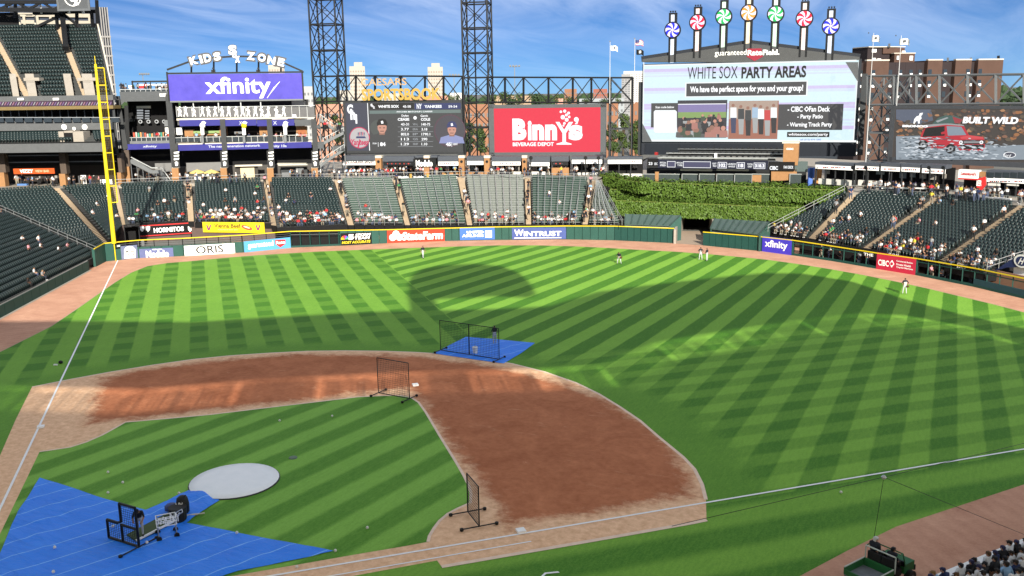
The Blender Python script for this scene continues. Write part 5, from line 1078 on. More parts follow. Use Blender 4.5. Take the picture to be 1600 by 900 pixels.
def kids_zone():
    pl = FK; root = thing("fan_building", "three storey dark fan building with violet ribbons and tan brick columns", "building", pl.hit(340, 290))
    bp = [lerp(0, 1, 0)]
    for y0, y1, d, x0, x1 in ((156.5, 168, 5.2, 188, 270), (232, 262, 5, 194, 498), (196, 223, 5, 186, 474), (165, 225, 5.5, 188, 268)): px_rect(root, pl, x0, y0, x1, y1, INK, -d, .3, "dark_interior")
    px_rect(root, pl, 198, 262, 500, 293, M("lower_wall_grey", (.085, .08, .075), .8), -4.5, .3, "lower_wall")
    for x0, x1, y0, y1 in ((236, 268, 257, 271), (286, 346, 256, 270)): px_rect(root, pl, x0, y0, x1, y1, M("grey_kiosk_front", (.20, .20, .20), .7), -3.5, .4, "kiosk_front")
    # floors
    for x0, x1, y0, y1, nm, m in ((188, 270, 143, 158, "terrace_front", SLATE), (276, 492, 183, 186.3, "floor_edge", CREAM), (276, 492, 222, 224.5, "floor_edge", CREAM), (198, 272, 220, 224, "floor_edge", GREYST)): px_rect(root, pl, x0, y0, x1, y1, m, .2, 6.5, nm)
    # ribbons
    VI = M("ribbon_violet", (.06, .05, .55), .4, 0, .25, .8, emit=.55, tint=(.10, .10, .70))
    for x0, x1, y0, y1, t in ((199, 268, 224.5, 233, (("xfinity", 224, 246),)), (278, 487, 223.8, 233, (("The next generation network", 326, 407), ("xfinity 10s", 420, 448))), (281, 350, 187, 196.5, ()), (351, 401, 187, 196.5, (("X", 374, 379),)), (402, 460, 187, 196.5, (("X", 427, 433),))):
        rb = px_rect(root, pl, x0, y0, x1, y1, VI, .4, .25, "ribbon_screen")
        for s, a, b in t: px_text(rb, pl, s, a, y0+2.2, b, y1-2, LW, .44, bold=.02)
    px_rect(root, pl, 461, 187, 494, 196.5, SLATE, .35, .2, "ribbon_end")
    # top terrace, left bay
    rail_run(root, pl, 188, 268, 139, 147, .15, 10)
    for x0, y0, x1, y1 in ((205, 126, 266, 128.5), (205, 126, 207, 145), (234, 128, 235, 146)): px_rect(root, pl, x0, y0, x1, y1, BLACK, -.5, .3, "canopy_bar")
    px_rect(root, pl, 212, 131, 262, 133, PAPER, -3, .2, "back_light"); px_text(root, pl, "IS", 250, 146, 261, 151, PAPER, .3, bold=.05)
    for x, c in ((188.5, CREAM), (196, PAPER), (226, GREYST), (238, GREYST), (243, PAPER), (251, BLACK)): px_rect(root, pl, x, 133, x+5, 146, c, -2.5, .2, "terrace_panel")
    rd = px_rect(root, pl, 213, 134, 222, 138, RED, -1.2, 2.0, "red_parasol"); 
    mb = px_rect(root, pl, 204, 166, 227, 170, PAPER, -4.5, .1, "menu_board")
    for k in range(4): px_rect(mb, pl, 205, 172+4*k, 215, 174.5+4*k, LLG, -4.4, .05, "menu_line"); px_rect(mb, pl, 218, 173+4*k, 225, 175+4*k, LLG, -4.4, .05, "menu_line")
    for x in (211, 224, 237, 249): px_disc(root, pl, x, 191, 3.2, LED("ring_light", (.7,.7,.66), .8), -4.2, "ring_sign", n=16); px_disc(root, pl, x, 191, 1.9, INK, -4.1, "ring_hole", n=14)
    px_rect(root, pl, 253, 188, 266, 198, GREYST, -2, .3, "cabinet"); px_rect(root, pl, 254, 200, 268, 215, PAPER, -2.5, .3, "white_counter"); rail_run(root, pl, 198, 268, 214, 222, .15, 9)
    rnd = random.Random(4)
    for k in range(16): px_rect(root, pl, 204+3.6*k, 207+3*rnd.random(), 206.6+3.6*k, 215, M("bar_goods_%d" % (k % 5), ((.55,.10,.06),(.50,.48,.44),(.06,.30,.22),(.60,.30,.12),(.10,.10,.11))[k % 5]), -2, .2, "bar_goods")
    # columns
    px_poly(root, pl, [(180,150),(186,150),(200,232),(190,236)], DARK, .5, .5, "raking_column"); px_poly(root, pl, [(194,165),(200,165),(203,232),(197,232)], BLACK, .3, .4, "raking_column")
    c = px_rect(root, pl, 192, 260, 204, 292, TAN, .4, 1.2, "brick_column"); px_rect(c, pl, 191, 234, 203, 260, M("column_brown", (.10, .075, .06), .8), .4, 1.2, "column_shaft")
    px_rect(root, pl, 264.5, 147, 273.5, 262, DARK, .8, .9, "steel_column"); px_rect(root, pl, 269, 224, 279, 234, DARK, .9, .5, "column_collar")
    for x0, x1 in ((270.5, 281), (346, 356), (418.5, 428.5), (487.5, 497.5)): column(root, pl, x0, x1, 186 if x0 > 300 else 234, 262, 291, .8, 1.0, (235, 261.5))
    # level two
    for x0, x1, y0, y1, m in ((286, 300, 203, 214, TAN), (341, 352, 198, 213, TAN), (404, 420, 197, 213, TAN), (462, 479, 198, 213, TAN)): px_rect(root, pl, x0, y0, x1, y1, m, -1.5, 1.5, "brick_kiosk")
    px_rect(root, pl, 274, 200, 283, 211, PAPER, -1, .2, "white_poster"); px_rect(root, pl, 299, 205, 341, 209, M("kiosk_green", (.25, .36, .14)), -1.6, .4, "kiosk_fascia"); px_rect(root, pl, 301, 210, 341, 212, TAN, -1.5, .6, "kiosk_counter"); px_rect(root, pl, 364, 206, 378, 210, GREYST, -2, .6, "service_unit"); px_rect(root, pl, 465, 203, 477, 211, M("kiosk_opening", (.35, .12, .05)), -1.4, .1, "kiosk_opening")
    rail_run(root, pl, 274, 482, 212.5, 221.5, .25, 21)
    # level three with silhouettes of players on the glass
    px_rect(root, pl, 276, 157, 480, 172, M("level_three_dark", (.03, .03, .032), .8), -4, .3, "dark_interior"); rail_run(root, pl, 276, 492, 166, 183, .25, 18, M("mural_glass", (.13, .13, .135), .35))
    for i, x in enumerate((281, 290, 303, 316, 326, 336, 347, 357, 369, 379, 388, 399, 409, 419, 432, 443)):
        px_poly(root, pl, [(x-3.5,182),(x-.8,174),(x-2.5,170.5),(x,168.5),(x+3.4,167.2),(x+1.4,171),(x+1.6,174),(x+4,181.5),(x+2.6,182),(x+.2,176),(x-2,182)] if i % 2 else [(x-2.6,182),(x-1.4,174),(x-4,171.5),(x-3.4,170),(x-.6,169.5),(x+1.4,171),(x+3,175),(x+1.4,176),(x+3.4,182),(x+2,182),(x,177),(x-1,182)], PAPER, .32, .02, "player_silhouette"); px_disc(root, pl, x+.3, 167.4, 1.4, PAPER, .33, "player_silhouette_head", n=8)
    for x in (303, 342, 408, 377): px_rect(root, pl, x-.8, 157, x+.8, 176, SILVER, .5, .15, "stanchion")
    for x in (414, 433, 457): px_rect(root, pl, x, 179, x+6, 184, PAPER, .34, .04, "white_panel")
    px_rect(root, pl, 455, 158, 476, 178, M("pale_wall_end", (.55, .52, .46)), -2, 2, "end_wall")
    # lower level: stairs, parasols, canopies
    st = thing("stairs", "grey steel stair climbing left below the violet ribbon", "stairs", pl.hit(240, 288))
    px_poly(st, pl, [(204,249),(210,249),(238,266),(252,266),(266,285),(258,285),(248,271),(236,271),(204,255)], GREYST, .9, .3, "stringer"); px_poly(st, pl, [(204,246),(205,245),(237,261.5),(253,261.5),(267,281),(266,282),(252,263),(236.5,263)], SILVER, 1.0, .12, "hand_rail")
    for x, y in ((207, 250), (216, 254), (225, 259), (234, 264), (246, 265), (254, 270)): px_rect(st, pl, x, y, x+.8, 288, GREYST, .8, .15, "post")
    for x, nm in ((307, "yellow and white parasol on the lower terrace, the left one"), (329, "yellow and white parasol on the lower terrace, the right one")):
        p = thing("parasol", nm, "parasol", pl.hit(x, 290, -1), "parasols on the lower terrace"); u, z = pl.uz(x, 270); b = MB(); b.lathe(pl.p(u, z-.1, -1), [(1.45, 0), (1.38, .1), (.7, .42), (.05, .62)], 10); b.build("canopy", M("parasol_cloth", (.80, .62, .22), .7), p)
        b = MB(); b.bar(pl.p(u, z-2.2, -1), pl.p(u, z+.7, -1), .06, 6); b.build("pole", SILVER, p); px_rect(p, pl, x-5, 276, x+5, 284, PAPER, -1.4, .3, "white_table_cloth")
    kk = thing("kiosk", "dark kiosk with a pale flat canopy between two pillar banners", "kiosk", pl.hit(458, 285)); px_poly(kk, pl, [(433,255.5),(478,255.5),(481,258),(435,259)], M("pale_canopy", (.52, .50, .42)), .6, 2.0, "canopy"); px_rect(kk, pl, 438, 262, 480, 286, M("kiosk_dark", (.045, .05, .055)), -1.5, .5, "back"); px_rect(kk, pl, 440, 270, 452, 277, GREYST, -.9, .3, "menu_panel"); px_rect(kk, pl, 462, 262, 474, 272, GREYST, -.9, .3, "menu_panel"); px_rect(kk, pl, 440, 278, 478, 285, BLACK, -.4, .8, "counter")
    k2 = thing("kiosk", "kiosk with a cream lit panel left of the third pillar banner", "kiosk", pl.hit(385, 285)); px_rect(k2, pl, 366, 259, 402, 286, M("kiosk_frame_dark", (.05, .045, .04)), -1.6, .5, "frame"); px_rect(k2, pl, 375, 263, 397, 284, M("cream_panel", (.62, .52, .34)), -1.0, .2, "cream_panel"); px_rect(k2, pl, 366, 258, 409, 260.5, CREAM, -.8, 1, "canopy")
kids_zone()
def banner():
    pl = FK; s = thing("banner_frame", "violet banner with white lettering under an arch of letters KIDS ZONE", "sign", pl.hit(368, 157, .8))
    px_rect(s, pl, 265.5, 115.5, 472.5, 156, PURPLE, .9, .15, "banner")
    for x0, y0, x1, y1 in ((263, 112.5, 475, 115), (263, 112.5, 265.3, 160), (472.6, 112.5, 475, 160), (265, 156, 474, 158.5)): px_rect(s, pl, x0, y0, x1, y1, BLACK if y0 < 150 else GREYST, .95, .35, "frame_beam")
    px_text(s, pl, "xfinity", 322, 120, 424, 154, PAPER, .96, bold=.022)
    for k in range(5): px_poly(s, pl, [(417+2.6*k-1.5*k,153-1.5*k),(428+2.2*k,136-2.2*k),(428.6+2.2*k,136.4-2.2*k),(417.7+1.1*k,153.4-1.5*k)], PAPER, .96, name="swish_line")
    arch = [(261,109),(297,96),(330,90.5),(366,88),(402,88.5),(438,96),(473,111.5)]
    for a, c in zip(arch, arch[1:]): q = MB(); q.bar(pl.hit(*a, .7), pl.hit(*c, .7), .3); q.build("arch_tube", BLACK, s)
    for x, y in ((299,96),(334,90),(370,88),(404,89),(439,96)): q = MB(); q.bar(pl.hit(x, y, .7), pl.hit(x, 113, .7), .22); q.build("arch_post", BLACK, s)
    for x in (334, 404): px_rect(s, pl, x-3, 109, x+3, 113, BLACK, .8, .5, "lamp_base"); px_disc(s, pl, x, 107, 1.6, BLACK, .9, "lamp", n=8)
    for ch, x, y, w, h, a in (("K",304,95,12,12,14),("I",315.5,93,4,12.5,13),("D",325.5,91,11,12.5,11),("S",340.5,88.5,11,12.5,7),("Z",393,88,12,12,-7),("O",410,90.5,12,12,-10),("N",425,94.5,12,12,-13),("E",440,97.5,10,12,-15)):
        a0 = math.radians(a); vs, fs = text_geo(ch, .045, 0); X0, X1 = min(v[0] for v in vs), max(v[0] for v in vs); Y0, Y1 = min(v[1] for v in vs), max(v[1] for v in vs)
        sc = abs(pl.uz(x+.5, y)[0]-pl.uz(x-.5, y)[0]); u, z = pl.uz(x, y); 
        for grow, off, m, nm in ((1.42, .92, M("letter_edge", (.10, .10, .11)), "letter_back"), (1, 1.08, PAPER, "letter")):
            b = MB()
            for v in vs:
                lx = ((v[0]-X0)/(X1-X0)-.5)*w*sc*grow; ly = ((v[1]-Y0)/(Y1-Y0)-.5)*h*sc*grow
                b.v.append(tuple(pl.p(u+lx*math.cos(a0)-ly*math.sin(a0), z+lx*math.sin(a0)+ly*math.cos(a0), off)))
            b.f = list(fs); b.m = [0]*len(fs); b.build(nm, m, s)
    for ch, x0, y0, x1, y1 in (("S",358,71,371,86),("o",364,84,371,91),("x",368,88,376,98)):
        px_text(s, pl, ch, x0-1, y0-1, x1+1, y1+1, M("letter_edge"), 1.0, bold=.09, name="emblem_back"); px_text(s, pl, ch, x0, y0, x1, y1, PAPER, 1.1, bold=.05, name="emblem_letter")
    for x, y, lab in ((318, 189, "white ball-headed pole figure, first from the left on the violet ribbons"), (382.5, 190, "pole figure with a yellow ball head in the middle of the violet ribbons"), (446.5, 190, "white ball-headed pole figure nearest the zigzag stairs")):
        t = thing("pole_figure", lab, "pole figure", pl.hit(x, 222, 1.2), "pole figures on the second floor rail"); px_rect(t, pl, x-2, 209, x+2, 223, GREYST, 1.3, .3, "post"); px_rect(t, pl, x-2.6, 199, x+2.6, 210, PAPER, 1.35, .4, "body"); u, z = pl.uz(x, 196)
        b = MB(); b.lathe(pl.p(u, z-.5, 1.2), [(.1,0),(.42,.18),(.52,.5),(.42,.82),(.1,1.0)], 10); b.build("ball", SYELL if x == 382.5 else PAPER, t, True); px_poly(t, pl, [(x-4,191),(x,189),(x+4,191.5),(x+2,194),(x-2,193.5)], PAPER, 1.5, name="ribbon_cap")
banner()
def zigzag():
    pl = FK; s = thing("stair_tower", "grey zigzag stair tower between the fan building and the dark video board", "stairs", pl.hit(515, 280))
    for a, b_, c, d in ((490, 186, 519, 206), (545, 203, 504, 218), (508, 214, 540, 204), (540, 240, 508, 253)): pass
    fl = [((501,186),(520,198)),((520,206),(505,218)),((505,224),(523,236)),((538,232),(511,247)),((537,206),(507,220))]
    for (a, c) in (((500,184),(521,199)),((537,205),(506,221)),((538,231),(510,249)),((510,249),(500,258))):
        px_poly(s, pl, [a, (a[0],a[1]+5), (c[0],c[1]+5), c], GREYST, .6, .25, "stringer"); px_poly(s, pl, [(a[0],a[1]-6), (a[0],a[1]-5), (c[0],c[1]-5), (c[0],c[1]-6)], SILVER, .7, .1, "hand_rail")
        n = 5
        for k in range(n+1): x, y = lerp(a[0], c[0], k/n), lerp(a[1], c[1], k/n); px_rect(s, pl, x-.3, y-6, x+.3, y, SILVER, .65, .1, "post")
    for x0, y0, x1, y1 in ((520,198,538,206),(521,228,539,236),(490,222,506,232),(486,196,500,200)): px_rect(s, pl, x0, y0, x1, y1, SLATE, .6, 2.0, "landing")
    for x in (501, 538, 520): px_rect(s, pl, x, 184 if x == 501 else 198, x+1.6, 282, GREYST, -.6, .25, "column")
zigzag()

# ================================================================ CONCESSIONS ON THE CONCOURSE
AWN = M("awning_slate", (.075, .085, .105), .5); CORR = M("shop_white", (.68, .67, .63), .6)
def stand(label, pl, x0, x1, y0, y1, ybase, style, off=0.0, name="concession_stand"):
    """shop front: roof band, sign, dark opening with fittings, counter"""
    t = thing(name, label, "concession stand", pl.hit((x0+x1)/2, ybase, off), "concession stands along the concourse"); h = ybase-y0; rnd = random.Random(int(x0*7))
    px_rect(t, pl, x0, y0, x1, y1, AWN, off+.5, 2.2, "roof_band"); px_rect(t, pl, x0, y1, x1, ybase, INK, off-2.5, .3, "back_wall")
    sm = {'w': PAPER, 'c': CREAM, 't': TAN, 'g': GREYST, 'k': BLACK}[style[0]]
    px_rect(t, pl, x0+1, y1+.4, x1-1, y1+.4+h*.17, sm, off+.55, .2, "sign_band")
    for j in range(int((x1-x0-6)/3.2)):
        if rnd.random() < .7: px_rect(t, pl, x0+3+3.2*j, y1+.4+h*.06, x0+3+3.2*j+rnd.uniform(1.4, 2.6), y1+.4+h*.11, M('sign_print_%d' % (j % 2), ((.05,.05,.06), (.40,.05,.04))[j % 2]), off+.58, .02, 'sign_print')
    k = max(2, int((x1-x0)/14))
    for i in range(k):
        a, b = lerp(x0, x1, i/k), lerp(x0, x1, (i+1)/k)
        if rnd.random() < .75: px_rect(t, pl, a+2, y1+h*.25, a+2+(b-a)*rnd.uniform(.3, .7), y1+h*rnd.uniform(.40, .52), M("menu_%d" % rnd.randrange(4), 0 or ((.62,.60,.55),(.35,.33,.30),(.55,.30,.20),(.25,.30,.33))[rnd.randrange(4)]), off-2.1, .1, "menu_panel")
        px_rect(t, pl, a-.6, y1, a+.6, ybase, DARK, off+.3, .25, "post")
    px_rect(t, pl, x0+1.5, ybase-h*.26, x1-1.5, ybase-h*.02, {'w': CORR, 't': TAN, 'c': CREAM, 'g': GREYST, 'k': BLACK}[style[1]], off-.2, .5, "counter")
    return t
S = stand
t = S("shop row with white signs and lettering below the dark video board's left part", FS, 536, 589, 243, 251, 279, "ww"); px_text(t, FS, "WHITE SOX BEER GARDEN", 540, 249.8, 586, 253.2, BLACK, .82, bold=.02)
S("dark bar shop behind the crowded concourse, left of the black beer sign", FS, 600, 648, 244, 252, 279, "kk"); t = S("bar with a black sign and white lettering Modelo", FS, 649, 684, 243, 246, 279, "kk")
px_rect(t, FS, 648, 247.5, 683, 260.5, BLACK, 1.0, .4, "sign_box"); px_text(t, FS, "Modelo", 652, 249.5, 678, 259.5, PAPER, 1.05, bold=.05)
S("shop with white panels left of the tan pillar under the tower", FS, 685, 718, 244, 252, 279, "wt"); S("white fronted shop between two tan pillars, below the red board's left corner", FS, 730, 757, 244, 251, 278, "wt"); S("dark shop with white counter below the red board's left half", FS, 769, 815, 244, 252, 277, "ww")
S("white shop with a cartoon coloured menu right of the tan pillar", FS, 827, 860, 244, 253, 277, "ww"); t = S("orange brick bar with dark windows below the red board", FS, 862, 889, 244, 252, 277, "kt"); px_rect(t, FS, 862, 262, 889, 277, TAN, .3, .6, "brick_front")
S("shop with a white and red sign band, below the red board's right corner", FS, 893, 942, 244, 249, 279, "ww"); S("shop with a pale sign band beside the grey mast", FS, 949, 1004, 245, 249, 281, "ww")
for x0, x1, lab in ((589, 598, "tan pillar below the left third of the dark video board"), (664.5, 672.5, "tan pillar behind the black beer sign"), (718.5, 727, "tan pillar under the middle light tower, left one"), (758, 766.5, "tan pillar under the middle light tower, right one"), (817, 824, "tan pillar below the red board")):
    t = thing("pillar", lab, "pillar", FS.hit((x0+x1)/2, 279), "tan pillars along the concourse"); px_rect(t, FS, x0, 246, x1, 279, TAN, .9, 1.0, "shaft"); px_rect(t, FS, x0-.5, 242.5, x1+.5, 246.5, CREAM, 1.0, 1.2, "lamp_head"); px_disc(t, FS, (x0+x1)/2, 252, 2.2, BLACK, .95, "emblem", n=10)
def beer_signs():
    pl = Plane(pz(622, 281, ZT), pz(714, 277, ZT), .4); t = thing("ad_board", "row of black boards with white lettering and gold bottles above the bleachers", "ad board", pl.hit(666, 279))
    for i, x in enumerate((621, 644.5, 671.5, 699)):
        w = (17, 17, 18, 15)[i]; c = px_rect(t, pl, x, 273, x+w+2, 279.5, BLACK, .2, .15, "panel"); px_text(c, pl, "Modelo", x+1.5, 274.6, x+w, 278.4, PAPER, .24, bold=.04)
    for x in (640.5, 667, 694): px_rect(t, pl, x-.8, 271.5, x+2.6, 280, GOLD, .25, .2, "bottle_panel")
beer_signs()
S("long white signed shop right of the ivy", FR, 1276, 1336, 254, 258, 290, "ww"); S("shop with a white sign behind two black lamp posts", FR, 1338, 1376, 255, 259, 292, "ww"); S("shop with a tan pillar and white sign under the off-road car board's corner", FR, 1378, 1409, 255, 260, 294, "wk"); S("dark open shop under the off-road car board", FR, 1410, 1440, 256, 261, 296, "wk"); S("shop with a white sign left of the beer stand", FR, 1442, 1480, 257, 263, 299, "wk")
t = thing("beer_stand", "white and red beer stand with a red side panel in right field", "concession stand", FR.hit(1515, 303)); px_rect(t, FR, 1501, 265, 1532, 278, PAPER, .8, 1.0, "sign"); px_text(t, FR, "Leinenkugel's", 1505, 268, 1529, 275, RED, .85, bold=.02, shear=.25); px_rect(t, FR, 1501, 278, 1532, 280, RED, .85, 1.0, "trim"); px_rect(t, FR, 1499, 280, 1526, 300, INK, -1.5, .3, "opening"); px_poly(t, FR, [(1526,279),(1539,276),(1540,289),(1534,297),(1526,296)], RED, .7, .3, "side_panel"); px_text(t, FR, "BEER", 1529, 281, 1537, 290, PAPER, .75, bold=.03); px_rect(t, FR, 1500, 297, 1527, 302, PAPER, -.2, .5, "counter"); px_rect(t, FR, 1533, 268, 1542, 276, TAN, .6, .6, "brick_cap")
t = S("grey glazed shop at the right edge with two white doorways", FR, 1543, 1650, 268, 279, 308, "wk")
for x in (1545, 1574): px_rect(t, FR, x, 280, x+19, 290, CORR, .3, .2, "white_wall")
for i in range(8): px_rect(t, FR, 1545+12*i, 269, 1555+12*i, 278, GLASS, .56, .05, "glass_panel")
for x, lab, pl_ in ((1347, "black lamp post pair beside the first right field aisle, left one", FR), (1367, "black lamp post pair beside the first right field aisle, right one", FR), (1465, "black lamp post above the second right field aisle, left one", FR), (1487, "black lamp post above the second right field aisle, right one", FR), (917, "black lamp post above the ivy side aisle, left one", FS), (937, "black lamp post above the ivy side aisle, right one", FS), (833, "black lamp post below the middle of the red board", FS)):
    t = thing("lamp_post", lab, "lamp post", pl_.hit(x, 292, 3), "black lamp posts on the concourse"); y0 = 258 if x > 1000 else 243; yb = 300 if x > 1400 else 296 if x > 1000 else 280; px_rect(t, pl_, x-.8, y0+4, x+.8, yb, BLACK, 3, .25, "post"); px_disc(t, pl_, x, y0+2, 3, BLACK, 3, "lamp_head", n=10); px_rect(t, pl_, x-1.6, yb-6, x+1.6, yb, BLACK, 3.1, .4, "base")
# white barrier boards with dark openings above the right field seats
t = thing("barrier", "white capped dark barrier above the right field seats near the ivy", "barrier", TOP[14])
plb = Plane(TOP[14], TOP[15], .6)
for x in (1378, 1402, 1426): px_rect(t, plb, x, 293, x+22, 295, PAPER, .3, .3, "cap"); px_rect(t, plb, x, 295, x+21, 299, INK, .25, .2, "panel")
t = thing("barrier", "white capped dark barrier above the right field seats below the beer stand", "barrier", TOP[15]); plb = Plane(TOP[15], TOP[16], .6)
for x in (1497, 1527, 1555): px_rect(t, plb, x, 305+(x-1497)*.07, x+26, 307+(x-1497)*.07, PAPER, .3, .3, "cap"); px_rect(t, plb, x, 307+(x-1497)*.07, x+25, 311+(x-1497)*.07, INK, .25, .2, "panel")

# ================================================================ FAN DECK ABOVE THE IVY
def fan_deck():
    pl = FC; r = thing("fan_deck", "two level fan deck with a black number ribbon above the ivy", "deck", pl.hit(1120, 285))
    px_rect(r, pl, 1003, 264, 1258, 292, M("deck_under", (.02, .022, .024), .8), -4, .4, "back_wall")
    rb = px_rect(r, pl, 1029, 250, 1200, 263.5, M("ribbon_navy", (.016, .018, .036), .4), .4, .4, "ribbon_screen"); px_rect(r, pl, 1012, 247.5, 1029, 259.5, INK, .3, .4, "ribbon_end"); px_text(r, pl, "23", 1014, 253, 1020, 257.5, LW, .35, bold=.03); px_text(r, pl, "SEC", 1023, 253.8, 1028, 257.5, LW, .35)
    T = lambda s, a, b, c, d, m=LW, **k: px_text(rb, pl, s, a, b, c, d, m, .44, **k)
    def fr(x0, y0, x1, y1):
        px_rect(rb, pl, x0, y0, x1, y1, LW, .42, .01, "cell_edge"); px_rect(rb, pl, x0+.7, y0+.7, x1-.7, y1-.7, LED("ribbon_cell", (.06, .06, .13), .8), .43, .01, "cell")
    T("PITCH", 1032, 252.6, 1041, 255.6); T("SPEED", 1032, 256.6, 1041, 259.4); fr(1043, 251.6, 1056, 261); T("PITCH", 1058, 252.8, 1067, 255.6); T("TYPE", 1059, 256.8, 1067, 259.4); fr(1068, 252, 1111, 262); T("EXIT", 1114, 254, 1120, 256.6); T("VELO", 1114, 257.6, 1120, 260.4); fr(1122, 253, 1136, 262.6); T("102", 1124, 255, 1134, 260.6, bold=.04); T("LAUNCH", 1137.5, 254.6, 1150, 257.4); T("ANGLE", 1138.5, 258.4, 1149, 261); fr(1151.5, 253.4, 1164, 263); T("18", 1154, 255.4, 1162, 261, bold=.04); T("TOTAL", 1168, 255, 1177, 257.6); T("DIST", 1169, 258.6, 1176, 261.2); fr(1178, 254, 1196, 263.4); T("318.3", 1180, 256, 1194.5, 261.4, bold=.04)
    cb = px_rect(r, pl, 1201, 252.5, 1242, 266, INK, .6, .3, "sign_board"); px_text(cb, pl, "CIBC", 1203, 259, 1216, 265, LW, .65, bold=.04); px_text(cb, pl, "FAN DECK", 1225, 258.5, 1240, 263, LW, .65, bold=.03)
    p = px_rect(r, pl, 1224, 223, 1247.5, 258, TAN, .3, 2.2, "brick_pillar"); px_rect(p, pl, 1222.5, 221, 1249, 224, CREAM, .4, 2.4, "cap_stone"); px_text(p, pl, "CIBC", 1229, 231, 1240, 234, PAPER, .35, bold=.04)
    px_poly(r, pl, [(1205,268),(1245,264),(1245,281),(1205,283)], TAN, .2, .4, "brick_wall"); px_rect(r, pl, 1242, 252, 1262, 268, M("deck_glass", (.10, .13, .13), .3), .2, .2, "glass_panel")
    # deck terraces with drink rails
    for i, (y, x0, x1) in enumerate(((236, 1050, 1236), (241.5, 1035, 1222), (246.5, 1028, 1212))):
        px_rect(r, pl, x0, y, x1, y+1.3, (GREYST, SILVER, SILVER)[i], -5.5+2*i, .6, "drink_rail"); px_rect(r, pl, x0+2, y+1.3, x1-2, y+5.5, M("deck_terrace", (.045, .048, .05)), -6+2*i, .4, "terrace_front")
        for k in range(20): x = lerp(x0, x1, k/20); px_rect(r, pl, x, y-2.2, x+3.4, y+.4, BLACK, -5.8+2*i, .3, "stool")
    px_rect(r, pl, 1021, 238.5, 1025.5, 243, M('cooler_red', (.32,.02,.02), .5), -1, .7, "red_cooler"); px_rect(r, pl, 1028, 246.5, 1200, 248, SILVER, .3, .15, "hand_rail"); px_rect(r, pl, 1115, 240, 1119, 248, PAPER, -1, .2, "white_post")
    for x in (1062, 1119): px_rect(r, pl, x, 264.5, x+50, 267.5, CREAM, -.5, .3, "light_shelf")
    for x0, x1 in ((1006, 1026), (1030, 1062), (1067, 1090), (1094, 1117), (1121, 1146), (1149, 1174), (1176, 1202), (1235, 1252)):
        px_rect(r, pl, x0, 272, x1, 286, M("deck_glass2", (.055, .07, .072), .2), .5, .1, "glass_panel"); px_rect(r, pl, x0-1, 271, x1+1, 272.3, SILVER, .55, .15, "panel_rail"); px_rect(r, pl, x0-1.2, 271, x0, 287, SILVER, .55, .15, "panel_post")
    for x0, x1, y0 in ((1024.5, 1030, 268), (1176, 1190, 273)): px_rect(r, pl, x0, y0, x1, 284, TAN, .6, .4, "brick_pier")
    for x0, y0, x1, y1 in ((1262, 263, 1270, 290), (1265, 262, 1273, 278), (1273, 264, 1284, 286)): px_rect(r, pl, x0, y0, x1, y1, (M("cloth_blue", (.10, .20, .60)), PAPER, M("shop_orange", (.62, .28, .10)))[int((x0-1262)/4) % 3 if x0 != 1273 else 2], .3, .3, "poster_panel")
fan_deck()
# ================================================================ CITY BEYOND
def tower(label, x0, x1, ytop, D, mat, wins=None, depth=None, cap=None, name="apartment_tower", sides=None, cat="building", zb=0.0):
    A, B = at_dist(x0, 150, D), at_dist(x1, 150, D); pl = Plane(A, B); W = (V((B.x-A.x, B.y-A.y, 0))).length; z1 = pl.uz((x0+x1)/2, ytop)[1]; dp = depth or W*.8
    r = thing(name, label, cat, pl.p(W/2, zb)); b = MB(); b.prect(pl, 0, zb, W, z1, 0, dp); b.build("wall", mat, r)
    if cap: c0, c1, ct = cap; u0, zz, u1, zt = pl.box(c0, ct, c1, ytop); b = MB(); b.prect(pl, u0, z1, u1, pl.uz((c0+c1)/2, ct)[1], -dp*.25, dp*.4); b.build("roof_house", mat, r)
    if wins:
        nx, ny, wx, wy, zlow, wm = wins; one = MB(); 
        for j in range(ny):
            for i in range(nx):
                u = W*(i+.5)/nx; z = lerp(zlow, z1-2, (j+.5)/ny); w, h = W/nx*wx, (z1-2-zlow)/ny*wy
                one.prect(pl, u-w/2, z-h/2, u+w/2, z+h/2, .12, .1)
        stuff(one.build("window", wm, r))
    return r, pl, W, z1
PALE = M("pale_city_wall", (.44, .41, .36), .85, 0, .1, .05); WIN = M("city_window", (.16, .17, .18), .4); WINW = M("city_window_brown", (.30, .23, .18), .5)
tower("cream tower block behind the dark video board, left of the other cream tower", 548, 572, 103.5, 620, PALE, (6, 15, .5, .42, 3, WINW), cap=(553, 566, 97)); tower("cream tower block behind the truss near the middle light tower", 669.5, 693, 104.5, 620, PALE, (6, 15, .5, .42, 3, WINW), cap=(674, 687, 98.5))
tower("small cream block showing just above the violet banner's right end", 422, 447, 101.5, 700, PALE, (6, 12, .5, .4, 3, WINW)); r, pl, W, z1 = tower("white curved high rise beside the main scoreboard", 974, 1004, 111, 900, M("high_rise_white", (.62, .60, .57), .7, 0, .06, .02), (8, 18, .55, .35, 3, WIN))
tower("grey balcony tower left of the white high rise", 971, 985, 116, 860, M("high_rise_grey", (.30, .30, .31), .7), (3, 16, .7, .4, 3, WIN))
BR1 = M("orange_brick", (.30, .145, .085), .85, 0, .2, .05); BR2 = M("pink_brick", (.45, .24, .17), .85, 0, .2, .05)
tower("orange brick block on the horizon left of the red brick block", 882, 901, 139, 780, BR1, (6, 7, .45, .4, 2, WIN)); tower("red brick block on the horizon near the grey mast", 927, 949, 139, 760, M("red_brick_far", (.30, .11, .08), .85), (6, 7, .45, .4, 2, WIN)); tower("low white building on the horizon left of the middle light tower", 703, 726, 145, 700, M("white_far_wall", (.62, .60, .56), .8)); tower("pale low building seen under the left truss", 530, 551, 141, 520, PALE, (4, 4, .5, .4, 2, WIN)); tower("grey low building left of the first light tower", 474, 490, 135, 480, M("grey_far_wall", (.42, .42, .42), .8), (3, 7, .5, .4, 2, WIN))
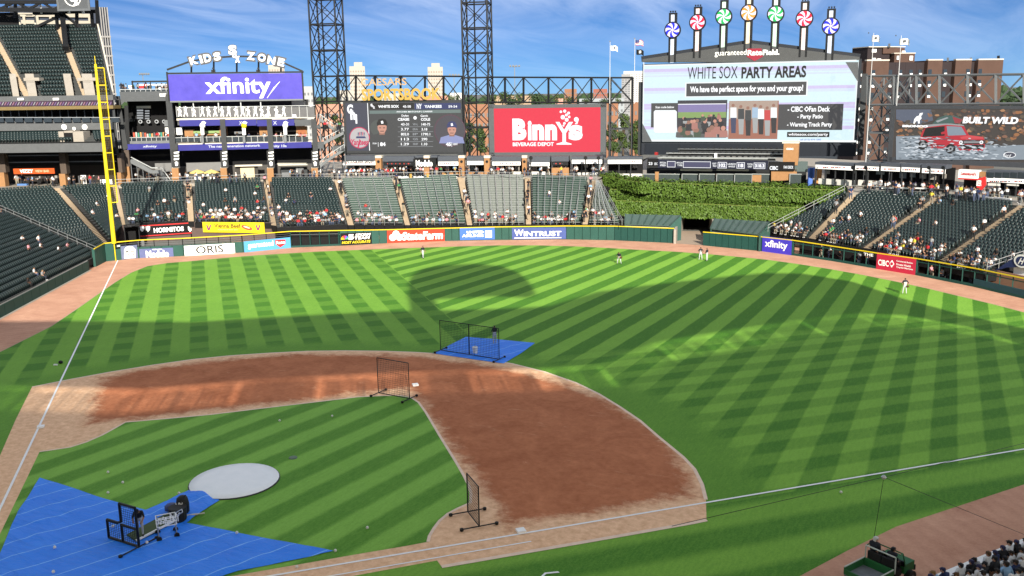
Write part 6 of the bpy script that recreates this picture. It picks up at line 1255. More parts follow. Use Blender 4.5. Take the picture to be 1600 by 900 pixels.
for i, (x0, x1, y, D, m, lab) in enumerate(((640, 700, 150, 560, BR2, "pink brick row seen through the truss left of the red board"), (725, 765, 163, 330, BR1, "orange brick houses behind the middle light tower"), (770, 830, 150, 640, M("tan_far_brick", (.42, .30, .20), .85), "tan low building on the horizon above the red board"), (868, 880, 154, 500, M("pink_far", (.55, .30, .24)), "small pink building above the red board"), (905, 975, 154, 560, M("grey_hall", (.33, .36, .38), .7), "long grey hall above the red board"), (948, 966, 160, 330, BR1, "orange brick house behind the grey mast, left one"), (985, 1003, 160, 340, BR1, "orange brick house behind the grey mast, right one"), (492, 535, 163, 330, BR2, "pink brick building behind the first light tower"), (596, 626, 146, 700, PALE, "pale far building behind the gold letters"))): tower(lab, x0, x1, y, D, m, (max(3, int((x1-x0)/6)), 4, .45, .4, 3, WIN), name="brick_building")
def brown_block():
    D = 270; A, B = at_dist(1344, 150, D), at_dist(1563, 150, D*1.10); pl = Plane(A, B); bb = M("brown_brick", (.098, .056, .042), .85, 0, .22, .35); db = M("dark_recess_brick", (.035, .026, .028), .85, 0, .2, .3)
    r = thing("apartment_block", "long brown brick apartment block behind the right truss", "building", pl.hit(1455, 200)); zt = lambda x: pl.hit(x, 93.5).z
    bays = ((1344,1351,'d',96),(1351,1358,'b',97),(1358,1386,'b',97),(1386,1401,'d',96),(1401,1417,'d',95),(1417,1434,'d',95),(1434,1446,'d',95),(1446,1469,'b',94),(1469,1489,'d',94),(1489,1514,'b',93.5),(1514,1524,'d',93.5),(1524,1563,'b',93))
    zt0 = pl.uz(1450, 94.5)[1]
    for x0, x1, k, y in bays:
        u0, u1 = pl.uz(x0, 150)[0], pl.uz(x1, 150)[0]; b = MB(); b.prect(pl, u0+.02, 0, u1-.02, zt0-(.4 if k == 'd' else 0), 0 if k == 'b' else -1.4, 9 if k == 'b' else 7.6); b.build("bay", bb if k == 'b' else db, r)
        if k == 'b': b = MB(); b.prect(pl, u0, zt0, u1, zt0+.35, .1, 1); b.build("coping", CREAM, r)
        wm = PAPER
        xs = {'d': ((x0+x1)/2,), 'b': (x0+4,) if x1-x0 > 20 else ()}[k]
        if (x0, x1) == (1489, 1514): xs = (x1-5,)
        for x in xs:
            for j in range(11):
                z = 2.2+2.95*j
                if z > zt0-2.2: break
                u = pl.uz(x, 150)[0]; b = MB(); o = .08 if k == 'b' else -1.3
                b.prect(pl, u-.55, z, u+.55, z+1.5, o, .1); w = b.build("window", GLASS, r)
                if (j*7+int(x)) % 3: b = MB(); b.prect(pl, u-.4, z-.1, u+.4, z+.55, o+.25, .3); b.build("window_unit", wm, w)
    px_rect(r, pl, 1366, 72.5, 1401, 97, db, -3, 7, "roof_house"); px_rect(r, pl, 1389, 74, 1423, 83, bb, -2.5, 7, "roof_house"); px_rect(r, pl, 1403, 83, 1435, 97, bb, -1.5, 7, "roof_house"); px_rect(r, pl, 1366, 71.6, 1424, 73, CREAM, -2.4, 7.2, "coping"); px_rect(r, pl, 1402, 82, 1436, 83.4, CREAM, -1.3, 7.2, "coping")
    for x0, y0, x1, y1 in ((1373,76,1380,81),(1373,90,1379,94),(1381,91,1387,97),(1414,79,1419,82),(1426,87,1431,94),(1406,87,1409,93)): px_rect(r, pl, x0, y0, x1, y1, PAPER, -1.2 if x0 > 1400 else -2.9, .2, "vent_box")
    for x, y in ((1389.5, 70), (1481, 92), (1517, 92)): q = MB(); q.bar(pl.hit(x, y+4, -2), pl.hit(x, y-2, -2), .5); q.build("roof_pipe", GREYST, r)
    q = MB(); q.bar(pl.hit(1560, 94, -2), pl.hit(1560, 87, -2), .7); q.build("roof_vent", BLACK, r)
brown_block()
def left_tower():
    D = 330; A, B = at_dist(156, 150, D), at_dist(181, 150, D); pl = Plane(A, B); r = thing("apartment_tower", "grey gridded high rise behind the left upper deck", "building", pl.hit(165, 200)); m = M("grid_tower_frame", (.30, .29, .28), .8); g = M("grid_tower_glass", (.05, .06, .085), .25)
    u0, u1 = pl.uz(20, 60)[0], pl.uz(172, 60)[0]; z1 = pl.uz(166, 11)[1]; zl = pl.uz(166, 13)[1]
    b = MB(); b.prect(pl, u0, 0, u1, z1, -.8, 20); b.build("core", g, r)
    uM = pl.uz(157, 60)[0]; nz = 22
    for i in range(5): u = lerp(uM, u1, i/4); b = MB(); b.prect(pl, u-.16, 0, u+.16, z1, 0, .9); b.build("mullion", m, r)
    for j in range(nz):
        z = z1-9-2.95*j
        if z < 0: break
        b = MB(); b.prect(pl, uM-.3, z-.25, u1+.3, z+.25, .05, .9); b.build("spandrel", m, r)
    # lighter long wing behind the roof steel
    for j in range(4): z = pl.uz(110, 24+11*j)[1]; b = MB(); b.prect(pl, u0, z-.55, uM-2.4, z+.55, .02, .7); b.build("spandrel", M("cream_frame", (.42,.38,.31), .8), r)
    for i in range(7): u = lerp(u0, uM-2.6, i/6); b = MB(); b.prect(pl, u-.35, 0, u+.35, pl.uz(110, 22)[1], .06, .8); b.build("mullion", M("cream_frame"), r)
    b = MB(); b.prect(pl, u0-1, pl.uz(110, 14)[1], uM-2, z1, .0, 20.2); b.build("upper_wall", M("grid_tower_frame"), r) if False else None
left_tower()
TRUNK = M("bark", (.09, .065, .045), .9); LV = [M("tree_leaf_%d" % i, c, .6, 0, .5, .9, tint=t) for i, (c, t) in enumerate((((.030,.062,.018),(.085,.140,.035)), ((.045,.085,.020),(.120,.175,.045)), ((.022,.050,.020),(.060,.105,.035))))]
def tree(label, x, ytop, ybase, D, wpx, seed, li=0, n=900, group="trees beyond the outfield boards"):
    rnd = random.Random(seed); p = at_dist(x, 200, D); pl = Plane(at_dist(x-5, 200, D), at_dist(x+5, 200, D)); z1 = pl.hit(x, ytop).z; z0 = max(0.0, pl.hit(x, ybase).z); sc = (pl.hit(x+1, 180)-pl.hit(x, 180)).length; R = wpx*sc/2; base = V((p.x, p.y, 0))
    r = thing("tree", label, "tree", base, group); b = MB(); b.bar(base, base+V((0, 0, z0+(z1-z0)*.55)), .05*z1, 7, w2=.02*z1)
    H = z1-z0; blobs = []
    for i in range(14):
        a = rnd.uniform(0, 6.28); f = rnd.uniform(.1, .95); h = z0 + H*rnd.uniform(.18, .9); rr = R*math.sin(math.pi*min(.95, max(.12, (h-z0)/H)))**.6
        c = base+V((math.cos(a)*rr*f*.75, math.sin(a)*rr*f*.75, h)); s = R*rnd.uniform(.34, .6); c.z = min(c.z, z1-s*.6); blobs.append((c, s)); b.bar(base+V((0, 0, z0+H*.12)), c, .022*z1, 5, w2=.006*z1)
    b.build("trunk", TRUNK, r); vs, fs = [], []
    for c, s in blobs:
        for _ in range(n//11):
            d = V((rnd.gauss(0, 1), rnd.gauss(0, 1), rnd.gauss(0, .8))).normalized(); q = c+d*(s*rnd.uniform(.45, 1.08)); e = d+V((rnd.uniform(-.8,.8), rnd.uniform(-.8,.8), rnd.uniform(-.3,.9))); e.normalize(); a1 = e.cross(V((.3, .2, 1))).normalized(); a2 = e.cross(a1); w = s*rnd.uniform(.12, .26); k = len(vs)
            vs += [tuple(q-a1*w), tuple(q-a2*w*.7), tuple(q+a1*w), tuple(q+a2*w*.8)]; fs.append((k, k+1, k+2, k+3))
    m = MB(); m.v, m.f, m.m = vs, fs, [0]*len(fs); m.build("crown", LV[li], r); return r
k = 0
for x, yt, yb, D, w, li, lab in ((958, 180, 245, 260, 26, 0, "dense green tree behind the grey mast, left one"), (974, 168, 245, 275, 30, 1, "dense green tree behind the grey mast, middle one"), (994, 185, 245, 255, 26, 0, "dense green tree between the grey mast and the main scoreboard"), (1000, 205, 245, 240, 20, 1, "lower bright tree tucked against the main scoreboard"), (732, 186, 245, 260, 26, 2, "dark tree behind the middle light tower, left one"), (750, 192, 245, 250, 24, 0, "dark tree behind the middle light tower, right one"), (526, 172, 245, 255, 18, 1, "light green tree left of the dark video board"), (533, 195, 250, 245, 16, 0, "dark tree behind the zigzag stairs")):
    k += 1; tree(lab, x, yt, yb, D, w, 40+k, li, 2600)
HZ = ["green horizon tree just right of the middle light tower", "low green horizon tree, second right of the middle light tower", "wide green horizon tree above the middle of the red board", "small green horizon tree left of the small pink building", "narrow green horizon tree touching the small pink building", "near green tree over the red board's left third", "green tree between the orange and the red far brick blocks, left", "narrow far tree right of the low white building", "far tree left of the low white building's edge", "far tree behind the truss over the dark video board", "green tree over the red board's left corner", "green tree below the red far brick block", "green tree in front of the long grey hall, left", "small green tree in front of the long grey hall, right", "green tree at the right edge over the off-road car board, left one", "green tree at the very right edge over the off-road car board", "far tree behind the gold letters", "far tree right of the violet banner"]
for i, (x, yt, w, D) in enumerate(((786, 143, 26, 480), (812, 145, 22, 500), (838, 146, 28, 470), (855, 149, 18, 450), (870, 147, 14, 460), (800, 152, 30, 380), (892, 152, 20, 400), (706, 147, 14, 500), (716, 148, 14, 500), (650, 150, 22, 480), (772, 150, 18, 420), (945, 155, 20, 420), (915, 154, 16, 430), (965, 152, 14, 450), (1575, 152, 24, 380), (1592, 154, 20, 390), (635, 152, 16, 470), (470, 150, 18, 460))): tree(HZ[i], x, yt, 163, D, w, 70+i, i % 3, 330, "small trees on the horizon")

def far_woods():
    rnd = random.Random(99); vs, fs = [], []
    for i in range(2600):
        x = rnd.uniform(-200, 1900); D = rnd.uniform(900, 1500); p = at_dist(x, 150, D); c = V((p.x, p.y, rnd.uniform(2, 15))); s = rnd.uniform(5, 11); k0 = len(vs)
        for (dx, dy, dz) in ((1,0,0),(0,1,0),(-1,0,0),(0,-1,0),(0,0,.7),(0,0,-.5)): vs.append((c.x+dx*s*rnd.uniform(.7,1.2), c.y+dy*s*rnd.uniform(.7,1.2), c.z+dz*s*rnd.uniform(.7,1.2)))
        for a, b, c_ in ((0,1,4),(1,2,4),(2,3,4),(3,0,4),(1,0,5),(2,1,5),(3,2,5),(0,3,5)): fs.append((k0+a, k0+b, k0+c_))
    m = MB(); m.v, m.f, m.m = vs, fs, [0]*len(fs); o = m.build("far_woods", LV[2]); tag(o, "far belt of city trees along the horizon", None, None, 'stuff')
far_woods()
for lab, x, yt, D, n in (("far floodlight pole above the left terrace", 225.5, 115, 420, 5), ("far floodlight pole above the red board", 804.5, 102.5, 430, 4), ("far floodlight pole left of the middle light tower", 710, 116.5, 520, 4)):
    pl = Plane(at_dist(x-5, 150, D), at_dist(x+5, 150, D)); t = thing("floodlight_pole", lab, "light pole", pl.hit(x, 160), "far floodlight poles"); px_rect(t, pl, x-.6, yt, x+.6, 175, GREYST, 0, .5, "pole"); px_rect(t, pl, x-8, yt+1.5, x+8, yt+2.3, GREYST, .2, .3, "cross_arm")
    for k in range(n): px_rect(t, pl, x-7.5+14*k/(n-1)-1.2, yt-1, x-7.5+14*k/(n-1)+1.6, yt+1.6, GREYST, .5, .6, "lamp")
def flagpole(lab, pl, x, ytop, ybot, flags, glab="flag poles behind the boards"):
    t = thing("flagpole", lab, "flag pole", pl.hit(x, ybot), glab); q = MB(); u, z1 = pl.uz(x, ytop); xx, zb = pl.uz(x, ybot); u2 = pl.uz(x, (ytop+ybot)/2)[0]; q.bar(pl.p(u2, zb), pl.p(u2, z1), .15, 8, w2=.08); q.build("pole", M('flagpole_white', (.62,.62,.62), .5), t); px_disc(t, pl, x, ytop-.5, 1.1, GREYST, .05, "finial", n=8)
    for (x0, y0, w, h, kind, lab2) in flags:
        m = {'white': PAPER, 'black': BLACK, 'stripe': PAPER}[kind]; f = thing("flag", lab2, "flag", pl.hit(x0, y0), "flags on the poles"); n = 8; U, Z = pl.uz(x0, y0); s = abs(pl.uz(x0+1, y0)[0]-U)
        P = lambda a, b_: pl.p(U+.1+w*s*a, Z - h*s*b_ - h*s*.32*a*a - .10*h*s*math.sin(a*7), .12*w*s*math.sin(a*6.5))
        rows = 7 if kind == 'stripe' else 1; mats = [RED, PAPER] if kind == 'stripe' else [m, m]
        for rr in range(rows):
            b = MB()
            for i in range(n): b.poly([P(i/n, rr/rows), P((i+1)/n, rr/rows), P((i+1)/n, (rr+1)/rows), P(i/n, (rr+1)/rows)])
            b.build("cloth" if rows == 1 else "stripe", mats[rr % 2], f)
        if kind == 'stripe':
            b = MB(); e = V((pl.n.x, pl.n.y, 0))*.03
            for i in range(4): b.poly([P(i/n, 0)+e, P((i+1)/n, 0)+e, P((i+1)/n, .54)+e, P(i/n, .54)+e])
            b.build("canton", NAVY, f)
        elif True:
            b = MB(); e = V((pl.n.x, pl.n.y, 0))*.03
            for i in (3, 4): b.poly([P(i/n, .25)+e, P((i+1)/n, .25)+e, P((i+1)/n, .7)+e, P(i/n, .7)+e])
            b.build("emblem", SLATE if kind == 'white' else PAPER, f)
flagpole("white flag pole above the red board's right corner with a pale flag", SL, 953, 65, 162, ((953.5, 71, 11, 7.5, 'white', "pale flag with a dark emblem above the red board"),)); flagpole("white flag pole left of the main scoreboard carrying two flags", SL, 991.5, 60.5, 162, ((992, 62, 12.5, 8, 'stripe', "striped red and white flag left of the main scoreboard"), (993.5, 77, 11.5, 8, 'black', "black flag below the striped flag")))
flagpole("white flag pole just right of the main scoreboard", SR, 1357.5, 52, 300, ((1361.5, 55, 12.5, 9, 'white', "white flag with a dark emblem, nearest the main scoreboard"),)); flagpole("white flag pole above the off-road car board", SR, 1400, 56, 300, ((1404.5, 60, 16, 9, 'white', "white and grey flag in front of the brown apartment block"),))
# ================================================================ PRACTICE EQUIPMENT ON THE FIELD
NETM = M("net_cord", (.025, .027, .028), .8); CASTER = M("caster_black", (.02, .02, .02), .6)
def net_part(root, P, nu, nv, th=.012):
    b = MB()
    for i in range(1, nu): b.bar(lerp(P[0], P[1], i/nu), lerp(P[3], P[2], i/nu), th)
    for j in range(1, nv): b.bar(lerp(P[0], P[3], j/nv), lerp(P[1], P[2], j/nv), th)
    return stuff(b.build("net", NETM, root))
def frame_bars(root, pts, w=.07, nm="frame_tube"):
    for a, c in zip(pts, pts[1:]): q = MB(); q.bar(a, c, w, 6); q.build(nm, BLACK, root)
def feet(root, p, d, L_=.9):
    q = MB(); q.bar(p-d*L_, p+d*L_, .07, 6); q.build("foot_bar", BLACK, root)
    for s in (-1, 1): q = MB(); c = p+d*L_*s; q.lathe(c-V((0,0,.10)), [(.05,0),(.11,.03),(.11,.15),(.05,.18)], 8); q.build("caster", CASTER, root)
def screen(label, a, c, yl, yr, mids=(), name="practice_screen", lift=.14, fl=.9):
    A, C = gp(*a)+V((0,0,lift)), gp(*c)+V((0,0,lift)); pl = Plane(A, C); W = (C-A).length; h = (pl.hit(a[0], yl).z+pl.hit(c[0], yr).z)/2-lift
    r = thing(name, label, "practice screen", (A+C)/2-V((0,0,lift)), "netted practice screens on the field"); up = V((0, 0, h))
    frame_bars(r, [A, A+up, C+up, C, A]); d = V((-pl.e.y, pl.e.x, 0))
    for m in mids: frame_bars(r, [lerp(A, C, m), lerp(A, C, m)+up], .09, "middle_post")
    feet(r, A, d, fl); feet(r, C, d, fl); net_part(r, [A, C, C+up, A+up], max(6, int(W/.16)), max(6, int(h/.16)))
    return r
screen("wide black framed net screen with a middle post on the small blue tarp", (688.5, 549), (780, 563.5), 501.5, 512.5, (.5,))
screen("square black framed net screen standing beside second base", (591.5, 616), (640, 625.5), 559.5, 567.5)
screen("black framed net screen seen edge-on beside first base", (731, 803), (749, 826), 738.5, 765, fl=1.0)
def l_screen():
    A, C = gp(170.5, 842)+V((0,0,.1)), gp(217.5, 857)+V((0,0,.1)); pl = Plane(A, C); W = (C-A).length; h1 = pl.hit(168, 812).z-.1; h2 = pl.hit(186, 786.5).z-.1
    r = thing("pitching_screen", "black L-shaped pitching screen with padded tubes on the big blue tarp", "practice screen", A); um = W*.48; p = lambda u, z: pl.p(0, 0)+V((0,0,0)) if False else A+pl.e*u+V((0,0,z))
    for pts in ([p(0,0), p(0,h1), p(um*.75,h1), p(um,h1*1.12), p(um,h2), p(W,h2), p(W,0), p(0,0)], [p(um,0), p(um,h1)], [p(um,h1*.95), p(W,h1*.95)]): frame_bars(r, pts, .15, "padded_tube")
    net_part(r, [p(.1,.1), p(W-.1,.1), p(W-.1,h1), p(.1,h1)], 14, 9); net_part(r, [p(um,h1), p(W-.05,h1), p(W-.05,h2), p(um,h2)], 8, 9)
    d = V((-pl.e.y, pl.e.x, 0)); feet(r, A+pl.e*W, d, 1.15)
l_screen()
def tarps():
    px = [(62,747),(54,760),(45,776),(30,797),(18,822),(9,845),(0,866),(-60,980),(120,1060),(330,930),(345,902),(372,893),(420,884),(470,874),(521,861.5),(460,850),(400,839),(345,828),(290,817.5),(225,797),(165,781),(110,762)]
    pts = [(p.x, p.y) for p in G(*px)]; ins = np.array(pts); cen = ins.mean(0)
    def wrinkled(name, label, pts, step, amp, base, seed, cat="tarp"):
        import mathutils
        from mathutils.geometry import delaunay_2d_cdt
        n = len(pts); rnd = random.Random(seed); bd = []
        for i in range(n):
            a, c = V((*pts[i], 0)), V((*pts[(i+1) % n], 0)); k = max(1, int((c-a).length/step))
            for j in range(k): q = lerp(a, c, j/k); bd.append(V((q.x, q.y)))
        m = len(bd); xs = [p.x for p in bd]; ys = [p.y for p in bd]; vin = []
        def inside(x, y):
            r_ = False
            for i in range(m):
                a, c = bd[i], bd[(i+1) % m]
                if (a.y > y) != (c.y > y) and x < (c.x-a.x)*(y-a.y)/(c.y-a.y)+a.x: r_ = not r_
            return r_
        x = min(xs)
        while x < max(xs):
            y = min(ys)
            while y < max(ys):
                X, Y = x+rnd.uniform(-.2, .2)*step, y+rnd.uniform(-.2, .2)*step
                if inside(X, Y) and min((V((X, Y))-p).length for p in bd) > step*.4: vin.append(V((X, Y)))
                y += step
            x += step
        vs, es, fs, *_ = delaunay_2d_cdt(bd+vin, [(i, (i+1) % m) for i in range(m)], [list(range(m))], 1, 1e-5)
        b = MB(); 
        for v in vs:
            d = min((v-p).length for p in bd) if len(vs) < 6000 else 1; z = base+amp*(.5+.5*math.sin(v.x*2.1+1.7*math.sin(v.y*.9))*math.sin(v.y*3.3+v.x*.7))*(.14 if d > 2.2 else 1.0)*min(1, .2+d*1.5)+rnd.random()*amp*.12
            b.v.append((v.x, v.y, z))
        b.f = [tuple(f) for f in fs]; b.m = [0]*len(fs); o = b.build(name, TARP, None, True, loc=(cen[0] if name == "tarp" and seed == 1 else pts[0][0], pts[0][1], 0)); return tag(o, label, cat)
    wrinkled("tarp", "big blue tarp with pale seams covering the home plate side of the infield", pts, .55, .13, .03, 1)
    tg = [(p.x, p.y) for p in G((218,802),(250,789),(295,767.5),(322,768),(343,783),(325,795),(305,808),(290,820),(255,812))]
    wrinkled("tarp_strip", "narrow wrinkled blue tarp strip reaching to the white mound cover", tg, .26, .20, .05, 2)
    t3 = [(p.x, p.y) for p in G((676,552.5),(690,546),(728,527),(780,531),(836,536.5),(815,552),(787,568.5),(740,562))]
    wrinkled("tarp", "small blue tarp on the grass behind second base", t3, .5, .09, .03, 3)
tarps()
def mound_cover():
    pts = G(*[(366+71.5*math.cos(t)*1.0+0, 753) for t in (0,)]); c = V((.31, 17.99, 0)); E1, E2 = gp(295, 761), gp(437.5, 745); a = (E2-E1).length/2; c = (gp(366.5,725)+gp(366,781.5)+E1+E2)/4; c.z = 0
    rows, n = 7, 40; b = MB(); prof = [(1.0, .03), (.99, .10), (.8, .17), (.5, .24), (.2, .28)]; b.lathe(c, [(r*a, z) for r, z in prof], n)
    o = b.build("mound_cover", M("vinyl_white", (1.05, 1.10, 1.12), .45, 0, .12, 1.2, bump=.5), None, True, loc=c); tag(o, "round white vinyl cover over the pitcher's mound", "mound cover")
    b = MB(); b.lathe(c, [(a*1.013, .02), (a*1.013, .05), (a*.997, .09)], n); b.build("hem", M("vinyl_hem", (.05, .05, .05), .6), o)
mound_cover()
def base_bag(label, p, rz): b = MB(); b.box((p[0], p[1], .03), .46, .46, .13, rz); tag(b.build("base", WHITE, loc=(p[0], p[1], 0)), label, "base")
b1, b3, b2 = gp(814, 831.5), gp(64, 668.5), gp(649, 602.8)
base_bag("white first base bag on the chalk line", b1, math.pi/4); base_bag("white third base bag on the chalk line at the left", b3, math.pi/4); base_bag("white second base bag right of the square net screen", b2, math.pi/4)
def ball_cart():
    p = gp(262, 838); r = thing("ball_cart", "wheeled white ball basket on the blue tarp behind the pitcher", "ball cart", p); ang = math.atan2(.5, 1); ex = V((math.cos(.9), math.sin(.9), 0)); ey = V((-ex.y, ex.x, 0))
    f = lambda x, y, z: p+ex*x+ey*y+V((0,0,z)); b = MB()
    for z in (.75, .95, 1.15): b.bar(f(-.5,-.32,z), f(.5,-.32,z), .035); b.bar(f(-.5,.32,z), f(.5,.32,z), .035); b.bar(f(-.5,-.32,z), f(-.5,.32,z), .035); b.bar(f(.5,-.32,z), f(.5,.32,z), .035)
    b.build("basket", WHITE, r)
    for x in (-.45, .45):
        for y in (-.3, .3): q = MB(); q.bar(f(x,y,.12), f(x,y,1.15), .04); q.build("leg", SILVER, r)
    q = MB(); q.bar(f(-.45,-.45,.14), f(-.45,.45,.14), .05); q.build("axle", BLACK, r); q = MB(); q.bar(f(.45,-.3,.14), f(.45,.3,.14), .05); q.build("axle", BLACK, r)
    for x, y in ((-.45,-.48),(-.45,.48),(.45,-.38),(.45,.38)): q = MB(); q.bar(f(x,y-.04,.14), f(x,y+.04,.14), .28, 12); q.build("wheel", CASTER, r)
    q = MB(); q.bar(f(.5,-.2,1.15), f(.85,-.2,1.3), .04); q.bar(f(.5,.2,1.15), f(.85,.2,1.3), .04); q.bar(f(.85,-.2,1.3), f(.85,.2,1.3), .04); q.build("handle", SILVER, r)
    q = MB(); rnd = random.Random(2)
    for i in range(46): x, y = rnd.uniform(-.42,.42), rnd.uniform(-.26,.26); q.lathe(f(x,y,.80+rnd.random()*.22), [(.02,-.036),(.036,0),(.02,.036)], 6)
    stuff(q.build("balls", WHITE, r))
ball_cart()
def platform():
    r = thing("pitching_platform", "green turf pitching ramp with a white front edge on the blue tarp", "platform", gp(245, 838)); T = M("turf_mat", (.085, .12, .055), .9, 0, .3, 3)
    p = [gp(*q) for q in ((224,845),(247,829),(284,812.5),(275,804),(238,812),(205,838))]; p = [gp(213,848), gp(286,815), gp(268,806), gp(198,838)]
    b = MB(); z = [.12, .30, .30, .12]; b.hexa([p[0]+V((0,0,.03)), p[1]+V((0,0,.03)), p[2]+V((0,0,.03)), p[3]+V((0,0,.03))]+[q+V((0,0,h)) for q, h in zip(p, z)]); b.build("ramp", T, r)
    q = MB(); q.bar(p[0]+V((0,0,.12)), p[1]+V((0,0,.30)), .09); q.build("edge_strip", PAPER, r)
platform()
def bag_pile():
    p = gp(279, 814); r = thing("equipment_bin", "black bin with a white monogram at the tarp strip's edge", "bin", p)
    b = MB(); b.lathe(p+V((0,0,.04)), [(.40,0),(.46,.1),(.48,.75),(.50,.80),(.44,.80)], 14); b.build("bucket", CASTER, r); pl = Plane(p-RR, p+RR); u, z = pl.uz(279.5, 805); put_text(r, pl, "NY", u-.30, .24, u+.30, .76, PAPER, .54, bold=.03)
    p2 = gp(287, 805); r2 = thing("equipment_bag", "black equipment bag standing upright beside the mound cover's strip", "bag", p2); b = MB(); b.lathe(p2+V((0,0,.05)), [(.24,0),(.34,.15),(.36,.7),(.30,1.0),(.15,1.12)], 10); b.build("bag_body", CASTER, r2, True); b = MB(); b.bar(p2+V((-.2,-.1,1.0)), p2+V((.2,.1,1.2)), .06); b.build("carry_handle", BLACK, r2)
    pl = Plane(p2-RR, p2+RR); u, z = pl.uz(286, 800); put_text(r2, pl, "NY", u-.22, .50, u+.20, .95, PAPER, .42, bold=.03)
    p3 = gp(269, 806); r3 = thing("folded_jacket", "dark jacket laid over a low stool by the black bin", "jacket", p3); b = MB(); pr = [(.25,0),(.42,.12),(.40,.45),(.30,.58),(.1,.62)]; b.lathe(p3+V((0,0,.35)), [(a*.9, z*.6) for a, z in pr], 10); b.build("cloth", NAVY, r3, True)
    for s in (-.2, .2): q = MB(); q.bar(p3+V((s,.1,.03)), p3+V((s*.7,.05,.5)), .05); q.build("stool_leg", BLACK, r3)
    a, c = gp(292, 809), gp(320, 804.5); b = MB(); d = (c-a); b.bar(a+V((0,0,.12)), lerp(a, c, .62)+V((0,0,.12)), .14, 8, w2=.12); b.bar(lerp(a, c, .62)+V((0,0,.12)), c+V((0,0,.12)), .07, 8, w2=.09); tag(b.build("bat", M("bat_pale", (.62, .58, .50), .4), loc=a), "pale bat lying across the blue tarp strip's right edge", "bat")
bag_pile()
def bucket():
    p = gp(742.5, 553); r = thing("bucket", "white ball bucket behind the wide net screen on the small tarp", "bucket", p); b = MB(); b.lathe(p+V((0,0,.05)), [(.20,0),(.25,.55),(.27,.60),(.24,.62)], 14); b.build("pail", WHITE, r); b = MB(); b.bar(p+V((-.26,0,.5)), p+V((0,.0,.78)), .03); b.bar(p+V((0,0,.78)), p+V((.26,0,.5)), .03); b.build("handle", SILVER, r)
bucket()
BALLM = M("ball_leather", (.82, .80, .74), .5)
bm_ = MB(); bm_.lathe((0,0,.09), [(.02,-.085),(.06,-.06),(.085,0),(.06,.06),(.02,.085)], 8); BME = bm_.mesh("baseball", BALLM, smooth=True)
for i, (x, y, lab) in enumerate(((169,740,"baseball on the infield grass, topmost of three left of the mound cover"),(192,756,"baseball on the infield grass, middle of three left of the mound cover"),(169,772,"baseball on the infield grass, lowest of three left of the mound cover"),(280,773,"baseball beside the blue tarp strip's left edge"),(86,859.5,"baseball on the big blue tarp left of the L-shaped screen"),(84,898,"baseball on the big blue tarp at the picture's bottom edge"),(177,826.5,"baseball seen through the L-shaped screen"),(230,852,"baseball by the foot bar of the L-shaped screen"),(246,833,"baseball on the big blue tarp under the ball basket"),(271,820,"baseball on the big blue tarp right of the ball basket"),(370.5,836.5,"baseball at the big blue tarp's upper edge"),(574,827,"baseball alone on the infield grass left of first base"),(464,888.5,"baseball on the clay path near the blue tarp's tip"),(524,863,"baseball at the pointed tip of the big blue tarp"),(437,659,"baseball on the infield grass below the third base side clay"),(519,652,"baseball on the infield grass left of the square net screen"),(1314,771.5,"baseball in the foul grass right of the first base line"))):
    o = bpy.data.objects.new("baseball", BME); COL.objects.link(o); o.location = gp(x, y) + V((0, 0, .08 if x < 372 and y > 800 else .015)); tag(o, lab, "baseball", "baseballs lying on the field")
def gloves():
    p = gp(95, 568); b = MB(); b.lathe(p+V((0,0,.02)), [(.12,0),(.2,.08),(.16,.2),(.05,.26)], 8); tag(b.build("glove", CASTER, None, True, loc=p), "black glove left on the grass beside the left foul line", "glove")
    p = gp(87, 571); b = MB(); b.box(p+V((0,0,.02)), .34, .14, .10, .4); tag(b.build("towel", PAPER, loc=p), "small white towel beside the black glove", "towel")
    p = gp(458, 716); b = MB(); b.lathe(p+V((0,0,.02)), [(.28,0),(.26,.06),(.1,.10)], 10); tag(b.build("sprinkler_lid", M("lid_green_grey", (.16, .22, .17), .6), loc=p), "grey green sprinkler lid in the infield grass", "lid")
    a, c, d = gp(840, 905), gp(851, 895.5), gp(872, 893.5); b = MB()
    for u, w in ((gp(838, 908), c), (c, d)): b.poly([u+V((0,0,.03)), w+V((0,0,.03)), w+V((.12,-.08,.03)), u+V((.12,-.08,.03))])
    structure(b.build("coach_box_line", CHALK))
gloves()
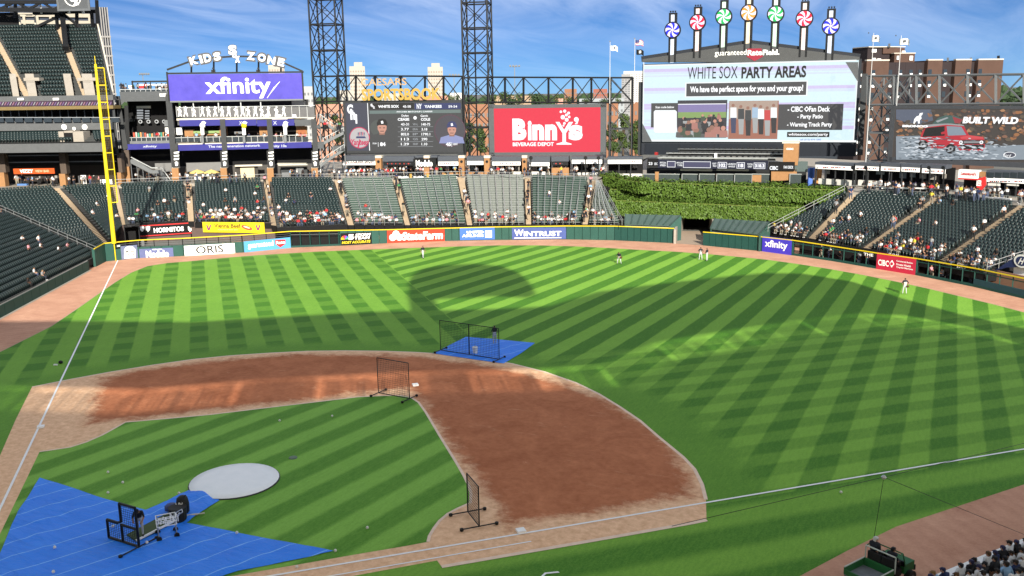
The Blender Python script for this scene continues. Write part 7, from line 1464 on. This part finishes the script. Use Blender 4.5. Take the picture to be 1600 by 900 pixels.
# ================================================================ UTILITY CART
def cart():
    hd = gp(1397, 893, 1.1)-gp(1347, 871, 1.1); hd.z = 0; hd.normalize(); fx = V((-hd.y, hd.x, 0)); fx = fx if fx.dot(RR) > 0 else -fx; lf = V((-fx.y, fx.x, 0)); p = gp(1372, 882, 1.1); p.z = 0
    r = thing("utility_cart", "green utility cart with a grey cargo bed and two riders at the bottom edge", "utility cart", p); GR = M("cart_green", (.025, .145, .045), .4, 0, .15); f = lambda x, y, z: p+fx*x+lf*y+V((0,0,z)); o = lambda x0,x1,y0,y1,z0,z1,nm,m: bm1('obox', f(x0,y0,z0), fx*(x1-x0), lf*(y1-y0), (0,0,z1-z0)).build(nm, m, r)
    o(-1.5,.05,-.78,.78,.72,.78,"bed_floor",M("bed_grey",(.22,.24,.26),.7,.2,.4,3)); o(-1.5,.05,.74,.80,.78,1.12,"bed_side",GR); o(-1.5,.05,-.80,-.74,.78,1.12,"bed_side",GR); o(-.02,.05,-.74,.74,.78,1.16,"bed_headboard",GR); o(-1.52,-1.46,-.74,.74,.78,1.02,"tailgate",GR)
    for y in (.77, -.77): q = MB(); q.bar(f(-1.5,y,1.14), f(.05,y,1.14), .05); q.build("bed_rail", M("rail_pale", (.55,.60,.55), .5), r)
    o(-1.3,1.7,-.5,.5,.45,.6,"chassis",BLACK); o(.35,.80,-.72,-.02,.6,.95,"seat_base",BLACK); o(.35,.80,.02,.72,.6,.95,"seat_base",BLACK); o(.22,.34,-.72,-.02,.9,1.45,"seat_back",CASTER); o(.22,.34,.02,.72,.9,1.45,"seat_back",CASTER)
    o(1.05,1.9,-.70,.70,.55,1.0,"hood",GR); o(1.0,1.08,-.72,.72,.95,1.2,"dashboard",BLACK); o(1.9,2.0,-.72,.72,.5,.75,"bumper",BLACK)
    q = MB(); a = [f(.15,-.78,.9), f(.15,-.78,1.72), f(.15,.78,1.72), f(.15,.78,.9)]
    for u, w in zip(a, a[1:]): q.bar(u, w, .07, 6)
    q.build("roll_bar", M("rail_pale"), r); q = MB(); b = [f(1.05,-.74,1.0), f(.75,-.76,1.72), f(.75,.76,1.72), f(1.05,.74,1.0)]
    for u, w in zip(b, b[1:]): q.bar(u, w, .06, 6)
    q.bar(f(.15,-.78,1.72), f(.75,-.76,1.72), .06, 6); q.bar(f(.15,.78,1.72), f(.75,.76,1.72), .06, 6); q.build("cage_tube", GR, r)
    for x, y in ((-.9,.82),(-.9,-.82),(1.45,.78),(1.45,-.78)):
        w = bm1('bar', f(x,y-.13,.33), f(x,y+.13,.33), .66, 18).build("wheel", CASTER, r); bm1('bar', f(x,y-.14,.33), f(x,y+.14,.33), .30, 12).build("rim", GREYST, w)
    q = MB(); 
    for i in range(12): t0, t1 = 2*math.pi*i/12, 2*math.pi*(i+1)/12; c0 = f(.95,.36,1.18); q.bar(c0+lf*.18*math.cos(t0)+V((0,0,.18*math.sin(t0))), c0+lf*.18*math.cos(t1)+V((0,0,.18*math.sin(t1))), .03)
    q.build("steering_wheel", BLACK, r); return f, fx, lf
CARTF, CARTX, CARTL = cart()
def cables():
    """thin cables of the protective net in front of the stand"""
    Pn = Plane(gp(1240, 905), gp(1620, 745), -14); n = thing("net_cable", "thin dark net cables meeting at a clip in front of the right foul grass", "cable", Pn.hit(1380, 850)); c = Pn.hit(1381, 745.5, 0)
    for x, y in ((690, 890), (1600, 835), (1366, 838), (1640, 683)): q = MB(); q.bar(c, Pn.hit(x, y, 0) if x != 690 else Pn.hit(1050, 822, 0), .013, 5); q.build("wire", BLACK, n)
    q = MB(); q.lathe(c-V((0,0,.05)), [(.03,0),(.07,.05),(.03,.1)], 8); q.build("clip", SILVER, n)
cables()
# ================================================================ PEOPLE
J0 = dict(pel=(0,0,.96), spi=(0,0,1.14), che=(0,.01,1.36), nek=(0,.01,1.53), hed=(0,.025,1.62), top=(0,.02,1.735),
 shl=(.185,0,1.44), ell=(.235,-.03,1.16), wrl=(.235,.07,.93), hal=(.235,.10,.86), shr=(-.185,0,1.44), elr=(-.235,-.03,1.16), wrr=(-.235,.07,.93), har=(-.235,.10,.86),
 hil=(.095,0,.90), knl=(.105,.02,.50), anl=(.105,-.02,.09), tol=(.12,.14,.045), hir=(-.095,0,.90), knr=(-.105,.02,.50), anr=(-.105,-.02,.09), tor=(-.12,.14,.045))
RAD = dict(pel=(.15,.115), spi=(.14,.105), che=(.165,.115), nek=(.058,.058), hed=(.082,.095), top=(.070,.085), shl=(.07,.07), ell=(.046,.046), wrl=(.032,.032), hal=(.042,.022), shr=(.07,.07), elr=(.046,.046), wrr=(.032,.032), har=(.042,.022),
 hil=(.095,.10), knl=(.066,.066), anl=(.044,.044), tol=(.045,.035), hir=(.095,.10), knr=(.066,.066), anr=(.044,.044), tor=(.045,.035))
BONES = [("pel","spi",3),("spi","che",2),("che","nek",2),("nek","hed",0),("hed","top",1),("che","shl",2),("shl","ell",2),("ell","wrl",0),("wrl","hal",0),("che","shr",2),("shr","elr",2),("elr","wrr",0),("wrr","har",0),("pel","hil",3),("hil","knl",3),("knl","anl",3),("anl","tol",4),("pel","hir",3),("hir","knr",3),("knr","anr",3),("anr","tor",4)]
def body(pose, fingers=False, cap=True, sleeves=2):
    J = dict(J0); J.update(pose); names = list(J); P = [V(J[n]) for n in names]; ix = {n: i for i, n in enumerate(names)}; E_ = [(ix[a], ix[b]) for a, b, _ in BONES]; R = [RAD[n] for n in names]; seg = [(P[ix[a]], P[ix[b]], m) for a, b, m in BONES]
    if fingers:
        for s in ("l", "r"):
            h, w = V(J["ha"+s]), V(J["wr"+s]); d = (h-w).normalized(); sd = d.cross(V((0, 1, .3))).normalized()*(1 if s == "l" else -1); bend = sd.cross(d).normalized()
            for k in range(4):
                a = len(P); off = (k-1.5)*.021; L_ = (.062, .072, .068, .052)[k]; P += [h+sd*off*.9+d*.03, h+sd*off*1.1+d*(.03+L_*.6)+bend*.012, h+sd*off*1.1+d*(.03+L_)+bend*.034]; R += [(.0105,.0105),(.0095,.0095),(.0075,.0075)]; E_ += [(ix["ha"+s], a), (a, a+1), (a+1, a+2)]; seg.append((P[a], P[a+2], 0))
            a = len(P); P += [lerp(w, h, .55)+sd*.045, lerp(w, h, .95)+sd*.066+bend*.015]; R += [(.012,.012),(.009,.009)]; E_ += [(ix["wr"+s], a), (a, a+1)]; seg.append((P[a], P[a+1], 0))
    me = bpy.data.meshes.new("person"); me.from_pydata([tuple(p) for p in P], E_, []); o = bpy.data.objects.new("person_source", me); COL.objects.link(o); md = o.modifiers.new("skin", 'SKIN'); md.use_smooth_shade = True
    for i, sv in enumerate(me.skin_vertices[0].data): sv.radius = R[i]; sv.use_root = (i == 0)
    if fingers: o.modifiers.new("sub", 'SUBSURF').levels = 1
    dg = bpy.context.evaluated_depsgraph_get(); m2 = bpy.data.meshes.new_from_object(o.evaluated_get(dg)); bpy.data.objects.remove(o)
    vs = [V(v.co) for v in m2.vertices]; fs = [tuple(p.vertices) for p in m2.polygons]; bpy.data.meshes.remove(m2); ms = []
    hed, top = V(J["hed"]), V(J["top"]); up = (top-hed).normalized(); fw = V((0, 1, 0)); fw = (fw-up*fw.dot(up)).normalized()
    if "face" in J: fw = V(J["face"]); fw = (fw-up*fw.dot(up)).normalized()
    for f in fs:
        c = sum((vs[i] for i in f), V())/len(f); best = (9, 0)
        for a, b, m in seg:
            d = b-a; t = max(0, min(1, (c-a).dot(d)/max(d.length_squared, 1e-9))); q = (c-(a+d*t)).length
            if m == 2 and sleeves == 1 and False: pass
            if q < best[0]: best = (q, m)
        m = best[1]
        if m in (0, 1) and (c-hed).length < .2:                    # head: cap or hair above the brow and at the back
            m = 1 if ((c-hed).dot(up) > .055 or ((c-hed).dot(fw) < -.035 and (c-hed).dot(up) > -.05)) else 0
        ms.append(m)
    for i, v in enumerate(vs):                                       # nose and chin
        q = v-hed
        if q.length < .16 and q.dot(fw) > .06 and abs(q.cross(up).dot(fw)) < .03 and -.03 < q.dot(up) < .03: vs[i] = v+fw*.022
    sd = fw.cross(up); b = MB(); b.v = [tuple(v) for v in vs]; b.f = list(fs); b.m = ms; fy = max([(v-hed).dot(fw) for v in vs if (v-hed).length < .14 and abs((v-hed).dot(sd)) < .05], default=.10)
    for s in (-1, 1): c = hed+fw*(fy-.016)+sd*(.032*s)+up*.030; b.hexa([c-sd*.012-up*.006-fw*.02, c+sd*.012-up*.006-fw*.02, c+sd*.012-up*.006, c-sd*.012-up*.006, c-sd*.012+up*.006-fw*.02, c+sd*.012+up*.006-fw*.02, c+sd*.012+up*.006, c-sd*.012+up*.006], 4); e = hed+sd*(.085*s)+up*.005; b.hexa([e-fw*.02-up*.03-sd*.01, e+fw*.015-up*.03-sd*.01, e+fw*.015-up*.03+sd*.01, e-fw*.02-up*.03+sd*.01, e-fw*.03+up*.03-sd*.01, e+fw*.015+up*.03-sd*.01, e+fw*.015+up*.03+sd*.01, e-fw*.03+up*.03+sd*.01], 0)
    c = hed+fw*(fy-.012)-up*.048; b.hexa([c-sd*.022-up*.005-fw*.02, c+sd*.022-up*.005-fw*.02, c+sd*.022-up*.005, c-sd*.022-up*.005, c-sd*.022+up*.004-fw*.02, c+sd*.022+up*.004-fw*.02, c+sd*.022+up*.004, c-sd*.022+up*.004], 4)
    if cap: c = hed+up*.062+fw*.06; b.hexa([c-sd*.075, c+sd*.075, c+sd*.055+fw*.10-up*.015, c-sd*.055+fw*.10-up*.015, c-sd*.075+up*.014, c+sd*.075+up*.014, c+sd*.055+fw*.10, c-sd*.055+fw*.10], 1)
    return b
def legs_sit(dz=0, f=.42): return dict(pel=(0,-.02,.52), spi=(0,-.03,.70), che=(0,.0,.92), nek=(0,.02,1.09), hed=(0,.04,1.18), top=(0,.04,1.295), shl=(.185,0,1.0), shr=(-.185,0,1.0), hil=(.10,.04,.50), hir=(-.10,.04,.50), knl=(.13,f,.50), knr=(-.13,f,.50), anl=(.12,f-.04,.09), anr=(-.12,f-.04,.09), tol=(.13,f+.12,.045), tor=(-.13,f+.12,.045))
SIT1 = dict(legs_sit(), ell=(.24,.06,.74), wrl=(.14,.26,.60), hal=(.12,.33,.58), elr=(-.24,.06,.74), wrr=(-.14,.26,.60), har=(-.12,.33,.58))
SIT2 = dict(legs_sit(0, .40), spi=(0,.03,.70), che=(0,.12,.88), nek=(0,.19,1.03), hed=(0,.24,1.11), top=(0,.26,1.225), shl=(.185,.14,.95), shr=(-.185,.14,.95), ell=(.25,.30,.74), wrl=(.10,.44,.70), hal=(.06,.48,.74), elr=(-.25,.30,.74), wrr=(-.10,.44,.70), har=(-.06,.48,.74))
SIT3 = dict(legs_sit(), ell=(.26,-.02,.76), wrl=(.24,.20,.68), hal=(.23,.27,.68), elr=(-.26,.08,.80), wrr=(-.12,.22,.98), har=(-.08,.22,1.06))
STAND2 = dict(ell=(.25,.05,1.17), wrl=(.10,.22,1.10), hal=(.05,.24,1.12), elr=(-.25,.05,1.17), wrr=(-.10,.22,1.05), har=(-.05,.25,1.05))
LEAN = dict(spi=(0,.04,1.13), che=(0,.13,1.33), nek=(0,.19,1.48), hed=(0,.23,1.565), top=(0,.25,1.68), shl=(.185,.13,1.40), shr=(-.185,.13,1.40), ell=(.25,.28,1.18), wrl=(.16,.48,1.08), hal=(.12,.54,1.07), elr=(-.25,.28,1.18), wrr=(-.16,.48,1.08), har=(-.12,.54,1.07))
WALK = dict(knl=(.10,.17,.53), anl=(.10,.24,.12), tol=(.11,.39,.07), knr=(-.10,-.05,.50), anr=(-.10,-.28,.14), tor=(-.11,-.16,.04), ell=(.25,-.12,1.18), wrl=(.23,-.10,.94), hal=(.22,-.08,.86), elr=(-.25,.06,1.17), wrr=(-.22,.22,1.0), har=(-.21,.28,.95))
HIPS = dict(ell=(.34,-.08,1.20), wrl=(.19,.04,1.02), hal=(.15,.08,.99), elr=(-.34,-.08,1.20), wrr=(-.19,.04,1.02), har=(-.15,.08,.99), knl=(.15,.01,.5), anl=(.19,-.02,.09), tol=(.21,.14,.045), knr=(-.15,.01,.5), anr=(-.19,-.02,.09), tor=(-.21,.14,.045))
READY = dict(pel=(0,-.08,.88), spi=(0,-.02,1.05), che=(0,.10,1.24), nek=(0,.18,1.39), hed=(0,.22,1.47), top=(0,.24,1.585), shl=(.185,.10,1.31), shr=(-.185,.10,1.31), ell=(.27,.18,1.07), wrl=(.16,.34,.98), hal=(.12,.40,.98), elr=(-.27,.20,1.07), wrr=(-.14,.36,.95), har=(-.10,.42,.93), hil=(.11,-.07,.84), hir=(-.11,-.07,.84), knl=(.20,.08,.48), knr=(-.20,.08,.48), anl=(.25,-.04,.09), anr=(-.25,-.04,.09), tol=(.28,.11,.045), tor=(-.28,.11,.045))
BEND = dict(pel=(0,-.10,.93), spi=(0,.0,1.10), che=(0,.14,1.27), nek=(0,.24,1.40), hed=(0,.30,1.46), top=(0,.35,1.565), shl=(.185,.15,1.34), shr=(-.185,.15,1.34), ell=(.24,.30,1.12), wrl=(.20,.48,1.02), hal=(.18,.55,1.0), elr=(-.26,.28,1.10), wrr=(-.18,.44,.98), har=(-.15,.50,.95))
SKINS = [M("skin_%d" % i, c, .6, 0, .1) for i, c in enumerate(((.42,.22,.14), (.50,.29,.20), (.20,.095,.055), (.10,.05,.03), (.36,.19,.12)))]
SHIRTS = {"white": (.75,.75,.75), "black": (.018,.018,.02), "grey": (.28,.29,.30), "navy": (.025,.04,.11), "red": (.52,.03,.04), "light blue": (.28,.46,.68), "yellow": (.70,.55,.06), "green": (.06,.24,.09), "pink": (.65,.30,.35)}
SHM = {k: M("shirt_"+k.replace(" ", "_"), c, .8, 0, .14, 6) for k, c in SHIRTS.items()}
PANTS = [M("trousers_%d" % i, c, .85, 0, .15, 5) for i, c in enumerate(((.03,.035,.05), (.07,.09,.15), (.25,.22,.17), (.02,.02,.022)))]
HAIRS = [M("hair_%d" % i, c, .7) for i, c in enumerate(((.02,.014,.01), (.015,.015,.017), (.10,.055,.025), (.65,.64,.62), (.03,.03,.08), (.22,.13,.05)))]; SHOE = M("shoe_dark", (.03,.03,.03), .6); SHOEW = M("shoe_white", (.6,.6,.6), .6)
ROADGREY = M("uniform_grey", (.50,.51,.53), .8, 0, .08, 5)
def person(me, p, rz, label, mats, group=None, s=1.0):
    o = bpy.data.objects.new("person", me); COL.objects.link(o); o.location = p; o.rotation_euler = (0, 0, rz); o.scale = (s, s, s)
    for i, m in enumerate(mats): o.material_slots[i].link = 'OBJECT'; o.material_slots[i].material = m
    return tag(o, label, "person", group)
DEF = [SKINS[0], HAIRS[0], SHM["white"], PANTS[0], SHOE]
def pm(pose, **k): return body(pose, **k).mesh("person", DEF, smooth=True)
def facing(v): return math.atan2(-v.x, v.y)
home = V((0, 0, 0)); BLKJ = M("jersey_black", (.022,.024,.032), .75, 0, .15, 6); CAPN = HAIRS[1]
def number(parent, txt, me_h=1.28, back=-.135):
    b = MB(); vs, fs = text_geo(txt, .04, 0); X0, X1 = min(v[0] for v in vs), max(v[0] for v in vs); b.v = [(-(v[0]-(X0+X1)/2)*.26, back, me_h+v[1]*.22-.08) for v in vs]; b.f = [tuple(reversed(f)) for f in fs]; b.m = [0]*len(fs); o = b.build("shirt_print", PAPER); o.parent = parent; o.location = (0, 0, 0)
PL = {k: pm(v, fingers=True) for k, v in (("hips", HIPS), ("walk", WALK), ("ready", READY), ("stand", STAND2), ("bend", BEND))}
def player(lab, x, y, pose, face, s=1.0, num=None, shirt=None, pants=None, z=0.02):
    p = gp(x, y); o = person(PL[pose], p+V((0,0,z)), facing(face), lab, [SKINS[4], CAPN, shirt or BLKJ, pants or ROADGREY, SHOE], "players and coaches on the field", s)
    if num: number(o, num, 1.26 if pose != "ready" else 1.14, -.15)
    return o
hp = lambda x, y: (home-gp(x, y)).normalized()
player("fielder in black top and white trousers standing alone in left field", 661, 404.5, "walk", V((1, -.5, 0)), 1.08, None)
player("fielder with a glove crouching alone in straightaway centre field", 967.5, 413, "ready", hp(967, 413), 1.08)
player("left one of two players standing together near the tunnel", 1094.5, 407, "hips", V((-.3, 1, 0)), 1.06, "1"); player("right one of two players standing together near the tunnel", 1104.5, 408, "stand", V((-1, .3, 0)), 1.04)
player("fielder with a glove in front of the crimson board in right field", 1413, 460, "hips", V((-.4, 1, 0)), 1.08, "23"); player("coach behind the wide net screen on the small blue tarp", 773, 538, "stand", V((-.6, .8, 0)), 1.03, None)
player("pitching coach in black top and white trousers behind the L-shaped screen", 220.5, 842, "bend", V((.55, -.6, 0)), 1.10, None, z=.14)
for x, y, lab in ((970.5, 410, "brown glove on the crouching centre fielder's hand"), (1417.5, 452, "black glove on the right fielder's hand")):
    q = gp(x, y+3.5 if x < 1000 else y+8.5); q.z = .95; b = MB(); b.lathe(q-V((0,0,.12)), [(.06,0),(.15,.08),(.16,.2),(.06,.26)], 8); tag(b.build("glove", M("glove_brown", (.10,.045,.02), .6), None, True, loc=q), lab, "glove")
# riders of the cart
sitm = pm(SIT1, fingers=False); stm = pm(LEAN); sit3 = pm(SIT3)
person(sitm, CARTF(.50, -.38, .66), facing(CARTX), "rider in dark clothes and dark cap on the utility cart's right seat", [SKINS[2], HAIRS[1], BLKJ, PANTS[3], SHOE], "riders of the utility cart")
person(sit3, CARTF(.46, .52, .78), facing(CARTX), "driver with a pale cap on the utility cart's left seat", [SKINS[1], HAIRS[3], BLKJ, PANTS[3], SHOE], "riders of the utility cart", 1.05)
# ---------------------------------------------------------------- spectators
VAR = {"sitting": [sitm, pm(SIT1, cap=False), pm(SIT2), sit3, pm(SIT3, cap=False)], "standing": [pm(STAND2), pm({}, cap=False), pm(WALK), stm, pm(HIPS, cap=False)]}
DESC = {"A": "on the left foul side", "B": "left of the corner aisle", "C": "behind the yellow pole", "D": "above the striped ad board", "E": "above the hot dog board", "F": "left of the first bleachers", "G": "under the dark video board", "H": "below the beer signs", "I": "under the red board's left half", "J": "under the red board's right half", "K": "on the triangular bleachers", "R0": "beside the ivy", "R1": "right of the first aisle", "R2": "below the beer stand", "R3": "above the blue canopy"}
rnd = random.Random(17); PEOPLE = []
def add(pose, p, face, where, colw=None):
    c = colw or rnd.choices(list(SHIRTS), (34, 26, 14, 9, 6, 4, 2, 2, 3))[0]
    PEOPLE.append(((p-CAM).length, pose, p, face+rnd.uniform(-.35, .35), c, where))
FR_ = {"A": (.010, .012), "B": (.006, .003), "C": (.03, .01), "D": (.30, .04), "E": (.55, .06), "F": (.70, .05), "G": (.55, .015), "H": (.48, .01), "I": (.50, .012), "J": (.45, .015), "K": (.40, .03), "R0": (.55, .02), "R1": (.45, .02), "R2": (.55, .025), "R3": (.50, .03)}
for key, root, spots in CROWD_SECT:
    if not spots: continue
    zmin = min(p.z for p, n in spots); zmax = max(p.z for p, n in spots); a, b_ = FR_[key]
    for p, n in spots:
        t = (p.z-zmin)/(zmax-zmin); pr = min(.85, 1.35*a*max(0, 1-t*(4.0 if key in "DEF" else 5.0))) + 1.2*b_*(1-t)
        if rnd.random() < pr: add("sitting" if rnd.random() < .8 else "standing", p+V((n.x, n.y, 0))*.02, facing(n), ("in front rows " if t < .3 else "in upper rows ")+DESC[key])
# people on the aisles and along the concourse
for (x0, y0, x1, y1, n, lab) in ((295,290,297,344,7,"aisle between the ad boards"),(414,285,428,348,8,"busy aisle in left field"),(527,284,549,350,6,"aisle left of the bleachers"),(617,284,636,350,4,"aisle between the left bleachers"),(720,280,734,350,3,"aisle under the middle light tower"),(824,282,826,348,5,"aisle below the red board"),(925,286,914,348,7,"aisle next to the ivy"),(1337,303,1270,370,4,"first right field aisle"),(1467,309,1352,388,6,"second right field aisle"),(1596,322,1470,410,3,"third right field aisle")):
    for k in range(n):
        t = min(.98, max(.03, rnd.random()*(1.1 if x0 < 1000 else .9))); z = lerp(ZT, 2.6, t); p = gp(lerp(x0, x1, t)+rnd.uniform(-2, 2), lerp(y0, y1, t), z); p.z += .05; add("standing", p, rnd.choice((facing((CAM-p).normalized()), rnd.uniform(-3, 3))), "on the "+lab)
for (x0, x1, y, n, d0, d1, lab) in ((535, 612, 279, 44, -4.5, 3.0, "concourse below the dark video board"), (612, 722, 276, 52, .8, 6.0, "concourse behind the beer signs"), (722, 940, 277, 34, .8, 5.5, "concourse below the red board"), (420, 530, 281, 22, .6, 3.5, "concourse under the violet ribbons"), (195, 420, 287, 22, .6, 4.0, "concourse beside the yellow parasols"), (20, 160, 292, 18, .6, 4.0, "dark concourse under the left decks"), (1340, 1480, 303, 30, .8, 5.5, "right field concourse by the lamp posts"), (1480, 1600, 314, 26, .8, 4.5, "concourse round the beer stand"), (1010, 1240, 286, 0, 1, 3, "fan deck above the ivy")):
    for k in range(n):
        x = rnd.uniform(x0, x1); p = gp(x, y+(x-x0)*.03*(x0 > 1300)*2, ZT); out = V((p.x, p.y, 0)).normalized(); p = p+out*rnd.uniform(max(d0, .5), d1); p.z = ZT+.02; add("standing", p, rnd.uniform(-3.1, 3.1), "on the "+lab)
for (pl_, x0, x1, y, n, off, lab) in ((FK, 190, 264, 145.5, 12, -1.2, "top terrace of the fan building"), (FK, 286, 478, 222.5, 20, -.9, "second floor of the fan building"), (FK, 200, 262, 222, 6, -1.0, "left bay of the fan building"), (FC, 1012, 1240, 287.5, 16, -.8, "fan deck above the ivy"), (FK, 502, 536, 205, 5, .9, "zigzag stairs")):
    for k in range(n): p = pl_.hit(rnd.uniform(x0, x1), y, off); add("standing", p, rnd.uniform(-3.1, 3.1), "on the "+lab)
for (x, y, z) in ((51, 149, 0), (1255, 277, 0)): pass
# field level crowd in the bottom right corner
h0, h1 = gp(1467, 893, 2.35), gp(1584, 845, 2.35); rd = V((h1.x-h0.x, h1.y-h0.y, 0)); RL = rd.length; rd.normalize(); rb = V((rd.y, -rd.x, 0)); rb = rb if rb.dot(CAM-h0) > 0 else -rb
q0 = V((h0.x, h0.y, .65)); 
near_sec, _s = section("front seating rows in the bottom right corner, full of standing fans", q0-rd*6-rb*.2, q0+rd*(RL+26)-rb*.2, q0-rd*6+rb*6.6+V((0,0,2.1)), q0+rd*(RL+26)+rb*6.6+V((0,0,2.1)), 8)
fwl = thing("front_wall", "low wall with a pale padded top at the bottom right corner", "wall", q0); b = MB(); b.obox(q0-rd*6-rb*.62-V((0,0,.64)), rd*(RL+32), rb*.25, (0,0,1.5)); b.build("wall_panel", DGREEN, fwl); b = MB(); b.obox(q0-rd*6-rb*.70+V((0,0,.87)), rd*(RL+32), rb*.42, (0,0,.12)); b.build("padded_top", PAPER, fwl)
cols = ["white","black","white","black","navy","white","white","black","white","black","light blue","white","grey","white","white","navy","black","white"]; ci = 0
for row in range(4):
    s = -1.2 + .25*row + (row > 1)*1.6; 
    while s < RL+3.0:
        if row == 0 and .5 < s < 1.0: s += .5
        p = q0+rd*s+rb*(.82*row+.10)+V((0,0,.27*row)); 
        if not (row == 3 and rnd.random() < .35): add("standing", p+rb*rnd.uniform(-.06,.06), facing(-rb)+rnd.uniform(-.2,.2), "%s" % ("at the corner crowd's front wall", "in the corner crowd's second row", "in the corner crowd's third row", "in the corner crowd's last row")[row], cols[(ci*5+row) % len(cols)]); ci += 1
        s += rnd.uniform(.50, .66)
for hx, hy, col in ((1581, 866, "white"), (1592, 853, "white"), (1562, 886, "navy"), (1545, 889, "navy")):
    best = min(((k, s_) for k in range(3, 8) for s_ in np.arange(-2, RL+5, .1)), key=lambda ks: (lambda d: abs(800+FPX*d.dot(RR)/d.dot(FF)-hx)+abs(450-FPX*d.dot(UU)/d.dot(FF)-hy))(q0+rd*float(ks[1])+rb*(.82*ks[0]+.1)+V((0,0,.27*ks[0]+1.7))-CAM))
    add("standing", q0+rd*float(best[1])+rb*(.82*best[0]+.1)+V((0,0,.27*best[0])), facing(-rb), "in the corner crowd's rear rows", col)
for k in range(14):
    u_ = rnd.random(); A_, B_ = ((1440, 432), (1516, 447)) if k > 5 else ((1270, 404), (1362, 418)); p = gp(lerp(A_[0], B_[0], u_), lerp(A_[1], B_[1], u_)); p = p + V((p.x, p.y, 0)).normalized()*rnd.uniform(.7, 1.3); p.z = .02; add("standing" if k % 3 else "sitting", p, rnd.uniform(-3, 3), "behind the right field bullpen fence")
flushers = sorted(PEOPLE, key=lambda q: q[0]); NI = 288
HN = ["dark hair", "a black cap", "brown hair", "white hair", "a navy cap", "fair hair"]; used = {}
def finish_people():
    rest = {}
    for i, (d, pose, p, rz, c, where) in enumerate(flushers):
        me = rnd.choice(VAR[pose]); h = rnd.choices(range(6), (5, 6, 4, 1, 2, 2) if d > 60 else (5, 9, 1, 1, 3, .5))[0]; sk = rnd.randrange(5); pt = rnd.randrange(4); sc = rnd.uniform(.92, 1.05)
        if pose == "standing" and d > 70: sc *= 1.02
        if i < NI:
            lab = "%s %s fan with %s %s" % (pose, c, HN[h], where); lab = lab if len(lab.split()) <= 12 else "%s %s fan %s" % (pose, c, where)
            ob = person(me, p, rz, lab, [SKINS[sk], HAIRS[h], SHM[c], PANTS[pt], SHOE if pt % 2 else SHOEW], "spectators "+where, sc); used.setdefault(lab, []).append(ob)
        else:
            rest.setdefault("c", []).append((me, p, rz, sk, h, c, pt, sc))
    ORD = "first second third fourth fifth sixth seventh eighth ninth tenth eleventh twelfth thirteenth fourteenth fifteenth sixteenth".split()
    for lab, obs in used.items():                                    # look-alikes in one place: tell them apart by their order
        if len(obs) > 1:
            obs.sort(key=lambda o: (o.location-CAM).dot(RR)/(o.location-CAM).dot(FF))
            for k, o in enumerate(obs): o['label'] = "%s, %s from left" % (lab, ORD[min(k, 15)])
    allm = SKINS + HAIRS + list(SHM.values()) + PANTS + [SHOE]; sh = list(SHM); vs, fs, ms = [], [], []; base = 0
    cache = {}
    for me, p, rz, sk, h, c, pt, sc in rest.get("c", ()):
        if me.name not in cache:
            co = np.empty(len(me.vertices)*3); me.vertices.foreach_get("co", co); cache[me.name] = (co.reshape(-1, 3), [tuple(q.vertices) for q in me.polygons], [q.material_index for q in me.polygons])
        co, ff, mm = cache[me.name]; ca, sa = math.cos(rz), math.sin(rz); x = co[:, 0]*ca-co[:, 1]*sa; y = co[:, 0]*sa+co[:, 1]*ca; vs.append(np.stack([x*sc+p.x, y*sc+p.y, co[:, 2]*sc+p.z], 1)); mp = (sk, 5+h, 11+sh.index(c), 20+pt, 24)
        fs += [tuple(q+base for q in f) for f in ff]; ms += [mp[m] for m in mm]; base += len(co)
    if vs:
        b = MB(); b.v = np.concatenate(vs).tolist(); b.f = fs; b.m = ms; o = b.build("crowd", allm, None, True); tag(o, "farther small spectators scattered over the stands and the concourse", None, None, 'stuff')
    print("PEOPLE", len(flushers))
finish_people()
# blue canopy at the far right
def canopy():
    a, c = gp(1545, 423, 2.6), gp(1606, 436, 2.6); pl = Plane(a, c, 3.0); t = thing("canopy", "dark blue canopy with a white oval emblem at the far right", "canopy", gp(1575, 445)); px_poly(t, pl, [(1552,424),(1590,399),(1630,399),(1630,416),(1572,418)], M("canopy_navy", (.03, .045, .14), .5), 0, .3, "valance"); u, z = pl.uz(1597, 408); disc(t, pl, u, z, .75, PAPER, .06, "emblem_oval", sx=1.4); disc(t, pl, u, z, .55, M("canopy_navy"), .08, "emblem_inner", sx=1.4); put_text(t, pl, "H", u-.45, z-.35, u+.45, z+.35, PAPER, .10, bold=.03, shear=.5)
    px_rect(t, pl, 1577, 418, 1600, 433, PAPER, -.6, .3, "white_back"); px_rect(t, pl, 1556, 424, 1577, 436, INK, -.8, .3, "dark_back")
canopy()
